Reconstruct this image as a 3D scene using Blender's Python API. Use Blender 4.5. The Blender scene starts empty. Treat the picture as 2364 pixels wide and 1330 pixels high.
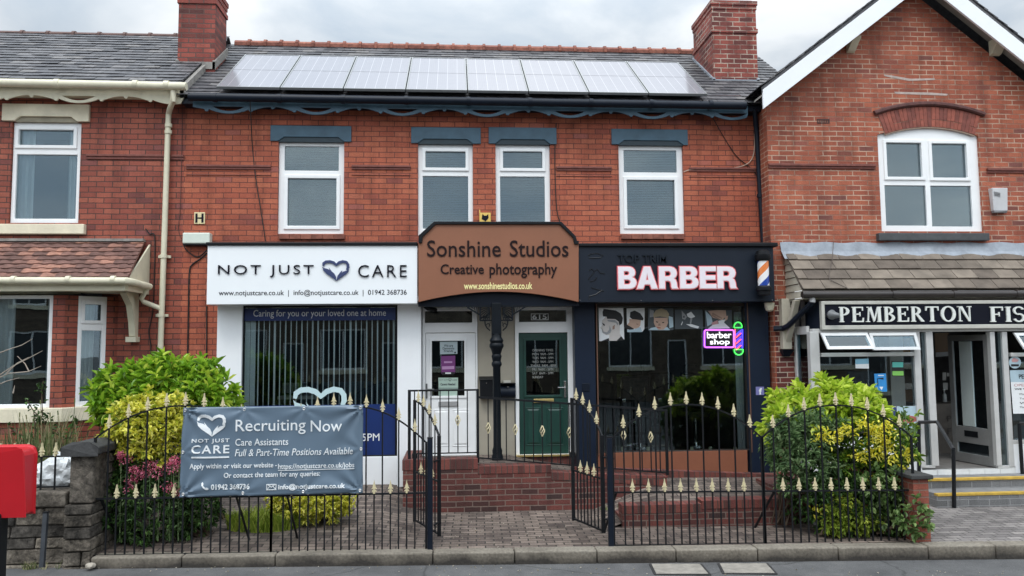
import bpy, bmesh, math, random
from mathutils import Vector, Matrix
from mathutils.geometry import tessellate_polygon
random.seed(7)
R = math.radians
S = bpy.context.scene
C = S.collection

# ------------------------------------------------------------------ camera
FPX, CZ = 1776.0, 2.23
YAW, PITCH, ROLL = R(4.178), R(4.396), R(-0.516)
FW = Vector((math.sin(YAW) * math.cos(PITCH), math.cos(YAW) * math.cos(PITCH), math.sin(PITCH)))
_r = Vector((math.cos(YAW), -math.sin(YAW), 0)); _u = _r.cross(FW)
RT = _r * math.cos(ROLL) + _u * math.sin(ROLL)
UP = -_r * math.sin(ROLL) + _u * math.cos(ROLL)
cam_d = bpy.data.cameras.new('camera'); cam = bpy.data.objects.new('camera', cam_d); C.objects.link(cam)
cam_d.sensor_width = 36; cam_d.lens = FPX / 2364 * 36; cam_d.clip_start = 0.05; cam_d.clip_end = 2000
cam.matrix_world = Matrix(((RT.x, UP.x, -FW.x, 0), (RT.y, UP.y, -FW.y, 0), (RT.z, UP.z, -FW.z, CZ), (0, 0, 0, 1)))
S.camera = cam


def W(px, py, Y):                      # point of the photograph on the vertical plane at distance Y
    d = FW + RT * ((px - 1182) / FPX) - UP * ((py - 665) / FPX)
    t = Y / d.y
    return Vector((d.x * t, Y, CZ + d.z * t))


def G(px, py, z):                      # point of the photograph on the level plane at height z
    d = FW + RT * ((px - 1182) / FPX) - UP * ((py - 665) / FPX)
    t = (z - CZ) / d.z
    return Vector((d.x * t, d.y * t, z))


def X_(px, py, Y): return W(px, py, Y).x
def Z_(px, py, Y): return W(px, py, Y).z


# ------------------------------------------------------------------ sky and sun
SUN_EL, SUN_ROT = R(58), R(200)
world = bpy.data.worlds.new('World'); S.world = world; world.use_nodes = True
nt = world.node_tree; nt.nodes.clear()
def N(t, tree=None, **kw):
    n = (tree or nt).nodes.new(t)
    for k, v in kw.items():
        if k in n.inputs: n.inputs[k].default_value = v
        else: setattr(n, k, v)
    return n
out = N('ShaderNodeOutputWorld'); bg = N('ShaderNodeBackground'); bg.inputs['Strength'].default_value = 0.1
sky = N('ShaderNodeTexSky'); sky.sky_type = 'NISHITA'; sky.sun_disc = False
sky.sun_elevation = SUN_EL; sky.sun_rotation = SUN_ROT
tc = N('ShaderNodeTexCoord'); mp = N('ShaderNodeMapping'); mp.inputs['Scale'].default_value = (1.0, 1.0, 2.4)
mp.inputs['Location'].default_value = (0.35, 0.1, 0.22)
n1 = N('ShaderNodeTexNoise'); n1.inputs['Scale'].default_value = 3.1; n1.inputs['Detail'].default_value = 7; n1.inputs['Roughness'].default_value = 0.52
n1.inputs['Distortion'].default_value = 0.35
cr = N('ShaderNodeValToRGB')
cr.color_ramp.elements[0].position = 0.34; cr.color_ramp.elements[0].color = (4.9, 5.9, 7.0, 1)
cr.color_ramp.elements[1].position = 0.60; cr.color_ramp.elements[1].color = (9.2, 9.6, 9.9, 1)
e = cr.color_ramp.elements.new(0.47); e.color = (6.7, 7.4, 8.1, 1)
# overcast sky: brighter overhead than at the horizon
sx = N('ShaderNodeSeparateXYZ')
mr = N('ShaderNodeMapRange'); mr.inputs['From Min'].default_value = 0.34; mr.inputs['From Max'].default_value = 0.95
mr.inputs['To Min'].default_value = 1.0; mr.inputs['To Max'].default_value = 2.9
my = N('ShaderNodeMapRange'); my.inputs['From Min'].default_value = 0.3; my.inputs['From Max'].default_value = -0.7
my.inputs['To Min'].default_value = 1.0; my.inputs['To Max'].default_value = 1.65
mu = N('ShaderNodeMath'); mu.operation = 'MULTIPLY'
vm = N('ShaderNodeVectorMath'); vm.operation = 'SCALE'
mx = N('ShaderNodeMix'); mx.data_type = 'RGBA'; mx.inputs[0].default_value = 0.94
L = nt.links.new
L(tc.outputs['Generated'], mp.inputs['Vector']); L(mp.outputs[0], n1.inputs['Vector']); L(n1.outputs['Fac'], cr.inputs[0])
L(tc.outputs['Generated'], sx.inputs[0]); L(sx.outputs['Z'], mr.inputs[0]); L(sx.outputs['Y'], my.inputs[0])
L(mr.outputs[0], mu.inputs[0]); L(my.outputs[0], mu.inputs[1])
L(cr.outputs[0], vm.inputs[0]); L(mu.outputs[0], vm.inputs['Scale'])
L(sky.outputs[0], mx.inputs[6]); L(vm.outputs[0], mx.inputs[7]); L(mx.outputs[2], bg.inputs['Color']); L(bg.outputs[0], out.inputs['Surface'])
sun_d = bpy.data.lights.new('sun', 'SUN'); sun_d.energy = 1.0; sun_d.angle = R(14); sun_d.color = (1, .96, .9)
sun = bpy.data.objects.new('sun', sun_d); C.objects.link(sun)
_sd = Vector((math.sin(SUN_ROT) * math.cos(SUN_EL), math.cos(SUN_ROT) * math.cos(SUN_EL), math.sin(SUN_EL)))
sun.rotation_euler = _sd.to_track_quat('Z', 'Y').to_euler()
S.view_settings.view_transform = 'Standard'; S.view_settings.look = 'None'
S.view_settings.exposure = 0.0; S.view_settings.gamma = 1.0; S.view_settings.use_curve_mapping = False
S.cycles.max_bounces = 6; S.cycles.transparent_max_bounces = 12

# ------------------------------------------------------------------ things, parts, meshes
ROOT = {}


def tag(o, label=None, cat=None, group=None, kind=None):
    if label: o['label'] = label
    if cat: o['category'] = cat
    if group: o['group'] = group
    if kind: o['kind'] = kind
    return o


def thing(name, label, cat, loc=(0, 0, 0), group=None):
    o = bpy.data.objects.new(name, None); C.objects.link(o); o.empty_display_size = .1
    o.location = loc; ROOT[o] = Vector(loc)
    return tag(o, label, cat, group)


class MB:
    def __init__(s): s.v = []; s.f = []; s.m = []; s.mi = 0
    def face(s, pts):
        b = len(s.v); s.v += [tuple(p) for p in pts]; s.f.append(tuple(range(b, b + len(pts)))); s.m.append(s.mi)
    def raw(s, vs, fs):
        b = len(s.v); s.v += [tuple(p) for p in vs]
        for f in fs: s.f.append(tuple(b + i for i in f)); s.m.append(s.mi)
        return s
    def box(s, x0, x1, y0, y1, z0, z1):
        x0, x1 = min(x0, x1), max(x0, x1); y0, y1 = min(y0, y1), max(y0, y1); z0, z1 = min(z0, z1), max(z0, z1)
        v = [(x0, y0, z0), (x1, y0, z0), (x1, y1, z0), (x0, y1, z0), (x0, y0, z1), (x1, y0, z1), (x1, y1, z1), (x0, y1, z1)]
        return s.raw(v, [(0, 3, 2, 1), (4, 5, 6, 7), (0, 1, 5, 4), (1, 2, 6, 5), (2, 3, 7, 6), (3, 0, 4, 7)])
    def hexa(s, v): return s.raw(v, [(0, 3, 2, 1), (4, 5, 6, 7), (0, 1, 5, 4), (1, 2, 6, 5), (2, 3, 7, 6), (3, 0, 4, 7)])
    def panel(s, outer, holes, y0, y1, back=True):
        """polygon in the XZ plane with holes, from y0 (front) to y1 (back)"""
        loops = [outer] + list(holes)
        tri = tessellate_polygon([[Vector((a[0], 0, a[1])) for a in l] for l in loops])
        flat = [p for l in loops for p in l]
        b = len(s.v)
        s.v += [(p[0], y0, p[1]) for p in flat]; n = len(flat)
        s.v += [(p[0], y1, p[1]) for p in flat]
        for t in tri:
            a, bb, c = (flat[i] for i in t)
            cr_ = (bb[0] - a[0]) * (c[1] - a[1]) - (bb[1] - a[1]) * (c[0] - a[0])
            t = t if cr_ > 0 else t[::-1]
            s.f.append(tuple(b + i for i in t)); s.m.append(s.mi)
            if back: s.f.append(tuple(b + n + i for i in t[::-1])); s.m.append(s.mi)
        k = 0
        for li, l in enumerate(loops):
            area = sum(l[i][0] * l[(i + 1) % len(l)][1] - l[(i + 1) % len(l)][0] * l[i][1] for i in range(len(l)))
            m = len(l)
            for i in range(m):
                p, q = b + k + i, b + k + (i + 1) % m
                fc = (p, p + n, q + n, q)
                if (area > 0) != (li == 0): fc = fc[::-1]
                s.f.append(fc); s.m.append(s.mi)
            k += m
        return s
    def rect(s, x0, x1, z0, z1, y0, y1, holes=()):
        return s.panel([(x0, z0), (x1, z0), (x1, z1), (x0, z1)], [[(a, c), (a, d), (b, d), (b, c)] for a, b, c, d in holes], y0, y1)
    def tube(s, pts, r, n=8, cap=True, squash=1):
        pts = [Vector(p) for p in pts]; rings = []
        rr = r if isinstance(r, (list, tuple)) else [r] * len(pts)
        ref = None
        for i, p in enumerate(pts):
            d = (pts[min(i + 1, len(pts) - 1)] - pts[max(i - 1, 0)]).normalized()
            if ref is None: ref = Vector((0, 0, 1)) if abs(d.z) < .9 else Vector((1, 0, 0))
            a = d.cross(ref).normalized(); b2 = a.cross(d).normalized(); ref = b2
            b = len(s.v)
            for k in range(n):
                th = 2 * math.pi * (k + .5) / n
                s.v.append(tuple(p + a * math.cos(th) * rr[i] + b2 * math.sin(th) * rr[i] * squash))
            rings.append(b)
        for i in range(len(pts) - 1):
            for k in range(n):
                s.f.append((rings[i] + k, rings[i] + (k + 1) % n, rings[i + 1] + (k + 1) % n, rings[i + 1] + k)); s.m.append(s.mi)
        if cap:
            s.f.append(tuple(rings[0] + k for k in range(n))[::-1]); s.m.append(s.mi)
            s.f.append(tuple(rings[-1] + k for k in range(n))); s.m.append(s.mi)
        return s
    def lathe(s, x, y, prof, n=16):
        """prof: (radius, z) bottom to top"""
        b = len(s.v)
        for r, z in prof:
            for k in range(n):
                a = 2 * math.pi * k / n; s.v.append((x + r * math.cos(a), y + r * math.sin(a), z))
        for i in range(len(prof) - 1):
            for k in range(n):
                s.f.append((b + i * n + k, b + i * n + (k + 1) % n, b + (i + 1) * n + (k + 1) % n, b + (i + 1) * n + k)); s.m.append(s.mi)
        s.f.append(tuple(b + k for k in range(n))[::-1]); s.m.append(s.mi)
        s.f.append(tuple(b + (len(prof) - 1) * n + k for k in range(n))); s.m.append(s.mi)
        return s
    def build(s, name, mat, parent=None, smooth=False, bevel=0):
        me = bpy.data.meshes.new(name)
        off = ROOT.get(parent, Vector((0, 0, 0))) if parent else Vector((0, 0, 0))
        me.from_pydata([(a - off.x, b - off.y, c - off.z) for a, b, c in s.v], [], s.f)
        for m in (mat if isinstance(mat, (list, tuple)) else [mat]): me.materials.append(m)
        me.polygons.foreach_set('material_index', s.m)
        uv = me.uv_layers.new(name='UVMap').data
        for p in me.polygons:
            nx, ny, nz = abs(p.normal.x), abs(p.normal.y), abs(p.normal.z)
            for li in p.loop_indices:
                v = s.v[me.loops[li].vertex_index]
                if nz >= nx and nz >= ny: uv[li].uv = (v[0], v[1])
                elif ny >= nx: uv[li].uv = (v[0], v[2])
                else: uv[li].uv = (v[1], v[2])
        if smooth:
            me.polygons.foreach_set('use_smooth', [True] * len(me.polygons))
            me.set_sharp_from_angle(angle=R(40))
        o = bpy.data.objects.new(name, me); C.objects.link(o)
        if parent: o.parent = parent
        ROOT[o] = off
        if bevel:
            md = o.modifiers.new('bevel', 'BEVEL'); md.width = bevel; md.segments = 2; md.limit_method = 'ANGLE'
        return o


def copy_tree(o, parent=None):
    c = o.copy(); C.objects.link(c)
    if parent: c.parent = parent
    for ch in list(o.children): copy_tree(ch, c)
    return c


# ------------------------------------------------------------------ materials
MATS = {}


def shader(name):
    m = bpy.data.materials.new(name); m.use_nodes = True
    t = m.node_tree; b = t.nodes['Principled BSDF']
    return m, t, b


def mat(name, col, rough=.6, var=.12, scale=6, metal=0, spec=.5, bump=0, bscale=40, coat=0):
    if name in MATS: return MATS[name]
    m, t, b = shader(name)
    b.inputs['Roughness'].default_value = rough; b.inputs['Metallic'].default_value = metal
    b.inputs['Specular IOR Level'].default_value = spec; b.inputs['Coat Weight'].default_value = coat
    co = N('ShaderNodeTexCoord', t)
    if var:
        n = N('ShaderNodeTexNoise', t); n.inputs['Scale'].default_value = scale; n.inputs['Detail'].default_value = 6; n.inputs['Roughness'].default_value = .65
        r = N('ShaderNodeValToRGB', t)
        r.color_ramp.elements[0].position = .3; r.color_ramp.elements[1].position = .7
        r.color_ramp.elements[0].color = tuple(c * (1 - var) for c in col) + (1,)
        r.color_ramp.elements[1].color = tuple(min(1, c * (1 + var)) for c in col) + (1,)
        t.links.new(co.outputs['Object'], n.inputs['Vector']); t.links.new(n.outputs['Fac'], r.inputs[0]); t.links.new(r.outputs[0], b.inputs['Base Color'])
    else: b.inputs['Base Color'].default_value = tuple(col) + (1,)
    if bump:
        n2 = N('ShaderNodeTexNoise', t); n2.inputs['Scale'].default_value = bscale; n2.inputs['Detail'].default_value = 5
        bp = N('ShaderNodeBump', t); bp.inputs['Strength'].default_value = bump; bp.inputs['Distance'].default_value = .01
        t.links.new(co.outputs['Object'], n2.inputs['Vector']); t.links.new(n2.outputs['Fac'], bp.inputs['Height']); t.links.new(bp.outputs[0], b.inputs['Normal'])
    MATS[name] = m
    return m


def ramp(t, stops):
    r = N('ShaderNodeValToRGB', t); cr_ = r.color_ramp
    cr_.elements[0].position, cr_.elements[0].color = stops[0][0], tuple(stops[0][1]) + (1,)
    cr_.elements[1].position, cr_.elements[1].color = stops[-1][0], tuple(stops[-1][1]) + (1,)
    for p, c in stops[1:-1]:
        e_ = cr_.elements.new(p); e_.color = tuple(c) + (1,)
    return r


def brick(name, stops, mortar, bw=.237, bh=.083, msize=.008, stain=.35, bump=.5, rough=.75, offset=.5, herring=False, mortar2=None):
    m, t, b = shader(name); ln = t.links.new
    uv = N('ShaderNodeTexCoord', t)
    vec = uv.outputs['UV']
    # slightly uneven courses
    wn = N('ShaderNodeTexNoise', t); wn.inputs['Scale'].default_value = 2.2; wn.inputs['Detail'].default_value = 3
    sc_ = N('ShaderNodeVectorMath', t); sc_.operation = 'MULTIPLY_ADD'; sc_.inputs[1].default_value = (.02, .02, 0)
    ln(vec, wn.inputs['Vector']); ln(wn.outputs['Color'], sc_.inputs[0]); ln(vec, sc_.inputs[2]); vec = sc_.outputs[0]
    if herring:
        mp_ = N('ShaderNodeMapping', t); mp_.inputs['Rotation'].default_value = (0, 0, R(herring)); ln(vec, mp_.inputs['Vector']); vec = mp_.outputs[0]
    bt = N('ShaderNodeTexBrick', t); bt.offset = offset
    bt.inputs['Color1'].default_value = (0, 0, 0, 1); bt.inputs['Color2'].default_value = (1, 1, 1, 1); bt.inputs['Mortar'].default_value = (0, 0, 0, 1)
    bt.inputs['Scale'].default_value = 1; bt.inputs['Brick Width'].default_value = bw; bt.inputs['Row Height'].default_value = bh
    bt.inputs['Mortar Size'].default_value = msize; bt.inputs['Mortar Smooth'].default_value = .25; bt.inputs['Bias'].default_value = 0
    ln(vec, bt.inputs['Vector'])
    rp = ramp(t, stops); ln(bt.outputs['Color'], rp.inputs[0])
    # stains, soot
    n_ = N('ShaderNodeTexNoise', t); n_.inputs['Scale'].default_value = 1.1; n_.inputs['Detail'].default_value = 8; n_.inputs['Roughness'].default_value = .7
    ln(uv.outputs['UV'], n_.inputs['Vector'])
    nr = ramp(t, [(.3, (1 - stain,) * 3), (.62, (1.06,) * 3)]); ln(n_.outputs['Fac'], nr.inputs[0])
    n3 = N('ShaderNodeTexNoise', t); n3.inputs['Scale'].default_value = 55; n3.inputs['Detail'].default_value = 4
    ln(uv.outputs['UV'], n3.inputs['Vector'])
    nr3 = ramp(t, [(.3, (.82,) * 3), (.7, (1.12,) * 3)]); ln(n3.outputs['Fac'], nr3.inputs[0])
    mm = N('ShaderNodeMix', t); mm.data_type = 'RGBA'; mm.blend_type = 'MULTIPLY'; mm.inputs[0].default_value = 1
    ln(rp.outputs[0], mm.inputs[6]); ln(nr.outputs[0], mm.inputs[7])
    m3 = N('ShaderNodeMix', t); m3.data_type = 'RGBA'; m3.blend_type = 'MULTIPLY'; m3.inputs[0].default_value = 1
    ln(mm.outputs[2], m3.inputs[6]); ln(nr3.outputs[0], m3.inputs[7])
    mo = N('ShaderNodeMix', t); mo.data_type = 'RGBA'
    mo.inputs[7].default_value = tuple(mortar) + (1,)
    if mortar2:
        nm = N('ShaderNodeTexNoise', t); nm.inputs['Scale'].default_value = 2.6; nm.inputs['Detail'].default_value = 4; ln(uv.outputs['UV'], nm.inputs['Vector'])
        rm = ramp(t, [(.42, mortar), (.58, mortar2)]); ln(nm.outputs['Fac'], rm.inputs[0]); ln(rm.outputs[0], mo.inputs[7])
    ln(bt.outputs['Fac'], mo.inputs[0]); ln(m3.outputs[2], mo.inputs[6]); ln(mo.outputs[2], b.inputs['Base Color'])
    sm_ = N('ShaderNodeMapping', t); sm_.inputs['Scale'].default_value = (3.2, .28, 1); ln(uv.outputs['UV'], sm_.inputs['Vector'])
    ns_ = N('ShaderNodeTexNoise', t); ns_.inputs['Scale'].default_value = 1.6; ns_.inputs['Detail'].default_value = 6; ns_.inputs['Roughness'].default_value = .6; ln(sm_.outputs[0], ns_.inputs['Vector'])
    rs_ = ramp(t, [(.32, (.62,) * 3), (.5, (1,) * 3), (.72, (1.08,) * 3)]); ln(ns_.outputs['Fac'], rs_.inputs[0])
    m5_ = N('ShaderNodeMix', t); m5_.data_type = 'RGBA'; m5_.blend_type = 'MULTIPLY'; m5_.inputs[0].default_value = .8; ln(mo.outputs[2], m5_.inputs[6]); ln(rs_.outputs[0], m5_.inputs[7]); ln(m5_.outputs[2], b.inputs['Base Color'])
    iv = N('ShaderNodeMath', t); iv.operation = 'MULTIPLY_ADD'; iv.inputs[1].default_value = -1.0
    ln(bt.outputs['Fac'], iv.inputs[0]); ln(n3.outputs['Fac'], iv.inputs[2])
    bp = N('ShaderNodeBump', t); bp.inputs['Strength'].default_value = bump; bp.inputs['Distance'].default_value = .008
    ln(iv.outputs[0], bp.inputs['Height']); ln(bp.outputs[0], b.inputs['Normal'])
    b.inputs['Roughness'].default_value = rough; b.inputs['Specular IOR Level'].default_value = .35
    MATS[name] = m
    return m


def island(name, stops, rough=.6, spec=.4, noise=.25, nscale=12, trans=0, bump=0, scl=None):
    """colour chosen per separate piece (slate, tile, leaf)"""
    m, t, b = shader(name); ln = t.links.new
    g = N('ShaderNodeNewGeometry', t); rp = ramp(t, stops); ln(g.outputs['Random Per Island'], rp.inputs[0])
    co = N('ShaderNodeTexCoord', t); n = N('ShaderNodeTexNoise', t); n.inputs['Scale'].default_value = nscale; n.inputs['Detail'].default_value = 5
    ln(co.outputs['Object'], n.inputs['Vector'])
    nr = ramp(t, [(.3, (1 - noise,) * 3), (.7, (1 + noise * .4,) * 3)]); ln(n.outputs['Fac'], nr.inputs[0])
    mm = N('ShaderNodeMix', t); mm.data_type = 'RGBA'; mm.blend_type = 'MULTIPLY'; mm.inputs[0].default_value = 1
    ln(rp.outputs[0], mm.inputs[6]); ln(nr.outputs[0], mm.inputs[7]); ln(mm.outputs[2], b.inputs['Base Color'])
    b.inputs['Roughness'].default_value = rough; b.inputs['Specular IOR Level'].default_value = spec
    if bump:
        bp = N('ShaderNodeBump', t); bp.inputs['Strength'].default_value = bump; bp.inputs['Distance'].default_value = .01
        n2 = N('ShaderNodeTexNoise', t); n2.inputs['Scale'].default_value = 60; ln(co.outputs['Object'], n2.inputs['Vector'])
        ln(n2.outputs['Fac'], bp.inputs['Height']); ln(bp.outputs[0], b.inputs['Normal'])
    if trans:
        tr = N('ShaderNodeBsdfTranslucent', t); ln(mm.outputs[2], tr.inputs['Color'])
        ms = N('ShaderNodeMixShader', t); ms.inputs[0].default_value = trans
        o = t.nodes['Material Output']; ln(b.outputs[0], ms.inputs[1]); ln(tr.outputs[0], ms.inputs[2]); ln(ms.outputs[0], o.inputs['Surface'])
    MATS[name] = m
    return m


def glass(name, refl=.14, tint=(.85, .9, .9), wav=0.0):
    m = bpy.data.materials.new(name); m.use_nodes = True; t = m.node_tree; t.nodes.clear(); ln = t.links.new
    o = N('ShaderNodeOutputMaterial', t); gl = N('ShaderNodeBsdfGlossy', t); gl.inputs['Roughness'].default_value = .0; gl.inputs['Color'].default_value = (.8, .93, 1, 1)
    tr = N('ShaderNodeBsdfTransparent', t); tr.inputs['Color'].default_value = tint + (1,)
    lw = N('ShaderNodeFresnel', t); lw.inputs['IOR'].default_value = 1.5
    ad = N('ShaderNodeMath', t); ad.operation = 'ADD'; ad.inputs[1].default_value = refl - .04; ad.use_clamp = True
    ms = N('ShaderNodeMixShader', t)
    ln(lw.outputs[0], ad.inputs[0]); ln(ad.outputs[0], ms.inputs[0]); ln(tr.outputs[0], ms.inputs[1]); ln(gl.outputs[0], ms.inputs[2]); ln(ms.outputs[0], o.inputs['Surface'])
    if wav:
        co = N('ShaderNodeTexCoord', t); n = N('ShaderNodeTexNoise', t); n.inputs['Scale'].default_value = 1.5
        bp = N('ShaderNodeBump', t); bp.inputs['Strength'].default_value = wav; bp.inputs['Distance'].default_value = .02
        ln(co.outputs['Object'], n.inputs['Vector']); ln(n.outputs['Fac'], bp.inputs['Height']); ln(bp.outputs[0], gl.inputs['Normal'])
    MATS[name] = m
    return m


def emit(name, col, st):
    m, t, b = shader(name); b.inputs['Base Color'].default_value = tuple(col) + (1,)
    b.inputs['Emission Color'].default_value = tuple(col) + (1,); b.inputs['Emission Strength'].default_value = st
    MATS[name] = m
    return m


BRICK_MID = brick('old red brick', [(0, (.27, .076, .056)), (.06, (.37, .093, .053)), (.5, (.42, .113, .061)), (.94, (.47, .138, .074)), (1, (.34, .105, .082))], (.13, .045, .034), msize=.0066, stain=.26)
BRICK_LEFT = brick('glazed red brick', [(0, (.18, .052, .044)), (.07, (.27, .066, .043)), (.5, (.315, .08, .05)), (.93, (.36, .1, .06)), (1, (.23, .07, .062))], (.075, .035, .028), msize=.0075, stain=.26, rough=.6)
BRICK_RIGHT = brick('orange red brick', [(0, (.2, .072, .058)), (.08, (.32, .086, .05)), (.5, (.38, .106, .06)), (.92, (.43, .128, .07)), (1, (.29, .092, .065))], (.50, .34, .25), bh=.079, msize=.0085, stain=.3, mortar2=(.26, .13, .09))
BRICK_LOW = brick('dark red brick pale mortar', [(0, (.07, .024, .023)), (.5, (.15, .038, .032)), (1, (.2, .055, .042))], (.42, .34, .27), bh=.079, msize=.008, stain=.3)
BRICK_STACK = brick('chimney brick', [(0, (.11, .035, .03)), (.5, (.27, .06, .045)), (1, (.34, .085, .06))], (.11, .06, .05), msize=.01, stain=.45)
BRICK_STACK_R = brick('chimney brick pale mortar', [(0, (.13, .04, .035)), (.5, (.27, .065, .05)), (1, (.35, .09, .065))], (.45, .36, .29), msize=.009, stain=.5, mortar2=(.2, .11, .09))
BRICK_PLAT = brick('engineering brick', [(0, (.05, .03, .028)), (.3, (.13, .042, .036)), (.7, (.18, .055, .044)), (1, (.095, .034, .03))], (.17, .12, .10), bw=.225, bh=.075, msize=.008, stain=.45, rough=.6)
SOLDIER = brick('edging brick on edge', [(0, (.08, .034, .03)), (.5, (.17, .05, .042)), (1, (.22, .068, .052))], (.07, .05, .042), bw=.078, bh=.4, msize=.007, stain=.35, offset=0)
PAVER = brick('block paving', [(0, (.1, .075, .066)), (.5, (.185, .145, .122)), (1, (.26, .205, .17))], (.04, .035, .03), bw=.2, bh=.1, msize=.009, stain=.5, herring=1.5)
PAVER_GREY = brick('grey block paving', [(0, (.16, .145, .14)), (.5, (.23, .21, .2)), (1, (.28, .255, .24))], (.055, .05, .047), bw=.2, bh=.1, msize=.007, stain=.3, herring=0)
STONE = brick('rubble stone', [(0, (.035, .032, .03)), (.4, (.1, .085, .07)), (.75, (.18, .15, .12)), (1, (.07, .06, .055))], (.06, .05, .042), bw=.42, bh=.145, msize=.011, stain=.7, bump=1, offset=.37)
STEPBRICK = brick('grey step brick', [(0, (.13, .13, .13)), (1, (.2, .2, .2))], (.27, .27, .27), bw=.3, bh=.09, msize=.006, stain=.25)
SLATE = island('slate', [(0, (.045, .045, .052)), (.5, (.085, .083, .09)), (.85, (.125, .12, .125)), (1, (.16, .15, .145))], rough=.5, spec=.5, noise=.45, bump=.4)
CLAY = island('clay tile', [(0, (.14, .075, .062)), (.5, (.2, .105, .085)), (.8, (.28, .14, .105)), (1, (.42, .21, .15))], rough=.75, noise=.4, bump=.4)
CONC = island('concrete tile', [(0, (.13, .105, .085)), (.5, (.18, .148, .118)), (1, (.24, .2, .16))], rough=.85, noise=.3, nscale=5, bump=.5)
TERRA = island('terracotta ridge', [(0, (.2, .07, .05)), (1, (.32, .12, .08))], rough=.8, noise=.4)
WHITE = mat('white upvc', (.86, .87, .87), .35, .04, 3)
WHITEP = mat('white painted board', (.85, .87, .89), .4, .03, 2)
SIGNW = mat('white sign panel', (.87, .9, .92), .25, .015, 1)
CREAM = mat('cream paint', (.66, .62, .47), .55, .1, 4)
CREAMST = mat('cream painted stone', (.72, .66, .5), .7, .12, 5, bump=.2)
TEAL = mat('teal paint', (.045, .1, .145), .5, .18, 5, bump=.1)
NAVY = mat('navy black gloss', (.007, .011, .02), .4, .2, 3, spec=.22)
BLACK = mat('black paint', (.008, .009, .011), .45, .25, 8, spec=.2)
BLACKM = mat('black wrought iron', (.008, .009, .011), .5, .3, 12, bump=.15, spec=.25)
BROWN = mat('brown sign paint', (.25, .098, .05), .55, .06, 2)
STALL = mat('brown stall riser', (.24, .085, .045), .55, .08, 3)
DKTXT = mat('dark brown lettering', (.016, .008, .009), .5, .1, spec=.15)
INK = mat('ink black', (.006, .006, .014), .5, 0, spec=.15)
NAVYINK = mat('navy logo', (.035, .05, .135), .4, .05)
YELLOWTXT = mat('pale yellow lettering', (.86, .78, .36), .5, 0)
WTXT = mat('white lettering', (.8, .82, .82), .5, 0)
GOLD = mat('gold paint', (.66, .58, .37), .45, .18, 25, spec=.4)
CONCRETE = mat('concrete kerb', (.2, .175, .145), .85, .35, 4, bump=.5, bscale=60)
def kerb_mat():
    m, t, b = shader('damp concrete kerb'); ln = t.links.new
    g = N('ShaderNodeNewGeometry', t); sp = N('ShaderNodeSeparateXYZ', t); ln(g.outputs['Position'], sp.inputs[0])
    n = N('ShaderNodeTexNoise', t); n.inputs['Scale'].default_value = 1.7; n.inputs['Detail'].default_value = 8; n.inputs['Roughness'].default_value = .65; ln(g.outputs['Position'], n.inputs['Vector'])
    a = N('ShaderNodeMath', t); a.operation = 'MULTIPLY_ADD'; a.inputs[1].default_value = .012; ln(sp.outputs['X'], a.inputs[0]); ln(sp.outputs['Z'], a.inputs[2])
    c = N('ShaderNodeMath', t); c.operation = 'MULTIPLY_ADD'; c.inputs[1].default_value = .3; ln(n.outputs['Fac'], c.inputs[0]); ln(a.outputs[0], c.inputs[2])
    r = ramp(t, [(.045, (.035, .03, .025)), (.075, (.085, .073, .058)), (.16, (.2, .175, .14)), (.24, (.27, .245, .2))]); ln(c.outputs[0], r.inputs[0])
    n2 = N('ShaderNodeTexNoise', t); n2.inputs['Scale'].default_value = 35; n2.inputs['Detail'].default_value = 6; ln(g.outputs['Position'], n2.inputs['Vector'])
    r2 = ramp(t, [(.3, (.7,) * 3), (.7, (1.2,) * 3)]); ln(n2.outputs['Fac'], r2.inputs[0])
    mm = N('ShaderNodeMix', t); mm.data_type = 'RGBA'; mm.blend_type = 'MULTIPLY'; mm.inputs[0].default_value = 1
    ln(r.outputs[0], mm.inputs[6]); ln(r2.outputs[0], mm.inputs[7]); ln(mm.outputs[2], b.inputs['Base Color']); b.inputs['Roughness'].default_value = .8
    bp = N('ShaderNodeBump', t); bp.inputs['Strength'].default_value = .5; bp.inputs['Distance'].default_value = .01; ln(n2.outputs['Fac'], bp.inputs['Height']); ln(bp.outputs[0], b.inputs['Normal'])
    return m
KERBM = kerb_mat()
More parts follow.
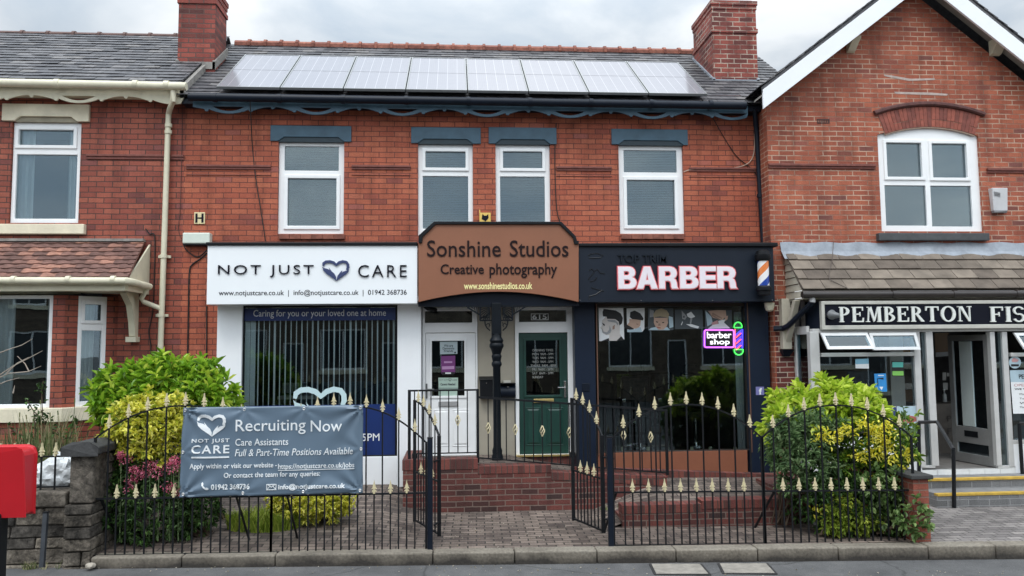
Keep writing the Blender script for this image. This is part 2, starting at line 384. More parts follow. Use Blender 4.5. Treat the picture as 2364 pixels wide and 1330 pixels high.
def tarmac_mat():
    m, t, b = shader('worn tarmac'); ln = t.links.new; co = N('ShaderNodeTexCoord', t)
    def nz(s_, d_): n = N('ShaderNodeTexNoise', t); n.inputs['Scale'].default_value = s_; n.inputs['Detail'].default_value = d_; n.inputs['Roughness'].default_value = .7; ln(co.outputs['Object'], n.inputs['Vector']); return n.outputs['Fac']
    r1 = ramp(t, [(.3, (.055, .055, .057)), (.5, (.095, .095, .096)), (.7, (.14, .138, .135))]); ln(nz(1.3, 9), r1.inputs[0])
    r2 = ramp(t, [(.35, (.55,) * 3), (.5, (1,) * 3), (.66, (1.5,) * 3)]); ln(nz(170, 3), r2.inputs[0])
    v = N('ShaderNodeTexVoronoi', t); v.feature = 'DISTANCE_TO_EDGE'; v.inputs['Scale'].default_value = .33; mpv = N('ShaderNodeVectorMath', t); mpv.operation = 'MULTIPLY_ADD'; mpv.inputs[1].default_value = (.25, .25, 0); nn_ = N('ShaderNodeTexNoise', t); nn_.inputs['Scale'].default_value = 3; nn_.inputs['Detail'].default_value = 5; ln(co.outputs['Object'], nn_.inputs['Vector']); ln(nn_.outputs['Color'], mpv.inputs[0]); ln(co.outputs['Object'], mpv.inputs[2]); ln(mpv.outputs[0], v.inputs['Vector'])
    r3 = ramp(t, [(0, (.5,) * 3), (.003, (.7,) * 3), (.006, (1,) * 3)]); ln(v.outputs['Distance'], r3.inputs[0])
    p = r1.outputs[0]
    for q in (r2, r3):
        mm = N('ShaderNodeMix', t); mm.data_type = 'RGBA'; mm.blend_type = 'MULTIPLY'; mm.inputs[0].default_value = 1; ln(p, mm.inputs[6]); ln(q.outputs[0], mm.inputs[7]); p = mm.outputs[2]
    ln(p, b.inputs['Base Color']); b.inputs['Roughness'].default_value = .85
    bp = N('ShaderNodeBump', t); bp.inputs['Strength'].default_value = .6; bp.inputs['Distance'].default_value = .006; ln(nz(190, 4), bp.inputs['Height']); ln(bp.outputs[0], b.inputs['Normal'])
    return m
TARMAC = tarmac_mat()
ROAD = mat('road asphalt', (.05, .05, .052), .85, .25, 3, bump=.6, bscale=200)
LEAD = mat('lead flashing', (.27, .3, .34), .5, .25, 5, bump=.3, bscale=15)
MORTAR = mat('cement fillet', (.25, .235, .215), .9, .3, 8, bump=.5)
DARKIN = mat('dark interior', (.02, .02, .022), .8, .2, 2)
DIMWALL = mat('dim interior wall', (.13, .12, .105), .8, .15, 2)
BEIGE = mat('beige render', (.36, .325, .26), .7, .08, 3)
GREEN = mat('green door', (.01, .048, .037), .4, .12, 6, bump=.15, bscale=30)
ALU = mat('grey aluminium', (.56, .56, .55), .4, .08, 4, metal=.15)
ALUD = mat('dark aluminium', (.14, .145, .145), .4, .1, 4, metal=.3)
CHROME = mat('chrome', (.6, .6, .6), .2, 0, metal=1)
BRASS = mat('brass', (.72, .55, .22), .3, .05, metal=.8)
RED = mat('post box red', (.5, .012, .02), .32, .06, 3)
GREYBAN = mat('banner vinyl', (.115, .165, .22), .38, .05, 2)
BLUEV = mat('blue window vinyl', (.012, .03, .13), .3, .12, 2)
PALEB = mat('pale blue vinyl', (.55, .72, .75), .4, .02)
LIMEST = mat('stone cap', (.038, .038, .038), .8, .35, 6, bump=.6)
GLASS_UP = glass('window glass', .10, wav=.06)
GLASS_SHOP = glass('shop glass', .075, wav=.02)
BLIND = mat('blind', (.2, .235, .25), .7, .05, 2)
CURTAIN = mat('net curtain', (.62, .63, .64), .8, .06, 4)
CABLE = mat('cable', (.012, .01, .01), .6, 0)


# ------------------------------------------------------------------ lettering
def text_geo(s, bold=0.0, res=3, spacing=1.0, word=1.0):
    cu = bpy.data.curves.new('lettering', 'FONT'); cu.body = s; cu.size = 1; cu.resolution_u = res; cu.offset = bold; cu.space_character = spacing; cu.space_word = word
    o = bpy.data.objects.new('lettering', cu); C.objects.link(o)
    dg = bpy.context.evaluated_depsgraph_get(); me = bpy.data.meshes.new_from_object(o.evaluated_get(dg))
    vs = [(v.co.x, v.co.y) for v in me.vertices]; fs = [tuple(p.vertices) for p in me.polygons]
    bpy.data.objects.remove(o); bpy.data.curves.remove(cu); bpy.data.meshes.remove(me)
    return vs, fs


def lettering(s, box, Y, mt, parent, ext=.004, bold=0.0, shear=0, fn=None, spacing=1.0, name='lettering', word=1.0, world=False):
    """text stretched to the pixel box it has in the photograph, on the plane at Y, standing ext proud"""
    vs, fs = text_geo(s, bold, 3, spacing, word)
    if shear: vs = [(x + shear * y, y) for x, y in vs]
    if world: x0, z1, x1, z0 = box
    else:
        a, b = W(box[0], (box[1] + box[3]) / 2, Y), W(box[2], (box[1] + box[3]) / 2, Y)
        cx = (box[0] + box[2]) / 2
        x0, x1, z1, z0 = a.x, b.x, Z_(cx, box[1], Y), Z_(cx, box[3], Y)
    mx0 = min(v[0] for v in vs); mx1 = max(v[0] for v in vs); my0 = min(v[1] for v in vs); my1 = max(v[1] for v in vs)
    P = [(x0 + (x - mx0) / (mx1 - mx0) * (x1 - x0), z0 + (y - my0) / (my1 - my0) * (z1 - z0)) for x, y in vs]
    mb = MB(); n = len(P)
    yf = (lambda x, z: fn(x, z) - ext) if fn else (lambda x, z: Y - ext)
    yb = (lambda x, z: fn(x, z) - .0005) if fn else (lambda x, z: Y - .0005)
    V = [(x, yf(x, z), z) for x, z in P]; F = list(fs)
    from collections import Counter
    cnt = Counter()
    for f in fs:
        for i in range(len(f)): cnt[(f[i], f[(i + 1) % len(f)])] += 1
    V += [(x, yb(x, z), z) for x, z in P]
    for (a_, b_), c_ in cnt.items():
        if (b_, a_) not in cnt: F.append((b_, a_, a_ + n, b_ + n))
    mb.raw(V, F)
    return mb.build(name, mt, parent)

# ================================================================== SETTING
def zg(x, y):                                      # level of the paved forecourt
    a = max(0.0, min(1.0, (-0.35 - x) / .6))
    base = -0.008 * (x + 3.9) + .03
    return base + a * .07 * max(0, y - 8.7)
def zp(x): return -0.072 - 0.0125 * (x + 4)         # level of the tarmac pavement
mb = MB()
mb.face([(-9, 5.2, zp(-9)), (9.5, 5.2, zp(9.5)), (9.5, 8.62, zp(9.5)), (-9, 8.8, zp(-9))])
tag(mb.build('pavement', TARMAC), kind='structure')
mb = MB()
mb.face([(-300, -300, -.35), (300, -300, -.35), (300, 300, -.35), (-300, 300, -.35)])
tag(mb.build('ground', ROAD), kind='structure')
mb = MB(); mb.box(-60, -9, 5.2, 8.6, -.34, -.08); mb.box(9.5, 60, 5.2, 8.6, -.34, -.29); mb.box(-60, 60, 5.05, 5.2, -.34, -.16)
tag(mb.build('road_kerb', CONCRETE), kind='structure')
# forecourt, block paved
mb = MB(); xs = [-3.95 + i * .3 for i in range(31)] + [5.35]; ys = [8.7 + j * .42 for j in range(9)]
for i in range(len(xs) - 1):
    for j in range(len(ys) - 1):
        q = [(xs[i], ys[j]), (xs[i + 1], ys[j]), (xs[i + 1], ys[j + 1]), (xs[i], ys[j + 1])]
        mb.face([(a, b, zg(a, b)) for a, b in q])
tag(mb.build('forecourt', PAVER), kind='structure')
mb = MB(); mb.face([(5.45, 8.55, -.075), (9.5, 8.35, -.10), (9.5, 12, .02), (5.45, 12, .02)])
tag(mb.build('shop_forecourt', PAVER_GREY), kind='structure')
mb = MB(); mb.face([(-9, 8.9, .12), (-3.95, 8.9, .12), (-3.95, 12.2, .25), (-9, 12.2, .25)])
tag(mb.build('garden_soil', mat('soil', (.05, .04, .03), .95, .4, 8, bump=1)), kind='structure')
# kerb stones
mb = MB(); kx = [215, 425, 640, 1000, 1186, 1372, 1550, 1733, 1913, 2113, 2262, 2420]
def kline(px): return G(px, 1290 - (px - 215) * .0149, .03 - .00001 * px)
for i in range(len(kx) - 1):
    xa, xb = X_(kx[i], 1280, 8.72) + .004, X_(kx[i + 1], 1280, 8.72) - .004
    ya, yb = 8.66 - (xa + 3.9) * .022, 8.66 - (xb + 3.9) * .022
    j = random.uniform(-.004, .004)
    ta, tb = .045 - .0085 * (xa + 3.9) + j, .045 - .0085 * (xb + 3.9) + j
    mb.hexa([(xa, ya, -.4), (xb, yb, -.4), (xb, yb + .2, -.4), (xa, ya + .2, -.4),
             (xa, ya + .0, ta), (xb, yb + .0, tb), (xb, yb + .2, tb), (xa, ya + .2, ta)])
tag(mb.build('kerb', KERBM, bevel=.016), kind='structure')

# ================================================================== ROOF HELPERS
def tiles(mb, o, e, s, L_, H, exp_, wid, th, jit=.006, keep=None, lift=.0, wave=0, gap=.004, stag=.5, over=1.35):
    """courses of separate tiles; o lower left corner, e along the eave, s up the slope"""
    o, e, s = Vector(o), Vector(e).normalized(), Vector(s).normalized(); n = e.cross(s)
    if n.z < 0: n = -n
    rows = int(H / exp_) + 1
    for r in range(rows):
        off = (r % 2) * stag * wid
        k = -1
        while True:
            x0 = k * wid + off + gap / 2; x1 = x0 + wid - gap; k += 1
            if x0 > L_: break
            x0c, x1c = max(0, x0), min(L_, x1)
            if x1c - x0c < .02: continue
            y0 = r * exp_ + random.uniform(-jit, jit); y1 = min(y0 + exp_ * over, H + .02)
            if y1 - y0 < .03: continue
            cx = o + e * ((x0c + x1c) / 2) + s * (y0 + exp_ / 2)
            if keep and not keep(cx): continue
            h0 = th * 1.3 + random.uniform(0, jit) + lift; h1 = .001 + lift; tw = random.uniform(-jit, jit) * .5
            if wave:
                m = 6; lo, hi, lo2, hi2 = [], [], [], []
                for i in range(m + 1):
                    f = i / m; wv = wave * math.sin(2 * math.pi * f); x = x0c + (x1c - x0c) * f
                    lo2.append(o + e * x + s * (y0 - wv * 1.1) + n * (h0 + wv * .35)); hi2.append(o + e * x + s * y1 + n * (h1 + wv * .2))
                    lo.append(lo2[-1] - n * th); hi.append(hi2[-1] - n * th)
                b = len(mb.v); mb.v += [tuple(p) for p in lo2 + hi2 + lo]
                for i in range(m):
                    mb.f.append((b + i, b + i + 1, b + m + 1 + i + 1, b + m + 1 + i)); mb.m.append(mb.mi)
                    mb.f.append((b + 2 * m + 2 + i, b + 2 * m + 3 + i, b + i + 1, b + i)); mb.m.append(mb.mi)
            else:
                p = [o + e * x0c + s * y0, o + e * x1c + s * (y0 + tw), o + e * x1c + s * y1, o + e * x0c + s * y1]
                hh = [h0, h0 + tw, h1, h1]
                mb.hexa([q + n * (h - th) for q, h in zip(p, hh)] + [q + n * h for q, h in zip(p, hh)])


def ridge(mb, x0, x1, y, z, r=.11, step=.29, yz=None):
    x = x0
    while x < x1 - .02:
        xe = min(x + step, x1); dz = random.uniform(-.004, .006)
        for (a, b, rr) in ((x, xe - .045, r), (xe - .05, xe, r * 1.25)):
            mb.tube([(a, y, z + dz), (b, y, z + dz)], rr, 10, squash=.85)
        x = xe


def motif(x, P, zb):
    """one repeat of the scalloped eaves board, (outline along its lower edge, cut-out)"""
    lo = []
    def arc(x0, x1, za, zm, n=10):
        for i in range(n + 1):
            f = i / n; lo.append((x + x0 + (x1 - x0) * f, zb - (za + (zm - za) * (1 - (2 * f - 1) ** 2))))
    def knob(c, d, r=.034):
        for i in range(7):
            a = math.pi * i / 6; lo.append((x + c - r * math.cos(a), zb - d - r * math.sin(a)))
    knob(-.33, .062); arc(-.295, .295, .062, .127); knob(.33, .062)
    arc(.366, .62, .075, .03, 4)
    lo[-5:] = [(x + .366 + (.62 - .366) * f, zb - .075 + .058 * math.sin(f * math.pi / 2)) for f in (0, .25, .5, .75, 1)]
    knob(P / 2, .02, .03)
    lo += [(x + P / 2 + .035 + (P - .366 - P / 2 - .035) * f, zb - .075 + .058 * math.cos(f * math.pi / 2)) for f in (0, .25, .5, .75, 1)]
    hole = [(x - .24, zb - .018)] + [(x - .24 + .48 * i / 10, zb - .02 - .068 * (1 - (2 * i / 10 - 1) ** 2)) for i in range(1, 10)] + [(x + .24, zb - .018)]
    return lo, hole


def valance(x0, x1, ztop, zb, y, first, P, th=.025):
    lo, holes = [], []
    c = first
    while c - .5 < x1:
        l, h = motif(c, P, zb)
        l = [p for p in l if x0 < p[0] < x1]
        lo += l
        if h[0][0] > x0 and h[-1][0] < x1: holes.append(h)
        c += P
    outer = [(x1, ztop), (x0, ztop), (x0, zb - .03)] + lo + [(x1, zb - .03)]
    mb = MB(); mb.panel(outer, holes, y, y + th)
    return mb


def pxrect(p, Y):
    xm, ym = (p[0] + p[2]) / 2, (p[1] + p[3]) / 2
    return X_(p[0], ym, Y), X_(p[2], ym, Y), Z_(xm, p[3], Y), Z_(xm, p[1], Y)      # x0 x1 z0 z1


def window(root, outer, lights, Y, blind=0, curtains=(), glassm=None, frame=WHITE, name='window', depth=.07, label=None, arch=0):
    x0, x1, z0, z1 = pxrect(outer, Y)
    rects = [pxrect(l[:4], Y) for l in lights]
    mb = MB()
    if arch:
        top = [(x1 + (x0 - x1) * i / 12, z1 - arch + arch * math.sin(math.pi * i / 12) ** .8) for i in range(13)]
        mb.panel([(x0, z0), (x1, z0)] + top, [[(a, c), (a, d), (b, d), (b, c)] for a, b, c, d in rects], Y, Y + depth)
    else: mb.rect(x0, x1, z0, z1, Y, Y + depth, rects)
    fr = mb.build(name, frame, root, bevel=.008)
    if label: fr['label'] = label
    for l, (a, b, c, d) in zip(lights, rects):
        if len(l) > 4 and l[4]:
            w_ = l[4]
            m2 = MB(); m2.rect(a - w_, b + w_, c - w_, d + w_, Y - .022, Y + .02, [(a + .002, b - .002, c + .002, d - .002)])
            m2.build('sash', frame, fr, bevel=.008)
        m3 = MB(); m3.box(a - .005, b + .005, Y + .03, Y + .042, c - .005, d + .005); m3.build('pane', glassm or GLASS_UP, fr)
    if blind:
        m4 = MB(); zt, zb = max(r[3] for r in rects), min(r[2] for r in rects); z = zb
        xa, xb = min(r[0] for r in rects) - .02, max(r[1] for r in rects) + .02
        while z < zt:
            m4.hexa([(xa, Y + .13, z), (xb, Y + .13, z), (xb, Y + .15, z + .02), (xa, Y + .15, z + .02),
                     (xa, Y + .132, z + .002), (xb, Y + .132, z + .002), (xb, Y + .152, z + .022), (xa, Y + .152, z + .022)]); z += blind
        m4.build('blind', BLIND, fr)
    for (ca, cb) in curtains:
        a, b = X_(ca, (outer[1] + outer[3]) / 2, Y), X_(cb, (outer[1] + outer[3]) / 2, Y)
        m5 = MB(); n = 40; ph = random.random() * 6
        pts = [(a + (b - a) * i / n, Y + .14 + .022 * math.sin(i / n * (b - a) * 75 + ph) + .012 * math.sin(i * .9)) for i in range(n + 1)]
        b0 = len(m5.v); zt, zb = max(r[3] for r in rects), min(r[2] for r in rects)
        for px_, py_ in pts: m5.v += [(px_, py_, zb - .05), (px_, py_, zt + .05)]
        for i in range(n): m5.f.append((2 * i, 2 * i + 2, 2 * i + 3, 2 * i + 1)); m5.m.append(0)
        m5.build('curtain', CURTAIN, fr, smooth=True)
    return fr, (x0, x1, z0, z1)


def lintel(root, p, Y, mt, opening, proud=.03, notch=True, name='lintel'):
    x0, x1, z0, z1 = pxrect(p, Y - proud); oa, ob = opening
    h = z1 - z0
    if notch:
        o = [(x0, z0), (oa + .0, z0), (oa + .09, z0 + h * .27), (ob - .09, z0 + h * .27), (ob, z0), (x1, z0), (x1, z1), (x0, z1)]
    else: o = [(x0, z0), (x1, z0), (x1, z1), (x0, z1)]
    mb = MB(); mb.panel(o, [], Y - proud, Y + .1)
    li = mb.build(name, mt, root, bevel=.006)
    if notch:
        m2 = MB(); m2.box(oa + .002, ob - .002, Y - .012, Y + .045, z0 - .008, z0 + h * .3); m2.build('soffit_board', mat('shaded teal paint', (.012, .03, .042), .5, .15, 5) if mt is TEAL else mat('shaded cream stone', (.3, .27, .2), .8, .2, 5), li)  # notch face in a darker copy of the lintel material, shade put into its colour
    return li


def interior(root, x0, x1, y0, y1, z0, z1, mt=DARKIN, name='interior'):
    mb = MB()
    mb.face([(x0, y1, z0), (x1, y1, z0), (x1, y1, z1), (x0, y1, z1)]); mb.face([(x0, y0, z0), (x0, y1, z0), (x0, y1, z1), (x0, y0, z1)])
    mb.face([(x1, y0, z0), (x1, y1, z0), (x1, y1, z1), (x1, y0, z1)]); mb.face([(x0, y0, z0), (x1, y0, z0), (x1, y1, z0), (x0, y1, z0)])
    mb.face([(x0, y0, z1), (x1, y0, z1), (x1, y1, z1), (x0, y1, z1)])
    return mb.build(name, mt, root)


YW = 12.0
# ================================================================== MIDDLE BUILDING (two shops)
XB0, XB1 = X_(424, 420, YW), X_(1749, 400, YW)
mid = thing('shop_building', 'red brick two storey building with solar panels, teal lintels and two shopfronts', 'building', (.4, YW, 0))
EZ = 6.10                                            # eaves
wins = [((643, 327, 795, 541), [(657, 338, 782, 394), (664, 412, 777, 522, .055)]),
        ((965, 333, 1092, 545), [(982, 350, 1075, 388, .05), (976, 407, 1081, 528)]),
        ((1144, 334, 1270, 545), [(1161, 350, 1252, 389, .05), (1155, 408, 1258, 528)]),
        ((1428, 337, 1577, 541), [(1440, 347, 1562, 398), (1447, 416, 1558, 521, .055)])]
holes = []
for o_, l_ in wins:
    a, b, c, d = pxrect(o_, YW + .05); holes.append((a, b, c, d))
SFX0, SFX1 = X_(496, 900, 11.7), X_(1782, 900, 11.7)
holes.append((SFX0 + .1, XB1 - .12, .02, 3.05))
mb = MB(); mb.rect(XB0, XB1, -.2, EZ + .2, YW, YW + .24, holes); mb.build('wall', BRICK_MID, mid)
for i, (o_, l_) in enumerate(wins): window(mid, o_, l_, YW + .05, blind=.028)
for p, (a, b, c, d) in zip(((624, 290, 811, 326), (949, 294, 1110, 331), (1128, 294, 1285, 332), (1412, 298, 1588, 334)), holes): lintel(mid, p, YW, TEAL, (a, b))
for p in ((643, 541, 796, 552), (1434, 541, 1580, 552)):       # tiled sills
    x0, x1, z0, z1 = pxrect(p, YW - .04); mb = MB(); n = 6
    for k in range(n): mb.box(x0 + (x1 - x0) * k / n + .002, x0 + (x1 - x0) * (k + 1) / n - .002, YW - .045, YW + .06, z0, z1)
    mb.build('sill', TERRA, mid, bevel=.005)
for xa, xb, ya, yb in ((430, 626, 385, 386), (812, 948, 386, 387), (1284, 1412, 389, 390), (1590, 1745, 391, 392)):   # string course
    x0, x1 = X_(xa, ya, YW), X_(xb, yb, YW); z = Z_(xa, ya, YW); mb = MB()
    mb.box(x0, x1, YW - .035, YW + .02, z - .005, z + .03); mb.box(x0, x1, YW - .02, YW + .02, z - .04, z - .006); mb.box(x0, x1, YW - .012, YW + .02, z - .13, z - .118)
    mb.build('string_course', mat('moulded brick', (.17, .05, .036), .6, .3, 15), mid, bevel=.006)
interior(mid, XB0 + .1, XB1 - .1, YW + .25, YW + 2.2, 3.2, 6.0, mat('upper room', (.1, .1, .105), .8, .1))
# roof
RP = R(35.5); sv = Vector((0, math.cos(RP), math.sin(RP)))
EY, ez0 = 11.72, 6.08; HL = 3.12
mb = MB(); tiles(mb, (XB0 - .05, EY, ez0), (1, 0, 0), sv, XB1 - XB0 + 1.0, HL, .165, .24, .011, jit=.007)
mb.face([(XB0 - .05, EY + .01, ez0 - .02), (XB1 + .9, EY + .01, ez0 - .02), tuple(Vector((XB1 + .9, EY, ez0 - .02)) + sv * HL), tuple(Vector((XB0 - .05, EY, ez0 - .02)) + sv * HL)])
RY, RZ = EY + sv.y * HL, ez0 + sv.z * HL
mb.face([(XB0 - .05, RY, RZ - .02), (XB1 + .9, RY, RZ - .02), (XB1 + .9, RY + 3, RZ - 2.1), (XB0 - .05, RY + 3, RZ - 2.1)])
roof = mb.build('roof', SLATE, mid)
mb = MB(); ridge(mb, XB0 + .1, XB1 + .6, RY, RZ - .02); mb.build('ridge_tiles', TERRA, roof, smooth=True)
# eaves: fascia, gutter, scalloped board
mb = valance(X_(446, 250, 11.78), X_(1726, 270, 11.78), 6.06, 5.945, 11.76, X_(529, 250, 11.78), 1.31); mb.build('eaves_board', TEAL, mid, bevel=.004)
mb = MB(); mb.box(XB0 + .02, XB1, 11.785, 12.0, 5.97, 6.07); mb.build('soffit', NAVY, mid)
mb = MB(); gx0, gx1 = X_(436, 230, 11.66), X_(1722, 245, 11.66); mb.tube([(gx0, 11.66, 6.035), (gx1, 11.66, 6.02)], .062, 12)
for k in range(9): xx = gx0 + (gx1 - gx0) * (k + .4) / 9; mb.tube([(xx - .03, 11.66, 6.03), (xx + .03, 11.66, 6.03)], .07, 12)
mb.build('gutter', NAVY, mid, smooth=True)
pl = [W(1742, 250, 11.8), W(1744, 275, 11.88), W(1748, 320, 11.92), W(1754, 430, 11.92), W(1762, 562, 11.92)]
mb = MB(); mb.tube(pl, .04, 10); mb.tube([W(1755, 448, 11.92), W(1755.4, 456, 11.92)], .055, 10); mb.build('downpipe', NAVY, mid, smooth=True)


def chimney(root, pxa, pxb, ybase, ytop, Y, depth, mt, corb, bandf):
    x0, x1 = X_(pxa, ybase - 60, Y), X_(pxb, ybase - 60, Y); z0, z1 = Z_((pxa + pxb) / 2, ybase, Y), Z_((pxa + pxb) / 2, ytop, Y)
    mb = MB(); mb.box(x0, x1, Y, Y + depth, z0 - .9, z1 - corb * .075)
    for k in range(int(corb)):
        q = .012 + .014 * k; mb.box(x0 - q, x1 + q, Y - q, Y + depth + q, z1 - (corb - k) * .075, z1 - (corb - k - 1) * .075 - .0005)
    zb_ = z0 + (z1 - z0) * bandf; mb.box(x0 - .02, x1 + .02, Y - .02, Y + depth + .02, zb_, zb_ + .075)
    ch = mb.build('chimney', mt, root)
    m2 = MB(); m2.box(x0 - .02, x1 + .02, Y - .02, Y + .02, z0 - .1, z0 + .02)
    for sx in (-1, 1):
        xx = x0 if sx < 0 else x1
        a = Vector((xx - .025, Y - .02, z0 - .1)); t = Vector((0, sv.y, sv.z)) * (depth + .05) / sv.y
        m2.hexa([a, a + Vector((.05, 0, 0)), a + Vector((.05, 0, 0)) + t, a + t, a + Vector((0, 0, .14)), a + Vector((.05, 0, .14)), a + Vector((.05, 0, .14)) + t, a + Vector((0, 0, .14)) + t])
    m2.build('flashing', LEAD if mt is BRICK_STACK_R else MORTAR, ch)
    m3 = MB(); m3.hexa([(x0, Y, z1), (x1, Y, z1), (x1, Y + depth, z1), (x0, Y + depth, z1)] + [(x0 + .06, Y + .06, z1 + .05), (x1 - .06, Y + .06, z1 + .05), (x1 - .06, Y + depth - .06, z1 + .05), (x0 + .06, Y + depth - .06, z1 + .05)])
    m3.build('capping', MORTAR, ch)
    return ch


chimney(roof, 1646, 1748, 187, 3, 12.75, 1.05, BRICK_STACK_R, 2, .6)

# solar panels
GLSOL = None
def solar_mat():
    m, t, b = shader('solar cells'); ln = t.links.new
    uv = N('ShaderNodeTexCoord', t); sp = N('ShaderNodeSeparateXYZ', t); ln(uv.outputs['Object'], sp.inputs[0])
    def lines(sock, period, width):
        a = N('ShaderNodeMath', t); a.operation = 'DIVIDE'; a.inputs[1].default_value = period; ln(sock, a.inputs[0])
        f = N('ShaderNodeMath', t); f.operation = 'FRACT'; ln(a.outputs[0], f.inputs[0])
        l_ = N('ShaderNodeMath', t); l_.operation = 'LESS_THAN'; l_.inputs[1].default_value = width; ln(f.outputs[0], l_.inputs[0]); return l_.outputs[0]
    a = lines(sp.outputs['X'], .158, .05); c = lines(sp.outputs['Z'], .0455, .1); d_ = lines(sp.outputs['X'], .0316, .1)
    mx_ = N('ShaderNodeMath', t); mx_.operation = 'MAXIMUM'; ln(a, mx_.inputs[0])
    hf = N('ShaderNodeMath', t); hf.operation = 'MULTIPLY'; hf.inputs[1].default_value = .25; ln(c, hf.inputs[0])
    h2 = N('ShaderNodeMath', t); h2.operation = 'MULTIPLY'; h2.inputs[1].default_value = .2; ln(d_, h2.inputs[0])
    h3 = N('ShaderNodeMath', t); h3.operation = 'MAXIMUM'; ln(hf.outputs[0], h3.inputs[0]); ln(h2.outputs[0], h3.inputs[1]); ln(h3.outputs[0], mx_.inputs[1])
    cm = N('ShaderNodeMix', t); cm.data_type = 'RGBA'; cm.inputs[6].default_value = (.17, .17, .19, 1); cm.inputs[7].default_value = (.36, .36, .38, 1)
    ln(mx_.outputs[0], cm.inputs[0]); ln(cm.outputs[2], b.inputs['Base Color'])
    b.inputs['Roughness'].default_value = .5
    gl = N('ShaderNodeBsdfGlossy', t); gl.inputs['Roughness'].default_value = .12; gl.inputs['Color'].default_value = (.9, .9, .95, 1)
    ms = N('ShaderNodeMixShader', t); ms.inputs[0].default_value = .2; o = t.nodes['Material Output']
    ln(b.outputs[0], ms.inputs[1]); ln(gl.outputs[0], ms.inputs[2]); ln(ms.outputs[0], o.inputs['Surface'])
    return m
SOLAR = solar_mat()
nrm = Vector((0, -sv.z, sv.y))
def roofpt(px, py, lift):                              # point on the plane of the roof, lifted
    d = FW + RT * ((px - 1182) / FPX) - UP * ((py - 665) / FPX); o = Vector((0, EY, ez0)) + nrm * lift - Vector((0, 0, CZ))
    t = o.dot(nrm) / d.dot(nrm); return Vector((0, 0, CZ)) + d * t
LIFT = .13
pa, pb, pt = roofpt(501, 196, LIFT), roofpt(1632, 214, LIFT), roofpt(1000, 133, LIFT)
pbm = roofpt(1000, 207, LIFT); PL = (pt - pbm).length; PW = (pb.x - pa.x) / 8
NAMES = ['leftmost', 'second', 'third', 'fourth', 'fifth', 'sixth', 'seventh', 'rightmost']
sp0 = None
for k in range(8):
    base = Vector((pa.x + PW * k, pbm.y, pbm.z))
    lab = ('%s of the eight pale solar panels on the slate roof, from the left' % NAMES[k])
    if sp0 is None:
        sp0 = thing('solar_panel', lab, 'solar panel', base, 'solar panels on the slate roof')
        def slab(m_, x0, x1, s0, s1, h0, h1):
            p = [base + Vector((x, 0, 0)) + sv * s for x, s in ((x0, s0), (x1, s0), (x1, s1), (x0, s1))]
            m_.hexa([q + nrm * h0 for q in p] + [q + nrm * h1 for q in p])
        g = .008; mb = MB(); f = .018
        slab(mb, g, PW - g, 0, f, -.04, .0); slab(mb, g, PW - g, PL - f, PL, -.04, 0); slab(mb, g, g + f, f, PL - f, -.04, 0); slab(mb, PW - g - f, PW - g, f, PL - f, -.04, 0)
        mb.build('frame', mat('panel frame', (.3, .31, .31), .35, .1, metal=.6), sp0)
        mb = MB(); slab(mb, g + f, PW - g - f, f, PL / 2 - .006, -.035, -.006); slab(mb, g + f, PW - g - f, PL / 2 + .006, PL - f, -.035, -.006)
        mb.build('cells', SOLAR, sp0)
        mb = MB(); slab(mb, 0.02, PW - .02, .25, .29, -.12, -.042); mb.build('mounting_rail', ALUD, sp0)
        mb = MB(); slab(mb, .02, PW - .02, PL - .3, PL - .26, -.12, -.042); mb.build('mounting_rail', ALUD, sp0)
        mb = MB(); slab(mb, g + f, PW - g - f, PL / 2 - .005, PL / 2 + .005, -.035, -.008); mb.build('centre_bar', ALUD, sp0)
    else:
        c = copy_tree(sp0); c.location = base; c['label'] = lab

# ================================================================== SHOPFRONTS
YP, YG = 11.70, 11.78                                  # pilasters, glass
# --- care office
def bx(mb, p, y0, y1):
    x0, x1, z0, z1 = pxrect(p, y0); mb.box(x0, x1, y0, y1, z0, z1); return x0, x1, z0, z1
for p in ((498, 700, 556, 1124), (917, 700, 972, 1124)):
    mb = MB(); bx(mb, p, YP, YP + .3); mb.build('pilaster', WHITEP, mid, bevel=.006)
mb = MB(); bx(mb, (556.5, 1057, 916.5, 1124), YP + .01, YP + .28); mb.build('stall_riser', WHITEP, mid, bevel=.006)
mb = MB(); bx(mb, (496, 1125, 972, 1131), YP + .03, YP + .3); mb.build('plinth', BLACK, mid)
sw = MB(); x0, x1, z0, z1 = pxrect((557, 702, 916.5, 1056), YG); sw.rect(x0, x1, z0, z1, YG - .03, YG + .05, [(x0 + .03, x1 - .025, z0 + .02, z1 - .05)])
sw1 = sw.build('shop_window', BLACK, mid, bevel=.004)
mb = MB(); mb.box(x0 + .02, x1 - .02, YG + .01, YG + .02, z0 + .01, z1 - .03); mb.build('pane', GLASS_SHOP, sw1)
mb = MB(); bx(mb, (561, 711, 914, 740), YG, YG + .004); mb.build('window_vinyl', BLUEV, sw1)
mb = MB(); bx(mb, (561, 935, 914, 1054), YG, YG + .004); mb.build('window_vinyl', BLUEV, sw1)
lettering('Caring for you or your loved one at home', (585, 715, 891, 735), YG - .001, mat('soft white vinyl', (.62, .64, .66), .5, 0), sw1)
lettering('5PM', (836, 1001, 876, 1018), YG - .001, WTXT, sw1)
mb = MB(); n = 29
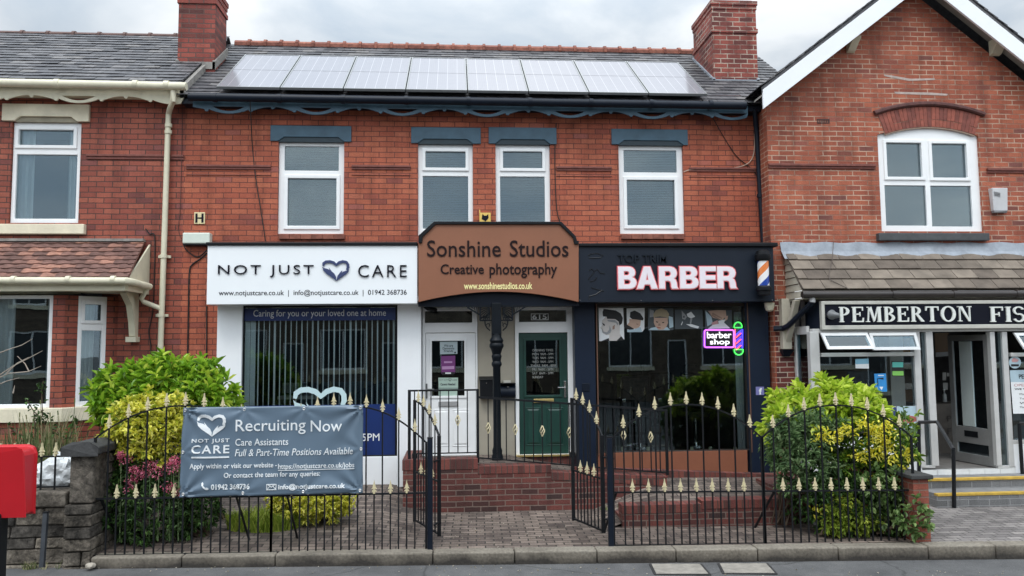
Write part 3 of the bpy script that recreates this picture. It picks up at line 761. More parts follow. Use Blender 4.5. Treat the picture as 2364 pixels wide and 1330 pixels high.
for k in range(n):
    xx = X_(561 + 12.45 * k, 840, YG + .12); zt, zb = Z_(740, 738, YG + .12), Z_(740, 1000, YG + .12)
    a = R(56 + random.uniform(-9, 9)) if k > 2 else R(30)
    if k in (5, 13, 15, 19, 22): a = R(50)
    a = R(25 + random.uniform(-10, 10)) if k > 2 else a
    hw = .036 if k < 3 else random.choice((.004, .006, .008, .01, .013)); dx, dy = hw * math.cos(a), hw * math.sin(a); t_ = .002
    mb.hexa([(xx - dx - t_, YG + .06 - dy, zb), (xx - dx + t_, YG + .06 - dy, zb), (xx + dx + t_, YG + .06 + dy, zb), (xx + dx - t_, YG + .06 + dy, zb),
             (xx - dx - t_, YG + .06 - dy, zt), (xx - dx + t_, YG + .06 - dy, zt), (xx + dx + t_, YG + .06 + dy, zt), (xx + dx - t_, YG + .06 + dy, zt)])
mb.build('vertical_blind', mat('blind fabric', (.9, .92, .95), .6, .03), sw1)
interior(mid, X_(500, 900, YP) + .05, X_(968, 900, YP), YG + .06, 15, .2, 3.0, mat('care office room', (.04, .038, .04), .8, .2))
# --- barber
for p in ((1328.5, 699, 1376, 1110), (1727.5, 699, 1780, 1140)):
    mb = MB(); bx(mb, p, YP, YP + .3); mb.build('pilaster', mat('navy panel', (.009, .016, .033), .4, .15, 2, spec=.25), mid, bevel=.006)
mb = MB(); bx(mb, (1376, 1043, 1727, 1150), YP + .03, YP + .28); mb.build('stall_riser', STALL, mid, bevel=.004)
x0, x1, z0, z1 = pxrect((1376, 699, 1727, 1043), YG); mb = MB(); mb.rect(x0, x1, z0, z1, YG - .04, YG + .05, [(x0 + .03, x1 - .04, z0 + .02, z1 - .06)])
sw2 = mb.build('shop_window', mat('brown black frame', (.03, .017, .012), .4, .2), mid, bevel=.004)
mb = MB(); mb.box(x0 + .02, x1 - .02, YG + .01, YG + .02, z0 + .01, z1 - .03); mb.build('pane', GLASS_SHOP, sw2)
for q in (x0 + .002, x1 - .016):
    mb = MB(); mb.box(q, q + .014, YP - .012, YP + .06, z0 - .02, z1); mb.build('frame_edge', mat('brown edge trim', (.14, .07, .045), .5, .1), sw2)
BWX0, BWX1, BWZ0, BWZ1 = x0, x1, z0, z1
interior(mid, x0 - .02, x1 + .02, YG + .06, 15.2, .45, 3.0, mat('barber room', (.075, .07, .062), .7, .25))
x_, x2_, z_, z2_ = pxrect((1700, 720, 1722, 1040), YG + .1)
mb = MB(); n = 24
for i in range(n + 1):
    xx = x_ + (x2_ - x_) * i / n; yy = YG + .12 + .02 * math.sin(i * 1.3); mb.v += [(xx, yy, z_), (xx, yy, z2_)]
for i in range(n): mb.f.append((2 * i, 2 * i + 2, 2 * i + 3, 2 * i + 1)); mb.m.append(0)
mb.build('curtain', CURTAIN, sw2, smooth=True)
# --- entrance between the shops
YD = 11.92
mb = MB(); bx(mb, (1103.5, 700, 1189.5, 1075), YD + .03, YD + .2); mb.build('entrance_wall', BEIGE, mid)
mb = MB(); bx(mb, (1325.5, 700, 1331, 1060), YP + .12, YD + .2); mb.build('door_reveal', mat('brown reveal', (.13, .085, .07), .6, .1), mid)
mb = MB(); xa, xb = X_(966, 700, 11.5), X_(1336, 700, 11.5); mb.box(xa, xb, 11.44, 11.52, 2.84, 3.2); mb.box(xa, xb, 11.52, 12.1, Z_(1147, 709, 11.9), Z_(1147, 709, 11.9) + .08)
mb.build('entrance_beam', NAVY, mid)


def door(fr_px, top_px, leaf_px, glass_px, panels, leafm, handle_side, label):
    x0, x1, z0, z1 = pxrect(fr_px, YD); t = pxrect(top_px, YD); l = pxrect(leaf_px, YD); g = pxrect(glass_px, YD)
    mb = MB(); mb.rect(x0, x1, z0, z1, YD, YD + .1, [t, l]); fr = mb.build('door_frame', WHITE, mid, bevel=.01)
    mb = MB(); mb.box(t[0], t[1], YD + .04, YD + .05, t[2], t[3]); mb.build('fanlight', GLASS_UP, fr)
    mb = MB(); q = .004; mb.rect(l[0] + q, l[1] - q, l[2] + q, l[3] - q, YD + .03, YD + .085, [g])
    w_ = .03; mb.rect(g[0] - w_, g[1] + w_, g[2] - w_, g[3] + w_, YD + .012, YD + .03, [(g[0] + .006, g[1] - .006, g[2] + .006, g[3] - .006)])
    for p in panels:
        a, b, c, d = pxrect(p, YD); i = .028
        mb.hexa([(a, YD + .03, c), (b, YD + .03, c), (b, YD + .03, d), (a, YD + .03, d), (a + i, YD + .018, c + i), (b - i, YD + .018, c + i), (b - i, YD + .018, d - i), (a + i, YD + .018, d - i)])
        mb.rect(a - .018, b + .018, c - .018, d + .018, YD + .022, YD + .031, [(a - .004, b + .004, c - .004, d + .004)])
    dr = mb.build('door', leafm, mid, bevel=.005); dr['label'] = label
    mb = MB(); mb.box(g[0], g[1], YD + .055, YD + .065, g[2], g[3]); mb.build('pane', GLASS_SHOP, dr)
    return fr, dr, t, l, g


fr1, d1, t1, l1, g1 = door((975, 708, 1103, 1053), (981, 718, 1090, 745), (982, 768, 1099, 1051), (996, 786, 1073, 915), [(1003, 948, 1035, 1028), (1047, 948, 1081, 1028)], WHITE, 'l', 'white panelled door with half glass')
fr2, d2, t2, l2, g2 = door((1190, 708, 1325, 1050), (1198, 716, 1308, 743), (1198.5, 768, 1312, 1049), (1214, 785, 1293, 913), [(1217, 944, 1247, 1026), (1265, 944, 1299, 1026)], GREEN, 'r', 'dark green panelled door with half glass')
for p, par, mt in (((1012, 927, 1057, 938), d1, mat('grey letter plate', (.3, .3, .3), .4, .1)), ((1232, 921, 1279, 930), d2, BRASS)):
    mb = MB(); a, b, c, d = pxrect(p, YD); mb.box(a, b, YD + .005, YD + .03, c, d); mb.build('letter_plate', mt, par, bevel=.004)
def handle(px, py0, py1, lev, par, mt):
    mb = MB(); x = X_(px, (py0 + py1) / 2, YD); za, zb = Z_(px, py1, YD), Z_(px, py0, YD); mb.box(x - .018, x + .018, YD + .012, YD + .03, za, zb)
    zl = zb - (zb - za) * .38; mb.tube([(x, YD + .02, zl), (x, YD - .03, zl), (x + lev, YD - .035, zl)], .011, 8)
    mb.build('handle', mt, par, bevel=.003)
handle(984, 886, 920, .12, d1, ALUD); handle(1305, 880, 918, -.12, d2, CHROME)
for p in ((976, 1053.5, 1103, 1056.5), (1191, 1050.5, 1322, 1054)):
    mb = MB(); bx(mb, p, YD - .05, YD + .1); mb.build('threshold', BRASS, mid)
mb = MB(); bx(mb, (960, 1057, 1335, 1092), YD - .01, YD + .15); mb.build('door_step', SOLDIER, mid)
mb = MB(); a, b, c, d = pxrect((1226, 724, 1266, 739), YD + .035); mb.rect(a, b, c, d, YD + .03, YD + .038, [(a + .008, b - .008, c + .008, d - .008)]); mb.build('number_frame', WTXT, fr2)
lettering('615', (1229, 726, 1262, 737), YD + .038, WTXT, fr2, bold=.01, name='number')
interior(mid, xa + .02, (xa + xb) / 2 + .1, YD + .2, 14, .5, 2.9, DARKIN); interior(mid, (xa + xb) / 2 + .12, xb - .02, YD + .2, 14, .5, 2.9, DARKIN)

# ================================================================== LEFT HOUSE
lh = thing('terraced_house', 'red brick terraced house with cream paintwork and tiled bay window at the left edge', 'house', (-6.5, YW, 0))
LX0 = -9.6
lw_out = (28, 284, 188, 516); lo_ = pxrect(lw_out, YW + .05)
BAYX1 = -4.98
mb = MB(); mb.rect(LX0, XB0 - .001, -.2, 6.33, YW, YW + .24, [lo_, (LX0 + .4, X_(232, 800, YW), 1.35, 3.2)]); mb.build('wall', BRICK_LEFT, lh)
window(lh, lw_out, [(44, 300, 171, 336, .05), (36, 357, 176, 505)], YW + .04, curtains=((30, 70), (150, 182)))
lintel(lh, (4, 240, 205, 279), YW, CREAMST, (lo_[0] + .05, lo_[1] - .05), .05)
mb = MB(); a, b, c, d = pxrect((-30, 517, 194, 540), YW - .07); mb.box(a, b, YW - .08, YW + .06, c, d); mb.build('sill', CREAMST, lh, bevel=.01)
for xa_, xb_, y_ in ((200, 432, 361),):
    x0, x1 = X_(xa_, y_, YW), XB0 - .002; z = Z_(xa_, y_, YW); mb = MB()
    mb.box(x0, x1, YW - .035, YW + .02, z - .005, z + .03); mb.box(x0, x1, YW - .02, YW + .02, z - .045, z - .006)
    mb.build('string_course', MATS['moulded brick'], lh, bevel=.006)
interior(lh, LX0 + .1, XB0 - .1, YW + .25, YW + 2.5, 3.4, 6.1, mat('bedroom', (.12, .12, .125), .8, .1))
# roof a little higher than the neighbour's
LEZ = 6.235; LEY = 11.70; LX1 = XB0 + .0
mb = MB(); tiles(mb, (LX0, LEY, LEZ), (1, 0, 0), sv, LX1 - LX0, 3.06, .165, .25, .011, jit=.009)
e1 = Vector((0, LEY, LEZ - .02)); e2 = e1 + sv * 3.06
mb.face([(LX0, e1.y, e1.z), (LX1, e1.y, e1.z), (LX1, e2.y, e2.z), (LX0, e2.y, e2.z)])
mb.face([(LX0, e2.y, e2.z), (LX1, e2.y, e2.z), (LX1, e2.y + 3, e2.z - 2.1), (LX0, e2.y + 3, e2.z - 2.1)])
lroof = mb.build('roof', SLATE, lh)
mb = MB(); ridge(mb, LX0, LX1 - .3, e2.y, e2.z - .03, .085, .45); mb.build('ridge_tiles', mat('brown ridge', (.12, .07, .06), .8, .3, 8), lroof, smooth=True)
mb = MB(); a = Vector((LX1, LEY + .05, LEZ - .19)); t = sv * 1.35
mb.hexa([a, a + Vector((.06, 0, 0)), a + Vector((.06, 0, 0)) + t, a + t] + [q + Vector((0, 0, .19)) for q in (a, a + Vector((.06, 0, 0)), a + Vector((.06, 0, 0)) + t, a + t)])
mb.build('verge', MORTAR, lroof)
chimney(lroof, 411, 496, 146, -30, 12.72, .62, BRICK_STACK, 2, .78)
mb = valance(LX0, X_(424, 225, 11.75), 6.23, 6.075, 11.75, X_(182, 215, 11.75) - 1.37 * 2, 1.37); mb.build('eaves_board', CREAM, lh, bevel=.004)
mb = MB(); mb.box(LX0, XB0 - .02, 11.776, 12.0, 6.09, 6.225); mb.build('soffit', CREAM, lh)
mb = MB(); gx1 = X_(430, 200, 11.62); mb.tube([(LX0, 11.63, 6.215), (gx1, 11.63, 6.185)], .06, 12)
for px_ in (132, 313, 385): x = X_(px_, 200, 11.63); mb.tube([(x - .035, 11.63, 6.197), (x + .035, 11.63, 6.197)], .069, 12)
mb.build('gutter', CREAM, lh, smooth=True)
pts = [W(400, 205, 11.66), W(400, 232, 11.66), W(392, 252, 11.84), W(389, 265, 11.92), W(381, 500, 11.92), W(369, 850, 11.92), W(366, 960, 11.92)]
mb = MB(); mb.tube(pts, .041, 10)
for px_, py_ in ((389, 290), (388.5, 305), (377.5, 592), (371.5, 728)): mb.tube([W(px_, py_ - 4, 11.92), W(px_, py_ + 4, 11.92)], .054, 10)
for px_, py_ in ((377.5, 592), (371.5, 728)):
    q = W(px_, py_, 11.92); mb.box(q.x - .09, q.x + .09, 11.955, 11.99, q.z - .02, q.z + .02)
mb.build('downpipe', CREAM, lh, smooth=True)
# bay window
YB = 11.45; bxr = X_(147, 800, YB); bx2, by2 = X_(270, 800, YW), YW
zs0, zs1 = Z_(60, 975, YB - .05), Z_(60, 943, YB - .05); zt = Z_(60, 682, YB)
mb = MB(); mb.box(LX0, X_(120, 800, YB) - .0, YB, YB + .3, -.2, zs0)                # base below the sill
mb.hexa([(X_(120, 800, YB), YB, -.2), (bxr, YB, -.2), (bx2, by2, -.2), (X_(120, 800, YB), by2, -.2), (X_(120, 800, YB), YB, zs0), (bxr, YB, zs0), (bx2, by2, zs0), (X_(120, 800, YB), by2, zs0)])
x120 = X_(119, 800, YB)
dv = Vector((bx2 - bxr, by2 - YB, 0)); c1 = Vector((bxr, YB, 0)) + dv * .24; c2 = Vector((bxr, YB, 0)) + dv * .78
mb.hexa([(x120, YB, zs1), (bxr, YB, zs1), (c1.x, c1.y, zs1), (x120, YB + .3, zs1), (x120, YB, zt), (bxr, YB, zt), (c1.x, c1.y, zt), (x120, YB + .3, zt)])
mb.hexa([(c2.x, c2.y, zs1), (bx2, by2, zs1), (bx2 - .1, by2 + .1, zs1), (c2.x - .1, c2.y + .1, zs1), (c2.x, c2.y, zt), (bx2, by2, zt), (bx2 - .1, by2 + .1, zt), (c2.x - .1, c2.y + .1, zt)])
bay = mb.build('bay', BRICK_LEFT, lh)
mb = MB(); p0 = [(LX0, YB - .06), (bxr + .03, YB - .06), (bx2 + .05, by2 - .03), (bx2 + .05, by2), (LX0, by2)]
mb.v += [(x, y, zs0) for x, y in p0] + [(x, y, zs1) for x, y in p0]
for i in range(5): mb.f.append((i, (i + 1) % 5, 5 + (i + 1) % 5, 5 + i)); mb.m.append(0)
mb.f.append((5, 6, 7, 8, 9)); mb.m.append(0); mb.build('bay_sill', CREAMST, bay, bevel=.012)
window(lh, (-130, 682, 119, 943), [(-118, 690, 110, 934)], YB + .04, curtains=((-60, 20), (95, 118)), name='bay_window')
# canted side light
fr = MB(); u = (c2 - c1).normalized(); nn = Vector((u.y, -u.x, 0)); LW = (c2 - c1).length
def cant(mb_, a0, a1, z0_, z1_, d0, d1):
    p = [c1 + u * a + nn * d for a, d in ((a0, d0), (a1, d0), (a1, d1), (a0, d1))]
    mb_.hexa([(q.x, q.y, z0_) for q in p] + [(q.x, q.y, z1_) for q in p])
zm = Z_(200, 752, YB + .2); fw = .06
for a0, a1, za, zb in ((0, fw, zs1, zt), (LW - fw, LW, zs1, zt), (fw, LW - fw, zs1, zs1 + .07), (fw, LW - fw, zt - .09, zt), (fw, LW - fw, zm - .07, zm + .03)): cant(fr, a0, a1, za, zb, -.06, 0)
for a0, a1, za, zb in ((fw * .6, fw * 1.5, zm + .03, zt - .05), (LW - fw * 1.5, LW - fw * .6, zm + .03, zt - .05), (fw * 1.5, LW - fw * 1.5, zt - .12, zt - .05), (fw * 1.5, LW - fw * 1.5, zm + .03, zm + .08)): cant(fr, a0, a1, za, zb, 0, .02)
f_ = fr.build('bay_window', WHITE, lh, bevel=.006)
mb = MB(); cant(mb, fw, LW - fw, zs1 + .07, zt - .09, -.045, -.035); mb.build('pane', GLASS_UP, f_)
mb = MB(); n = 30
for i in range(n + 1):
    q = c1 + u * (fw + (LW - 2.2 * fw) * i / n * .8) - nn * (.13 + .02 * math.sin(i * .8)); mb.v += [(q.x, q.y, zs1), (q.x, q.y, zt)]
for i in range(n): mb.f.append((2 * i, 2 * i + 2, 2 * i + 3, 2 * i + 1)); mb.m.append(0)
mb.build('curtain', CURTAIN, f_, smooth=True)
interior(lh, LX0 + .05, bxr + .05, YB + .35, YB + 4, zs1 - .2, zt + .1, DARKIN)
# canopy over the bay
cy0 = 11.16; ca = W(296, 641, cy0); cb = W(335, 557, 11.98); sl = Vector((cb.x - ca.x, 11.98 - cy0, cb.z - ca.z)); hl = sl.length
mb = MB(); tiles(mb, (LX0, cy0, ca.z), (1, 0, 0), sl, ca.x - LX0, hl, .118, .2, .016, jit=.004, wave=.013, stag=.5, gap=.004)
mb.face([(LX0, cy0 + .02, ca.z - .012), (ca.x, cy0 + .02, ca.z - .012), (cb.x, 11.98, cb.z - .012), (LX0, 11.98, cb.z - .012)])
can = mb.build('canopy', CLAY, lh)
mb = MB(); mb.box(LX0, cb.x, 11.9, 12.0, cb.z - .01, cb.z + .03); mb.build('flashing', MORTAR, can)
mb = MB(); fz0, fz1 = Z_(150, 672, 11.22), Z_(150, 652, 11.22)
mb.box(LX0, ca.x - .05, 11.2, 11.24, fz0, fz1); mb.box(LX0, ca.x - .06, 11.241, 12.0, fz0 + .01, fz0 + .03)
mb.panel([(0, 0)], [], 0, 0) if False else None
xx = ca.x - .06
mb.raw([(xx, 11.24, fz0), (xx, 12, fz0), (xx, 12, cb.z - .05), (xx, 11.24, ca.z - .03), (xx + .025, 11.24, fz0), (xx + .025, 12, fz0), (xx + .025, 12, cb.z - .05), (xx + .025, 11.24, ca.z - .03)],
       [(0, 1, 2, 3), (7, 6, 5, 4), (0, 4, 5, 1), (3, 2, 6, 7), (0, 3, 7, 4)])
mb.build('fascia', CREAM, can, bevel=.004)
mb = MB(); gz = Z_(150, 648, 11.12); mb.tube([(LX0, 11.12, gz + .02), (ca.x - .01, 11.12, gz - .005), (ca.x + .03, 11.2, gz - .01), (ca.x + .03, 11.84, gz - .03)], .05, 10)
for px_ in (32, 158, 262): x = X_(px_, 648, 11.12); mb.tube([(x - .03, 11.12, gz + .01), (x + .03, 11.12, gz + .01)], .058, 10)
gp = [(ca.x + .03, 11.8, gz - .03), W(326, 690, 11.82), W(332, 697, 11.86), W(372, 713, 11.92)]
mb.tube(gp, .036, 10); mb.build('gutter', CREAM, can, smooth=True)
# bracket
br = MB(); bx_ = X_(303, 740, 11.85)
prof = [(12.0, Z_(303, 782, 12)), (11.9, Z_(303, 776, 11.9)), (11.86, Z_(303, 745, 11.9)), (11.76, Z_(300, 705, 11.8)), (11.55, Z_(290, 678, 11.6)), (11.55, fz0), (12.0, fz0)]
br.v += [(bx_ - .045, y, z) for y, z in prof] + [(bx_ + .045, y, z) for y, z in prof]; k = len(prof)
br.f += [tuple(range(k)), tuple(range(2 * k - 1, k - 1, -1))] + [(i, (i + 1) % k, k + (i + 1) % k, k + i) for i in range(k)]; br.m += [0] * (k + 2)
br.box(bx_ - .075, bx_ + .075, 11.84, 12.0, Z_(303, 790, 11.9), Z_(303, 778, 11.9)); br.build('bracket', CREAM, can, bevel=.005)

# ================================================================== RIGHT HOUSE (fish shop)
YR = 11.58
rh = thing('gabled_house', 'orange red brick gabled house with white bargeboards above the fish shop', 'house', (7, YR, 0))
RX0 = 4.9; RX1 = 10.4
YBG = 11.25
la, lb = W(1760, 208, YBG), W(2025, 4, YBG); ra, rb = W(2231.8, 0, YBG), W(2364, 105, YBG)
ml = (lb.z - la.z) / (lb.x - la.x); mr_ = (rb.z - ra.z) / (rb.x - ra.x)
AX = ((ra.z - mr_ * ra.x) - (la.z - ml * la.x)) / (ml - mr_); AZ = la.z + ml * (AX - la.x)
ww = pxrect((2027, 297, 2260, 535), YR + .04)
mb = MB()
top = [(ww[1] + (ww[0] - ww[1]) * i / 12, ww[3] - .12 + .12 * math.sin(math.pi * i / 12) ** .8) for i in range(13)]
mb.panel([(RX0, -.2), (RX1, -.2), (RX1, AZ + mr_ * (RX1 - AX) - .28), (AX, AZ - .28), (RX0, AZ + ml * (RX0 - AX) - .28)],
         [[(ww[0], ww[2]), (ww[1], ww[2])] + top, [(5.25, .1), (5.25, 3.1), (10.2, 3.1), (10.2, .1)]], YR, YR + .25)
mb.box(RX0, RX0 + .24, YR + .26, YR + 4, -.2, AZ + ml * (RX0 - AX) - .28)
mb.build('wall', BRICK_RIGHT, rh)
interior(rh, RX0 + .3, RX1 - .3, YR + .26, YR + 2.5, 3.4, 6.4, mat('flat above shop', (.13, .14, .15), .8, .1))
window(rh, (2027, 297, 2261, 535), [(2046, 330, 2127, 409, .05), (2151, 332, 2231, 411, .05), (2044, 428, 2139, 521), (2150, 429, 2244, 523)], YR + .04, arch=.12)
mb = MB(); a, b, c, d = pxrect((2029, 538, 2284, 555), YR - .08); mb.box(a, b, YR - .09, YR + .06, c, d); mb.build('sill', mat('slate sill', (.06, .065, .07), .6, .3, 6), rh, bevel=.008)
# arch of bricks on edge
mb = MB(); aw0, aw1, azb, azt = X_(2022, 290, YR), X_(2268, 290, YR), Z_(2145, 293, YR), Z_(2145, 247, YR); acx = (aw0 + aw1) / 2; n = 25
Rr = 2.3
for k in range(n):
    t0, t1 = (k + .05) / n, (k + .95) / n
    def ap(f, r): th = (f - .5) * 2 * .332; return (acx + r * math.sin(th), azb - Rr + r * math.cos(th))
    r0, r1 = Rr, Rr + (azt - azb)
    q = [ap(t0, r0), ap(t1, r0), ap(t1, r1), ap(t0, r1)]
    mid_ = random.choice((0, .5, .5))
    if mid_:
        i0, i1 = [((q[0][j] + q[3][j]) / 2, (q[1][j] + q[2][j]) / 2) for j in (0, 1)]
        ra_, rb_ = r0 + (r1 - r0) * .34, r0 + (r1 - r0) * .37
        mb.panel([ap(t0, r0), ap(t1, r0), ap(t1, ra_), ap(t0, ra_)], [], YR - .012, YR + .02); mb.panel([ap(t0, rb_), ap(t1, rb_), ap(t1, r1), ap(t0, r1)], [], YR - .012, YR + .02)
    else: mb.panel(q, [], YR - .012, YR + .02)
mb.build('arch', island('arch brick', [(0, (.2, .06, .045)), (1, (.36, .1, .065))], rough=.7, noise=.35), rh)
mb = MB(); r2 = Rr + (azt - azb) + .045
mb.panel([ap(i / 20, Rr - .02) for i in range(21)] + [ap(i / 20, r2 - .05) for i in range(20, -1, -1)], [], YR - .003, YR + .02)
mb.build('arch_mortar', mat('pale mortar', (.42, .3, .23), .9, .15), rh)
mb = MB(); mb.tube([(p[0], YR - .02, p[1]) for p in [ap(-.03 + 1.06 * i / 24, r2) for i in range(25)]], .04, 8); mb.build('hood_mould', mat('dark moulded brick', (.1, .035, .03), .6, .4, 15), rh, smooth=True)
for xa_, xb_, y_ in ((1771, 2020, 381), (2277, 2420, 392)):
    x0, x1 = max(X_(xa_, y_, YR), RX0), X_(xb_, y_, YR); z = Z_(xa_, y_ + 2, YR); mb = MB()
    mb.box(x0, x1, YR - .04, YR + .02, z - .005, z + .035); mb.box(x0, x1, YR - .022, YR + .02, z - .04, z - .006); mb.build('string_course', MATS['moulded brick'], rh, bevel=.006)
mb = MB(); a, b, c, d = pxrect((1886, 275, 1915, 285), YR - .003); mb.rect(a, b, c, d, YR - .006, YR + .02, [(a + .012 + i * (b - a - .02) / 6, a + .03 + i * (b - a - .02) / 6, c + .012, d - .012) for i in range(6)]); mb.build('air_brick', mat('dark vent', (.05, .025, .022), .7, .2), rh)
for pts in (((2040, 172), (2062, 175), (2100, 182), (2158, 181), (2157, 185), (2098, 187), (2060, 180), (2042, 176)), ((2064, 212), (2100, 213), (2150, 214), (2188, 217), (2186, 221), (2130, 219), (2068, 217))):
    mb = MB(); mb.panel([(W(x, y, YR).x, W(x, y, YR).z) for x, y in pts], [], YR - .004, YR + .001); mb.build('mortar_smear', mat('pale smear', (.45, .37, .33), .9, .25, 12), rh)
# roof and bargeboards
def slope(mb_, x_e, sgn, mt=None):
    m_ = ml if sgn > 0 else mr_
    e_ = Vector((0, 1, 0)); s_ = Vector((sgn, 0, abs(m_))).normalized(); L0 = abs(AX - x_e) / s_.x * sgn
    o_ = Vector((x_e, YBG - .03, AZ + .075 - abs(AX - x_e) * abs(m_)))
    tiles(mb_, o_, e_, s_, 5, L0, .2, .26, .012, jit=.006)
    p = [o_, o_ + e_ * 5, o_ + e_ * 5 + s_ * L0, o_ + s_ * L0]; mb_.face([q - Vector((0, 0, .015)) for q in p])
    a_ = [o_ + Vector((0, .015, -.016)), o_ + s_ * L0 + Vector((0, .015, -.016))]; mb_.face([a_[0], a_[1], a_[1] - Vector((0, 0, .1)), a_[0] - Vector((0, 0, .1))])
mb = MB(); slope(mb, la.x - .02, 1); slope(mb, 10.6, -1); rroof = mb.build('roof', SLATE, rh)
for xa_, m_ in ((la.x, ml), (10.6, mr_)):
    za = AZ + m_ * (xa_ - AX); mb = MB(); h = .30
    mb.panel([(xa_, za), (xa_, za - h), (AX, AZ - h), (AX, AZ)], [], YBG - .02, YBG + .02)
    o = mb.build('bargeboard', WHITEP, rroof, bevel=.004)
    mb = MB(); mb.panel([(xa_, za - .06), (xa_, za - .09), (AX, AZ - .09), (AX, AZ - .06)], [], YBG + .021, YR); mb.build('soffit', mat('grey soffit', (.3, .28, .25), .7, .1), rroof)
for p in ((1960, 92, 1978, 115), (2292, 93, 2316, 122)):
    mb = MB(); a, b, c, d = pxrect(p, YR - .1); mb.raw([], []); mb.hexa([(a, YR - .06, c), (b, YR - .06, c), (b, YR, c - .02), (a, YR, c - .02), (a, YR - .26, d), (b, YR - .26, d), (b, YR, d + .1), (a, YR, d + .1)]); mb.build('purlin_end', CREAM, rh, bevel=.008)
# lead flashing over the canopy, tiled canopy
cy = 10.95; ca = W(1857, 669, cy); cb = W(1806, 580, 11.56); s_ = Vector((0, 11.56 - cy, cb.z - ca.z)); cxl = (ca.x + cb.x) / 2
mb = MB(); tiles(mb, (cxl, cy, ca.z), (1, 0, 0), s_, 10 - cxl, s_.length - .02, s_.length / 4, .335, .02, jit=.004, stag=.42, gap=.008, over=1.12)
mb.face([(cxl, cy + .02, ca.z - .02), (10, cy + .02, ca.z - .02), (10, 11.56, cb.z - .02), (cxl, 11.56, cb.z - .02)])
canr = mb.build('canopy', CONC, rh)
mb = MB(); x = cxl - .05; rnd = random.Random(3); n = 60
zt_, zb_ = Z_(2000, 560, YR), Z_(2000, 581, YR)
for i in range(n):
    xa_, xb_ = x + (10 - x) * i / n, x + (10 - x) * (i + 1) / n
    w0, w1 = .01 * math.sin(i * .9), .01 * math.sin((i + 1) * .9)
    mb.face([(xa_, YR - .045 + w0 * .3, zb_), (xb_, YR - .045 + w1 * .3, zb_), (xb_, YR - .006, zt_ + w1), (xa_, YR - .006, zt_ + w0)])
    mb.face([(xa_, YR - .16 + w0, zb_ - .13), (xb_, YR - .16 + w1, zb_ - .13), (xb_, YR - .045 + w1 * .3, zb_), (xa_, YR - .045 + w0 * .3, zb_)])
mb.build('flashing', LEAD, canr, smooth=True)
# boarded cheek, fascia, gutter
mb = MB(); z0c = Z_(1803, 692, 11.5); xx = cxl + .02; k = 7
for i in range(k):
    za, zb = z0c + (cb.z - z0c) * i / k, z0c + (cb.z - z0c) * (i + 1) / k - .008
    def yf(z): return cy + .06 + (11.56 - cy - .06) * max(0, (z - ca.z) / (cb.z - ca.z))
    mb.hexa([(xx - .012, yf(za), za), (xx, yf(za), za), (xx, 11.57, za), (xx - .012, 11.57, za), (xx - .002, yf(zb), zb), (xx + .01, yf(zb), zb), (xx + .01, 11.57, zb), (xx - .002, 11.57, zb)])
mb.build('boarded_cheek', mat('cream boarding', (.5, .46, .37), .6, .12, 5), canr)
mb = MB(); mb.box(xx, 10, cy + .05, cy + .08, ca.z - .14, ca.z - .02); mb.box(xx, 10, cy + .081, 11.57, ca.z - .14, ca.z - .12); mb.build('fascia', mat('grey cream boarding', (.4, .37, .31), .6, .12, 5), canr)
mb = MB(); gz = ca.z - .075; mb.tube([(cxl - .03, cy - .03, gz), (10, cy - .03, gz)], .05, 10)
for px_ in (2060, 2200, 2345): x = X_(px_, 672, cy); mb.tube([(x - .03, cy - .03, gz), (x + .03, cy - .03, gz)], .058, 10)
mb.build('gutter', mat('brown black gutter', (.03, .024, .022), .4, .2), canr, smooth=True)
mb = MB(); mb.tube([W(1876, 676, cy), W(1875, 698, cy)], .045, 8); mb.build('gutter_outlet', mat('grey plastic', (.4, .4, .4), .5, .1), canr)
mb = MB(); mb.tube([W(1875, 696, cy), W(1868, 706, cy + .05), W(1820, 752, 11.3), W(1808, 758, 11.45), W(1786, 759, 11.52)], .042, 8); mb.build('downpipe', NAVY, canr, smooth=True)
br = MB(); bx_ = X_(1820, 740, 11.45); br.box(bx_ - .09, bx_ + .05, 11.46, 11.58, Z_(1820, 806, 11.5), Z_(1820, 690, 11.5))
q0, q1 = W(1838, 790, 11.46), W(1858, 695, 11.15); br.hexa([(bx_ - .04, 11.46, q0.z), (bx_ + .04, 11.46, q0.z), (bx_ + .04, 11.46, q0.z + .2), (bx_ - .04, 11.46, q0.z + .2), (bx_ - .04, 11.1, ca.z - .15), (bx_ + .04, 11.1, ca.z - .15), (bx_ + .04, 11.2, ca.z - .14), (bx_ - .04, 11.2, ca.z - .14)])
br.build('bracket', MATS['cream boarding'], canr, bevel=.006)
mb = MB(); mb.hexa([(bx_ - .06, 11.52, Z_(1820, 823, 11.5)), (bx_ + .03, 11.52, Z_(1820, 823, 11.5)), (bx_ + .03, 11.58, Z_(1820, 823, 11.5)), (bx_ - .06, 11.58, Z_(1820, 823, 11.5)), (bx_ - .11, 11.44, Z_(1820, 807, 11.5)), (bx_ + .08, 11.44, Z_(1820, 807, 11.5)), (bx_ + .08, 11.58, Z_(1820, 807, 11.5)), (bx_ - .11, 11.58, Z_(1820, 807, 11.5))]); mb.build('corbel', NAVY, canr)
mb = MB(); mb.box(RX0 + .02, 5.245, YR - .008, YR, 0, Z_(1800, 690, YR)); mb.build('lower_wall', BRICK_LOW, rh)

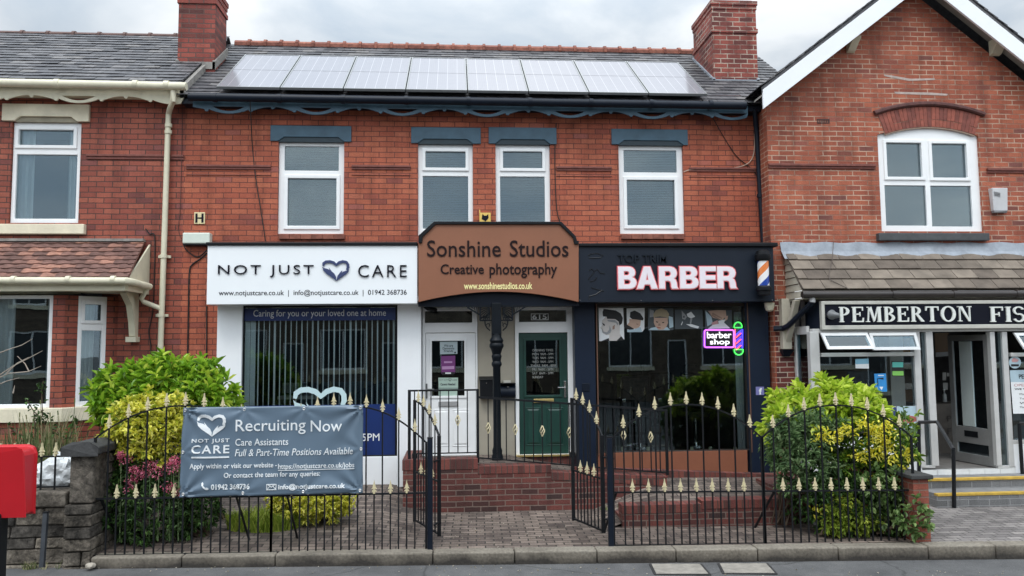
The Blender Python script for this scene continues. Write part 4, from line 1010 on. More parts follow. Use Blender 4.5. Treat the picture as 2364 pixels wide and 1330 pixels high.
# --- fish shop front, standing forward of the wall
YF = 10.98
fs = thing('fish_shop_front', 'grey aluminium shopfront of the fish shop with open door and top lights', 'shopfront', (7, YF, 0))
def fbar(mb_, p, y0=YF, y1=YF + .1): x0, x1, z0, z1 = pxrect(p, y0); mb_.box(x0, x1, y0, y1, z0, z1)
zsill = Z_(2250, 1083, YF)
mb = MB()
for p in ((1871, 766, 1893, 1080), (2112, 766, 2127, 1080), (2141, 766, 2157, 1076), (2290, 766, 2301, 1076), (2318, 766, 2330, 1078)):
    fbar(mb, (p[0] + 4, p[1], p[2] + 4, p[3]))
for p in ((1897, 766, 2113, 769), (1897, 814, 2115, 823), (2130, 1075, 2160, 1081), (2305, 1075, 2345, 1081), (2334, 814, 2450, 823), (2334, 1015, 2450, 1024), (1875, 757, 2450, 766)):
    fbar(mb, p, YF + .008, YF + .09)
xs0 = X_(1872, 900, YF); xsb = X_(1838, 900, 11.5)
mb.box(xsb, xsb + .05, 11.45, 11.52, zsill, 2.5); mb.box(xsb, xsb + .05, YF + .1, 11.45, 2.38, 2.5)
fsf = mb.build('frame', ALU, fs, bevel=.006)
for p in ((1893, 823, 2114, 1010), (2336, 823, 2450, 1016), (2130, 770, 2143, 1076), (2304, 770, 2320, 1076)): mb = MB(); fbar(mb, p, YF + .04, YF + .05); mb.build('pane', GLASS_SHOP, fs)
mb = MB(); mb.box(xsb + .02, xsb + .03, YF + .1, 11.45, zsill, 2.4); mb.build('pane', GLASS_SHOP, fs)
def toplight(p, push):
    x0, x1, z0, z1 = pxrect(p, YF); t_ = .045; dz = z1 - z0
    def fl(mb_, xa_, xb_, za, zb, d0, d1):
        v = []
        for d in (d0, d1):
            for (x, z) in ((xa_, za), (xb_, za), (xb_, zb), (xa_, zb)): v.append((x, YF - d - push * (z1 - z) / dz, z))
        mb_.hexa(v)
    mb = MB(); fl(mb, x0, x1, z0, z0 + t_, 0, .04); fl(mb, x0, x1, z1 - t_, z1, 0, .04); fl(mb, x0, x0 + t_, z0 + t_, z1 - t_, 0, .04); fl(mb, x1 - t_, x1, z0 + t_, z1 - t_, 0, .04)
    o = mb.build('top_light', mat('white aluminium', (.62, .63, .63), .4, .05), fs, bevel=.004)
    mb = MB(); fl(mb, x0 + t_, x1 - t_, z0 + t_, z1 - t_, .015, .025); mb.build('pane', GLASS_SHOP, o)
toplight((1893, 768, 2000, 806), .2); toplight((2004, 768, 2112, 808), .1); toplight((2338, 768, 2450, 806), .2)
mb = MB(); x0, x1 = X_(1873, 1050, YF), 10; mb.box(x0, X_(2128, 1050, YF), YF + .01, YF + .2, -.1, Z_(2000, 1010, YF)); mb.build('stall_riser', WHITEP, fs); mb = MB(); mb.box(X_(2336, 1050, YF), x1, YF + .012, YF + .2, -.1, Z_(2350, 1016, YF)); mb.build('stall_riser', WHITEP, fs)
mb = MB(); xl, xr = X_(2128, 1090, YF), X_(2345, 1090, YF); n = 6
for i in range(n): mb.box(xl + (xr - xl) * i / n + .003, xl + (xr - xl) * (i + 1) / n - .003, YF - .005, YF + .06, Z_(2250, 1106, YF), zsill - .001)
mb.build('tiled_riser', mat('white glazed tile', (.72, .73, .72), .2, .1, 3), fs)
mb = MB(); mb.box(xl, xr, YF + .06, 14, zsill - .06, zsill - .003); mb.build('shop_floor', mat('shop floor', (.18, .17, .16), .6, .2), fs)
interior(fs, xs0 + .05, 10, YF + .2, 14.5, .3, 2.9, mat('fish shop room', (.09, .085, .085), .7, .3))
# counter and things dimly seen inside
mb = MB(); cyy = 12.6; mb.box(X_(2126, 950, cyy), 9.6, cyy, cyy + .5, zsill - .05, Z_(2200, 932, cyy)); mb.build('counter', mat('grey brown counter', (.16, .135, .115), .5, .3, 3), fs)
mb = MB(); mb.box(X_(2060, 950, 12.4), X_(2092, 950, 12.4), 12.4, 12.7, .3, 2.9); mb.build('inner_post', mat('pale post', (.55, .56, .54), .6, .05), fs)
# open door leaf
dh = W(2301, 920, YF + .05); a0 = Vector((X_(2292, 920, YF + .05), YF + .07, 0)); a1 = Vector((X_(2197, 920, YF + .85), YF + .85, 0)); u = (a1 - a0).normalized(); DL = (a1 - a0).length; dn = Vector((u.y, -u.x, 0))
zt_ = Z_(2296, 772, YF)
def dbar(mb_, s0, s1, z0_, z1_, d0=-.022, d1=.022):
    p = [a0 + u * s + dn * d for s, d in ((s0, d0), (s1, d0), (s1, d1), (s0, d1))]; mb_.hexa([(q.x, q.y, z0_) for q in p] + [(q.x, q.y, z1_) for q in p])
mb = MB(); zb = zsill + .01; dbar(mb, 0, .09, zb, zt_); dbar(mb, DL - .09, DL, zb, zt_); dbar(mb, .09, DL - .09, zt_ - .09, zt_); dbar(mb, .09, DL - .09, zb, zb + .14); dbar(mb, .09, DL - .09, zb + .3, zb + .55)
dl = mb.build('door', mat('door aluminium', (.27, .27, .265), .4, .08, metal=.3), fs, bevel=.004)
mb = MB(); dbar(mb, .09, DL - .09, zb + .55, zt_ - .09, -.004, .004); dbar(mb, .09, DL - .09, zb + .14, zb + .3, -.004, .004); mb.build('pane', GLASS_SHOP, dl)
mb = MB(); dbar(mb, DL * .35, DL * .68, zb + .4, zb + .49, -.028, .028); mb.build('letter_plate', BLACK, dl)
mb = MB(); dbar(mb, DL * .42, DL * .72, zb + .56, zt_ - .1, -.014, -.006); mb.build('vinyl_strip', mat('pale vinyl strip', (.5, .56, .55), .5, .05), dl)

# ================================================================== SIGNS ON THE FASCIA
YS = 11.36


def heart(mb, p, Y, ext, fn=None, part='all'):
    """heart made of two cupped hands; p = pixel box"""
    x0, x1, z0, z1 = pxrect(p, Y); sx, sz = (x1 - x0) / 185, (z1 - z0) / 145
    T = lambda q: (x0 + q[0] * sx, z1 - q[1] * sz)
    cl = [(7, 40), (10, 22), (27, 11), (52, 9), (78, 17), (97, 33), (116, 17), (142, 9), (166, 14), (177, 30), (178, 50), (170, 68)]
    a_, b_ = [], []
    for i, q in enumerate(cl):
        p0, p1 = cl[max(i - 1, 0)], cl[min(i + 1, len(cl) - 1)]; dx, dy = p1[0] - p0[0], p1[1] - p0[1]; l_ = math.hypot(dx, dy); w = 9.5 if 0 < i < len(cl) - 1 else 6
        a_.append((q[0] - dy / l_ * w, q[1] + dx / l_ * w)); b_.append((q[0] + dy / l_ * w, q[1] - dx / l_ * w))
    lh_ = [(1, 44), (12, 54), (38, 61), (52, 70), (45, 52), (66, 78), (84, 94), (96, 116), (98, 144), (70, 122), (32, 96), (8, 72)]
    rh_ = [(183, 62), (166, 74), (146, 80), (134, 90), (137, 72), (122, 88), (106, 110), (99, 144), (130, 121), (166, 96), (181, 80)]
    shapes = [b_ + a_[::-1], lh_, rh_]
    m_ = len(cl)
    for i in range(m_ - 1): mb.panel([T(q) for q in (b_[i], b_[i + 1], a_[i + 1], a_[i])], [], Y - ext, Y - .001)
    for s_ in (lh_, rh_): mb.panel([T(q) for q in s_], [], Y - ext, Y - .001)
    if fn: mb.v = [(x, fn(x, z) + (y - Y), z) for x, y, z in mb.v]
    return mb


s1 = thing('shop_sign', 'long white fascia sign lettered in black with a navy heart, above the blue window', 'sign', (-2, YS, 3.2))
x0, x1, z0, z1 = pxrect((478, 567, 963.5, 702), YS)
mb = MB(); mb.box(x0, x1, YS, 11.98, z0, z1); mb.build('board', SIGNW, s1, bevel=.006)
mb = MB(); mb.hexa([(x0 - .02, YS - .03, z1), (x1, YS - .03, z1), (x1, 11.99, z1), (x0 - .02, 11.99, z1), (x0 - .02, YS - .03, z1 + .045), (x1, YS - .03, z1 + .05), (x1, 11.99, z1 + .1), (x0 - .02, 11.99, z1 + .1)]); mb.build('capping', BLACK, s1, bevel=.01)
lettering('NOT JUST', (504, 612, 724, 640), YS, INK, s1, .02, bold=-.006, spacing=1.25, word=1.1)
lettering('CARE', (827, 612, 939, 640), YS, INK, s1, .02, bold=-.006, spacing=1.25)
lettering('www.notjustcare.co.uk  |  info@notjustcare.co.uk  |  01942 368736', (505, 669, 939, 685), YS, INK, s1, .003, bold=.004)
heart(MB(), (744, 601, 806, 649), YS, .02).build('logo', NAVYINK, s1)
mb = MB(); heart(mb, (676, 893, 799, 990), YG - .002, .002).build('window_logo', PALEB, sw1)

s2 = thing('shop_sign', 'brown arched sign with dark lettering and black edge, over the two doors', 'sign', (.6, YS - .02, 3.2))
YS2 = YS - .03
P2 = lambda q, Y=YS2: (W(q[0], q[1], Y).x, W(q[0], q[1], Y).z)
arch_ = [(1336 - (1336 - 966) * i / 24, 697.5 - 24 * math.sin(math.pi * i / 24) ** .9) for i in range(25)]
top_ = [(966, 560), (974, 559), (976, 546), (1005, 517), (1293, 517), (1323, 548), (1327, 562), (1336, 562)]
mb = MB(); mb.panel([P2(q) for q in arch_] + [P2(q) for q in top_], [], YS2, YS2 + .06); mb.build('board', BROWN, s2, bevel=.004)
edge_o = [(966, 553), (967, 543), (1002, 511.5), (1296, 512), (1329, 545), (1332, 556), (1336, 556)]
edge_i = [(1336, 564), (1326, 564), (1323, 549), (1292, 518), (1006, 518), (976, 547), (974, 561), (966, 561)]
mb = MB(); mb.panel([P2(q, YS2 - .02) for q in edge_o + edge_i], [], YS2 - .03, YS2 + .5); mb.build('edge_trim', BLACK, s2, bevel=.006)
mb = MB(); mb.panel([P2(q) for q in arch_[2:-2]] + [P2((966, 640)), P2((1336, 640))][::1], [], YS2 + .061, YS2 + .1); mb.build('backing', NAVY, s2)
lettering('Sonshine', (986, 555, 1156, 593), YS2, DKTXT, s2, .012, bold=.004); lettering('Studios', (1177, 555, 1312, 593), YS2, DKTXT, s2, .012, bold=.004)
lettering('Creative', (1017, 610, 1117, 633), YS2, DKTXT, s2, .01, bold=.012); lettering('photography', (1130, 608, 1286, 642), YS2, DKTXT, s2, .01, bold=.012)
lettering('www.sonshinestudios.co.uk', (1071, 652, 1229, 668), YS2, YELLOWTXT, s2, .004, bold=.022)

s3 = thing('shop_sign', 'black barber fascia sign with white letters outlined in red', 'sign', (3.4, YS, 3.2))
x0, x1, z0, z1 = pxrect((1336, 570, 1787, 697), YS)
NAVYS = mat('navy black sign panel', (.009, .014, .024), .45, .12, 2, spec=.25)
mb = MB(); mb.box(x0 + .002, x1, YS, 11.98, z0, z1); mb.build('board', NAVYS, s3, bevel=.006)
mb = MB(); mb.hexa([(x0, YS - .03, z1), (x1 + .06, YS - .05, z1), (x1 + .06, 11.57, z1), (x0, 11.99, z1), (x0, YS - .03, z1 + .05), (x1 + .06, YS - .05, z1 + .06), (x1 + .06, 11.57, z1 + .1), (x0, 11.99, z1 + .1)]); mb.build('capping', BLACK, s3, bevel=.012)
REDE = mat('red letter edge', (.58, .08, .1), .4, .05); PINK = mat('pink letter inline', (.85, .5, .5), .4, 0); LWH = mat('white letter face', (.8, .74, .78), .3, .05, 3)
BOLD = {
    'B': (.74, [(0, 0), (.44, 0), (.56, .02), (.66, .08), (.72, .17), (.74, .28), (.71, .40), (.64, .48), (.55, .525), (.63, .58), (.68, .66), (.69, .76), (.66, .87), (.59, .95), (.50, .99), (.40, 1), (0, 1)],
          [[(.22, .60), (.22, .82), (.38, .82), (.445, .79), (.47, .71), (.445, .63), (.38, .60)], [(.22, .18), (.22, .43), (.40, .43), (.48, .40), (.515, .31), (.48, .21), (.40, .18)]]),
    'A': (.80, [(0, 0), (.22, 0), (.285, .2), (.515, .2), (.58, 0), (.80, 0), (.52, 1), (.28, 1)], [[(.34, .38), (.40, .72), (.46, .38)]]),
    'R': (.75, [(0, 0), (.22, 0), (.22, .37), (.37, .37), (.45, .34), (.485, .26), (.5, .06), (.525, 0), (.75, 0), (.715, .07), (.70, .26), (.66, .39), (.58, .465), (.66, .54), (.70, .63), (.71, .73), (.68, .86), (.60, .95), (.50, .99), (.41, 1), (0, 1)],
          [[(.22, .55), (.22, .82), (.40, .82), (.47, .77), (.49, .69), (.47, .6), (.40, .55)]]),
    'E': (.66, [(0, 0), (.66, 0), (.66, .19), (.22, .19), (.22, .41), (.62, .41), (.62, .59), (.22, .59), (.22, .81), (.65, .81), (.65, 1), (0, 1)], [])}
def grow(pts, d):
    o = []; n = len(pts)
    for i in range(n):
        p, q, r_ = Vector(pts[i - 1]), Vector(pts[i]), Vector(pts[(i + 1) % n]); a_ = (q - p).normalized(); b_ = (r_ - q).normalized()
        n1, n2 = Vector((a_.y, -a_.x)), Vector((b_.y, -b_.x)); m_ = n1 + n2; m_ = m_ / max(.5, m_.length_squared / 2) if m_.length > .01 else n1
        o.append(tuple(q + m_ * d))
    return o
for ch_, (pa_, pb_) in zip('BARBER', ((443, 612), (622, 813), (833, 1008), (1033, 1206), (1222, 1376), (1391, 1570))):
    w_, out_, hl_ = BOLD[ch_]; xa_, xb_ = X_(1320 + pa_ / 4.156, 641, YS), X_(1320 + pb_ / 4.156, 641, YS); za_, zb_ = Z_(1562, 666.5, YS), Z_(1562, 617, YS)
    T2 = lambda p: (xa_ + p[0] / w_ * (xb_ - xa_), za_ + p[1] * (zb_ - za_))
    for d_, y0_, y1_, mt_, nm_ in ((.019, .034, .0005, REDE, 'letter_edge'), (.009, .037, .0341, PINK, 'letter_inline'), (0.0, .0415, .0371, LWH, 'letter')):
        mb = MB(); mb.panel(grow([T2(p) for p in out_], d_), [grow([T2(p) for p in h_], d_) for h_ in hl_], YS - y0_, YS - y1_); mb.build(nm_, mt_, s3)
lettering('TOP TRIM', (1426, 588, 1539, 607), YS, mat('black letter', (.007, .011, .018), .45, 0, spec=.2), s3, .025, bold=.01)
mb = MB()
for pts in ([(1357, 590), (1365, 586), (1380, 585), (1393, 590), (1385, 595), (1360, 596)], [(1360, 625), (1366, 620), (1372, 628), (1362, 640), (1358, 645)], [(1372, 625), (1380, 622), (1385, 630), (1396, 632)], [(1362, 650), (1372, 648), (1378, 640)], [(1360, 692), (1360, 684), (1375, 680), (1390, 670)], [(1365, 664), (1378, 668), (1394, 672)]):
    mb.tube([W(a, b, YS - .004) for a, b in pts], .006, 5)
mb.build('scrawl', mat('grey scuff', (.008, .009, .011), .3, 0), s3)
for px_, py_ in ((1339, 693), (1480, 693.5), (1645, 694), (1783, 693)):
    q = W(px_, py_, YS); mb = MB(); mb.tube([(q.x, YS - .004, q.z), (q.x, YS + .01, q.z)], .008, 6); mb.build('screw', CHROME, s3)
# barber pole
bpz = [Z_(1762, y, YS - .12) for y in (681, 672, 664, 660, 603, 598, 588, 580)]; bpx = X_(1762, 630, YS - .12)
bp_ = thing('barber_pole', 'striped barber pole with black caps on the right end of the black sign', 'barber pole', (bpx, YS - .12, bpz[0]))
def stripe_mat():
    m, t, b = shader('barber stripes'); ln = t.links.new
    g = N('ShaderNodeNewGeometry', t); sp = N('ShaderNodeSeparateXYZ', t); ln(g.outputs['Position'], sp.inputs[0])
    sx_ = N('ShaderNodeMath', t); sx_.operation = 'SUBTRACT'; sx_.inputs[1].default_value = bpx; ln(sp.outputs['X'], sx_.inputs[0])
    sy_ = N('ShaderNodeMath', t); sy_.operation = 'SUBTRACT'; sy_.inputs[1].default_value = YS - .12; ln(sp.outputs['Y'], sy_.inputs[0])
    at = N('ShaderNodeMath', t); at.operation = 'ARCTAN2'; ln(sx_.outputs[0], at.inputs[0]); ln(sy_.outputs[0], at.inputs[1])
    a = N('ShaderNodeMath', t); a.operation = 'DIVIDE'; a.inputs[1].default_value = 2 * math.pi; ln(at.outputs[0], a.inputs[0])
    z = N('ShaderNodeMath', t); z.operation = 'MULTIPLY_ADD'; z.inputs[1].default_value = 2.1; ln(sp.outputs['Z'], z.inputs[0]); ln(a.outputs[0], z.inputs[2])
    f = N('ShaderNodeMath', t); f.operation = 'FRACT'; ln(z.outputs[0], f.inputs[0])
    r = ramp(t, [(0, (.02, .06, .32)), (.25, (.8, .8, .8)), (.5, (.75, .22, .06)), (.75, (.8, .8, .8))]); r.color_ramp.interpolation = 'CONSTANT'
    ln(f.outputs[0], r.inputs[0]); ln(r.outputs[0], b.inputs['Base Color']); b.inputs['Roughness'].default_value = .15
    return m
r = .105
mb = MB(); mb.lathe(bpx, YS - .12, [(r * .8, bpz[3] - .01), (r * .8, bpz[4] + .01)], 24); mb.build('striped_cylinder', stripe_mat(), bp_, smooth=True)
mb = MB(); mb.lathe(bpx, YS - .12, [(r * .5, bpz[0] - .01), (r * .9, bpz[0]), (r * .95, bpz[1]), (r * 1.12, bpz[1] + .01), (r * 1.12, bpz[2]), (r * .9, bpz[3])], 24); mb.build('cap', BLACK, bp_, smooth=True)
mb = MB(); mb.lathe(bpx, YS - .12, [(r * .9, bpz[4]), (r * 1.12, bpz[5]), (r * 1.12, bpz[6]), (r * .95, bpz[6] + .01), (r * .9, bpz[7]), (r * .5, bpz[7] + .02)], 24); mb.build('cap', BLACK, bp_, smooth=True)
mb = MB(); mb.box(bpx - .03, bpx + .03, YS - .1, YS, bpz[1], bpz[2]); mb.box(bpx - .03, bpx + .03, YS - .1, YS, bpz[5], bpz[6]); mb.build('wall_bracket', BLACK, bp_)

# fish shop sign, serif letters built stroke by stroke
YSF = YF - .06
s4 = thing('shop_sign', 'black fascia sign with white serif letters under the brown tiled canopy', 'sign', (7, YSF, 2.6))
x0, x1, z0, z1 = pxrect((1896, 694, 2460, 759), YSF)
mb = MB(); mb.box(x0 + .05, x1, YSF, YSF + .05, z0 + .06, z1 - .05); mb.build('board', mat('black sign panel', (.004, .005, .012), .4, .1, spec=.2), s4)
mb = MB(); mb.rect(x0, x1, z0, z1, YSF - .015, YSF + .06, [(x0 + .05, x1 - .05, z0 + .06, z1 - .05)]); mb.build('frame', mat('grey cream frame', (.5, .49, .44), .5, .1), s4, bevel=.006)
mb = MB(); xa, xb = X_(1852, 740, YF + .3), x0; mb.hexa([(xa, YF + .35, z0), (xb, YF, z0), (xb, YF + .05, z0), (xa, YF + .4, z0), (xa, YF + .35, z1), (xb, YF, z1), (xb, YF + .05, z1), (xa, YF + .4, z1)]); mb.build('return', NAVY, s4)
def glyph(ch):
    """strokes on a 0..1 tall letter: rectangles (x0,z0,x1,z1), polygons"""
    T, t, s_ = .2, .07, .06
    st = lambda x: [[(x, 0), (x + T, 0), (x + T, 1), (x, 1)], [(x - s_, 0), (x + T + s_, 0), (x + T + s_, .06), (x - s_, .06)], [(x - s_, .94), (x + T + s_, .94), (x + T + s_, 1), (x - s_, 1)]]
    def ring(cx, cz, rx, rz, w, wz, a0=0, a1=2 * math.pi, n=18):
        o = [(cx + rx * math.cos(a0 + (a1 - a0) * i / n), cz + rz * math.sin(a0 + (a1 - a0) * i / n)) for i in range(n + 1)]
        q = [(cx + (rx - w) * math.cos(a0 + (a1 - a0) * i / n), cz + (rz - wz) * math.sin(a0 + (a1 - a0) * i / n)) for i in range(n + 1)]
        return [[o[i], o[i + 1], q[i + 1], q[i]] for i in range(n)]
    h = math.pi / 2
    if ch == 'P': return st(.06) + ring(.26, .72, .42, .28, .2, .07, -h, h) , .74
    if ch == 'E': return st(.06) + [[(.2, .92), (.66, .92), (.68, .75), (.74, .75), (.74, 1), (.2, 1)], [(.2, 0), (.76, 0), (.78, .28), (.72, .28), (.68, .08), (.2, .08)], [(.2, .48), (.5, .48), (.5, .38), (.56, .38), (.56, .66), (.5, .66), (.5, .56), (.2, .56)]], .82
    if ch == 'M': return [[(.1, 0), (.17, 0), (.26, 1), (.18, 1)], [(.18, 1), (.38, 1), (.6, .1), (.5, .0)], [(.5, 0), (.6, .1), (.86, 1), (.78, 1)], [(.8, 0), (1.0, 0), (.98, 1), (.78, 1)], [(0, 0), (.26, 0), (.26, .06), (0, .06)], [(.74, 0), (1.06, 0), (1.06, .06), (.74, .06)], [(.08, .94), (.3, .94), (.3, 1), (.08, 1)], [(.86, .94), (1.05, .94), (1.05, 1), (.86, 1)]], 1.1
    if ch == 'B': return st(.06) + ring(.26, .75, .38, .25, .19, .07, -h, h) + ring(.26, .27, .46, .27, .2, .07, -h, h), .78
    if ch == 'R': return st(.06) + ring(.26, .73, .40, .27, .2, .07, -h, h) + [[(.3, .5), (.48, .5), (.86, .05), (.86, 0), (.66, 0)]], .88
    if ch == 'T': return st(.34) + [[(0, .92), (.88, .92), (.88, 1), (0, 1)], [(0, .72), (.06, .72), (.1, .95), (0, .95)], [(.82, .72), (.88, .72), (.88, .95), (.78, .95)]], .92
    if ch == 'O': return ring(.5, .5, .5, .52, .2, .08, 0, 2 * math.pi, 32), 1.02
    if ch == 'N': return [[(.12, 0), (.2, 0), (.2, 1), (.12, 1)], [(.12, 1), (.34, 1), (.86, 0), (.74, 0)], [(.78, 0), (.86, 0), (.86, 1), (.78, 1)], [(.02, 0), (.3, 0), (.3, .06), (.02, .06)], [(.66, .94), (.96, .94), (.96, 1), (.66, 1)], [(0, .94), (.2, .94), (.2, 1), (0, 1)]], 1.0
    if ch == 'F': return st(.06) + [[(.2, .92), (.66, .92), (.68, .74), (.74, .74), (.74, 1), (.2, 1)], [(.2, .46), (.48, .46), (.48, .36), (.54, .36), (.54, .64), (.48, .64), (.48, .54), (.2, .54)]], .78
    if ch == 'I': return st(.06), .34
    if ch == 'H': return st(.06) + st(.62) + [[(.2, .46), (.7, .46), (.7, .54), (.2, .54)]], .9
    if ch == 'S': return ring(.32, .73, .32, .28, .13, .08, .35, 1.5 * math.pi) + ring(.32, .27, .34, .29, .14, .09, -math.pi + .3, h), .68
LSF = mat('white serif letter', (.72, .74, .7), .4, .04)
def serif(word, box):
    xa, xb, za, zb = pxrect(box, YSF); tot = 0; gl = []
    for c_ in word:
        sh, w_ = glyph(c_); gl.append((sh, tot)); tot += w_ + .1
    tot -= .1; k = (xb - xa) / tot; h_ = zb - za
    for i, (sh, off) in enumerate(gl):
        mb = MB()
        for j, p in enumerate(sh): mb.panel([(xa + (off + x) * k, za + z * h_) for x, z in p], [], YSF - .022 - .0004 * (j % 5), YSF - .001)
        mb.build('letter', LSF, s4)
serif('PEMBERTON', (1936, 708, 2243, 743)); serif('FISH', (2284, 708, 2405, 743))
lp = thing('sign_lamp', 'small round grey lamp on the left end of the black serif sign', 'lamp', W(1917, 727, YSF))
q = W(1917, 727, YSF); mb = MB(); mb.tube([(q.x, YSF, q.z), (q.x - .002, YSF - .05, q.z), (q.x + .02, YSF - .1, q.z - .01), (q.x + .07, YSF - .13, q.z - .015)], [.06, .075, .05, .03], 14); mb.build('lamp_housing', mat('grey lamp', (.12, .125, .13), .4, .1), lp, smooth=True)

# ================================================================== COLUMN, PLATFORM, RAMP
zpf = Z_(1147, 1062, 11.35); cx_ = X_(1147, 900, 11.35)
col = thing('iron_column', 'black cast iron column with lacy brackets between the two doors', 'column', (cx_, 11.35, zpf))
zz = lambda y: Z_(1147, y, 11.35)
mb = MB(); mb.lathe(cx_, 11.35, [(.085, zpf), (.085, zz(1053)), (.07, zz(1048)), (.075, zz(1040)), (.058, zz(1032)), (.056, zz(848)), (.075, zz(843)), (.075, zz(838)), (.06, zz(834)), (.07, zz(826)), (.075, zz(822)), (.062, zz(818)), (.085, zz(806)), (.105, zz(801)), (.105, zz(795)), (.09, zz(792)), (.105, zz(786)), (.09, zz(782)), (.075, zz(778)), (.075, zz(768))], 20)
IRON = mat('black cast iron', (.004, .0065, .010), .45, .2, 6, spec=.2)
mb.build('shaft', IRON, col, smooth=True)
mb = MB(); mb.box(cx_ - .07, cx_ + .07, 11.28, 11.42, zz(772), zz(700)); mb.build('post_head', IRON, col, bevel=.006)
for sgn in (-1, 1):
    mb = MB(); U = lambda dx, y: (cx_ + sgn * dx, zz(y))
    def strip(pts, w_=.012):
        for a, b in zip(pts[:-1], pts[1:]):
            mb.tube([(a[0], 11.35, a[1]), (b[0], 11.35, b[1])], w_, 4)
    strip([U(.07, 740), U(.24, 740), U(.24, 706)], .014); strip([U(.24, 727), U(.43, 709)], .016); strip([U(.07, 707), U(.45, 707)], .02)
    strip([U(.17, 740), U(.165, 749), U(.14, 757), U(.1, 762), U(.1, 764)], .014)
    rn = random.Random(5)
    for k in range(9):                                     # leaf scrolls
        a = -.3 + k * .22
        p0 = U(.09, 712 + k * 1.5); p1 = (p0[0] + sgn * .14 * math.cos(a), p0[1] - .13 * math.sin(a) - .02)
        p2 = (p1[0] + sgn * .02, p1[1] - .03); p1 = (max(min(p1[0], cx_ + .235), cx_ - .235), max(p1[1], zz(738))); p2 = (max(min(p2[0], cx_ + .235), cx_ - .235), max(p2[1], zz(739)))
        strip([p0, ((p0[0] + p1[0]) / 2, (p0[1] + p1[1]) / 2 + .018), p1, p2], .0085)
    for k in range(5): strip([U(.1 + k * .03, 738 - k), U(.13 + k * .02, 727 + k), U(.16 + k * .02, 735)], .009)
    for k in range(5): strip([U(.26 + k * .03, 708), U(.28 + k * .02, 722 - k * 3)], .007)
    strip([U(.09, 752), U(.12, 746), U(.15, 750)], .009); strip([U(.09, 744), U(.11, 756)], .008)
    mb.build('bracket', IRON, col)
# wall post boxes
pb1 = thing('letter_box', 'square black letter box on the beige wall, left of the iron column', 'letter box', W(1123, 920, YD))
mb = MB(); a, b, c, d = pxrect((1108, 877, 1138, 921), YD - .1); mb.box(a, b, YD - .11, YD + .03, c, d); mb.build('body', BLACK, pb1, bevel=.008)
mb = MB(); mb.hexa([(a - .01, YD - .125, d - .005), (b + .01, YD - .125, d - .005), (b + .01, YD + .028, d - .005), (a - .01, YD + .028, d - .005), (a - .01, YD - .12, d + .01), (b + .01, YD - .12, d + .01), (b + .01, YD + .028, d + .05), (a - .01, YD + .028, d + .05)]); mb.build('lid', BLACK, pb1, bevel=.004)
mb = MB(); mb.tube([((a + b) / 2, YD - .115, d - .05), ((a + b) / 2, YD - .108, d - .05)], .012, 8); mb.build('lock', CHROME, pb1)
pb2 = thing('letter_box', 'round bellied black letter box on the beige wall, right of the iron column', 'letter box', W(1172, 920, YD))
a, b, c, d = pxrect((1157, 884, 1190, 918), YD - .08); a = a - .02; mb = MB(); mb.hexa([(a, YD - .1, c), (b, YD - .1, c), (b, YD + .02, c), (a, YD + .02, c), (a, YD - .1, d - .08), (b, YD - .1, d - .08), (b, YD + .02, d), (a, YD + .02, d)])
mb.tube([(a + .001, YD - .05, (c + d) / 2 - .03), (b - .001, YD - .05, (c + d) / 2 - .03)], .095, 20); mb.build('body', NAVY, pb2, smooth=True)
mb = MB(); mb.box(a - .01, b + .0, YD - .14, YD + .02, d - .015, d + .0); mb.build('lid', BLACK, pb2, bevel=.004)
mb = MB(); mb.box((a + b) / 2 - .06, (a + b) / 2 + .05, YD - .06, YD + .015, d + .001, d + .035); mb.build('paper', mat('folded paper', (.6, .57, .5), .7, .05), pb2)
mb = MB(); mb.tube([((a + b) / 2, YD - .152, d - .06), ((a + b) / 2, YD - .14, d - .06)], .012, 8); mb.build('lock', CHROME, pb2)
cm = thing('camera', 'little black security camera under the left end of the brown sign', 'security camera', W(985, 706, 11.8))
q = W(988, 712, 11.75); mb = MB(); mb.tube([q + Vector((-.06, .02, .03)), q, q + Vector((.12, -.1, -.03))], [.02, .035, .035], 10); mb.build('body', BLACK, cm, smooth=True)
mb = MB(); mb.tube([q + Vector((-.06, .02, .03)), q + Vector((-.08, .06, .08))], .012, 8); mb.build('mount', BLACK, cm)
cm = thing('camera', 'cream dome security camera under the right end of the barber sign', 'security camera', W(1777, 703, 11.6))
q = W(1776, 700, 11.5); mb = MB(); mb.lathe(q.x, 11.5, [(.02, q.z - .13), (.055, q.z - .11), (.07, q.z - .06), (.075, q.z - .02), (.08, q.z + .005)], 14); mb.build('dome', CREAM, cm, smooth=True)

PY = 10.7                                                   # front of the platform
zt = Z_(1000, 1075, PY) + .05
pf = thing('brick_platform', 'dark red brick platform with ramp and stepped edging in front of the doors', 'platform', (1, PY, 0))
x0 = X_(930, 1120, PY); xa, xb, xc = X_(1103, 1070, PY), X_(1272, 1080, PY), X_(1540, 1130, PY)
zA0, zA1, zA2 = Z_(1015, 1085, PY), Z_(1190, 1093, PY), Z_(1272, 1108, PY); zE = Z_(1540, 1122, PY)
ztA, ztB = Z_(1015, 1061, PY - .02), Z_(1190, 1075, PY - .02)
mb = MB(); mb.box(x0, xa, PY, PY + .22, -.1, zA0); mb.box(xa, xb, PY, PY + .22, -.1, zA1)
mb.hexa([(xb, PY, -.1), (xc, PY, -.1), (xc, PY + .22, -.1), (xb, PY + .22, -.1), (xb, PY, zA2), (xc, PY, zE), (xc, PY + .22, zE), (xb, PY + .22, zA2)])
mb.box(x0, x0 + .22, PY + .22, 11.75, -.1, zA0); mb.box(xc - .22, xc, PY + .22, 11.0, -.1, zE)
mb.build('brickwork', BRICK_PLAT, pf)
mb = MB(); ztC, ztD = Z_(1272, 1090, PY - .02), Z_(1540, 1100, PY - .02)
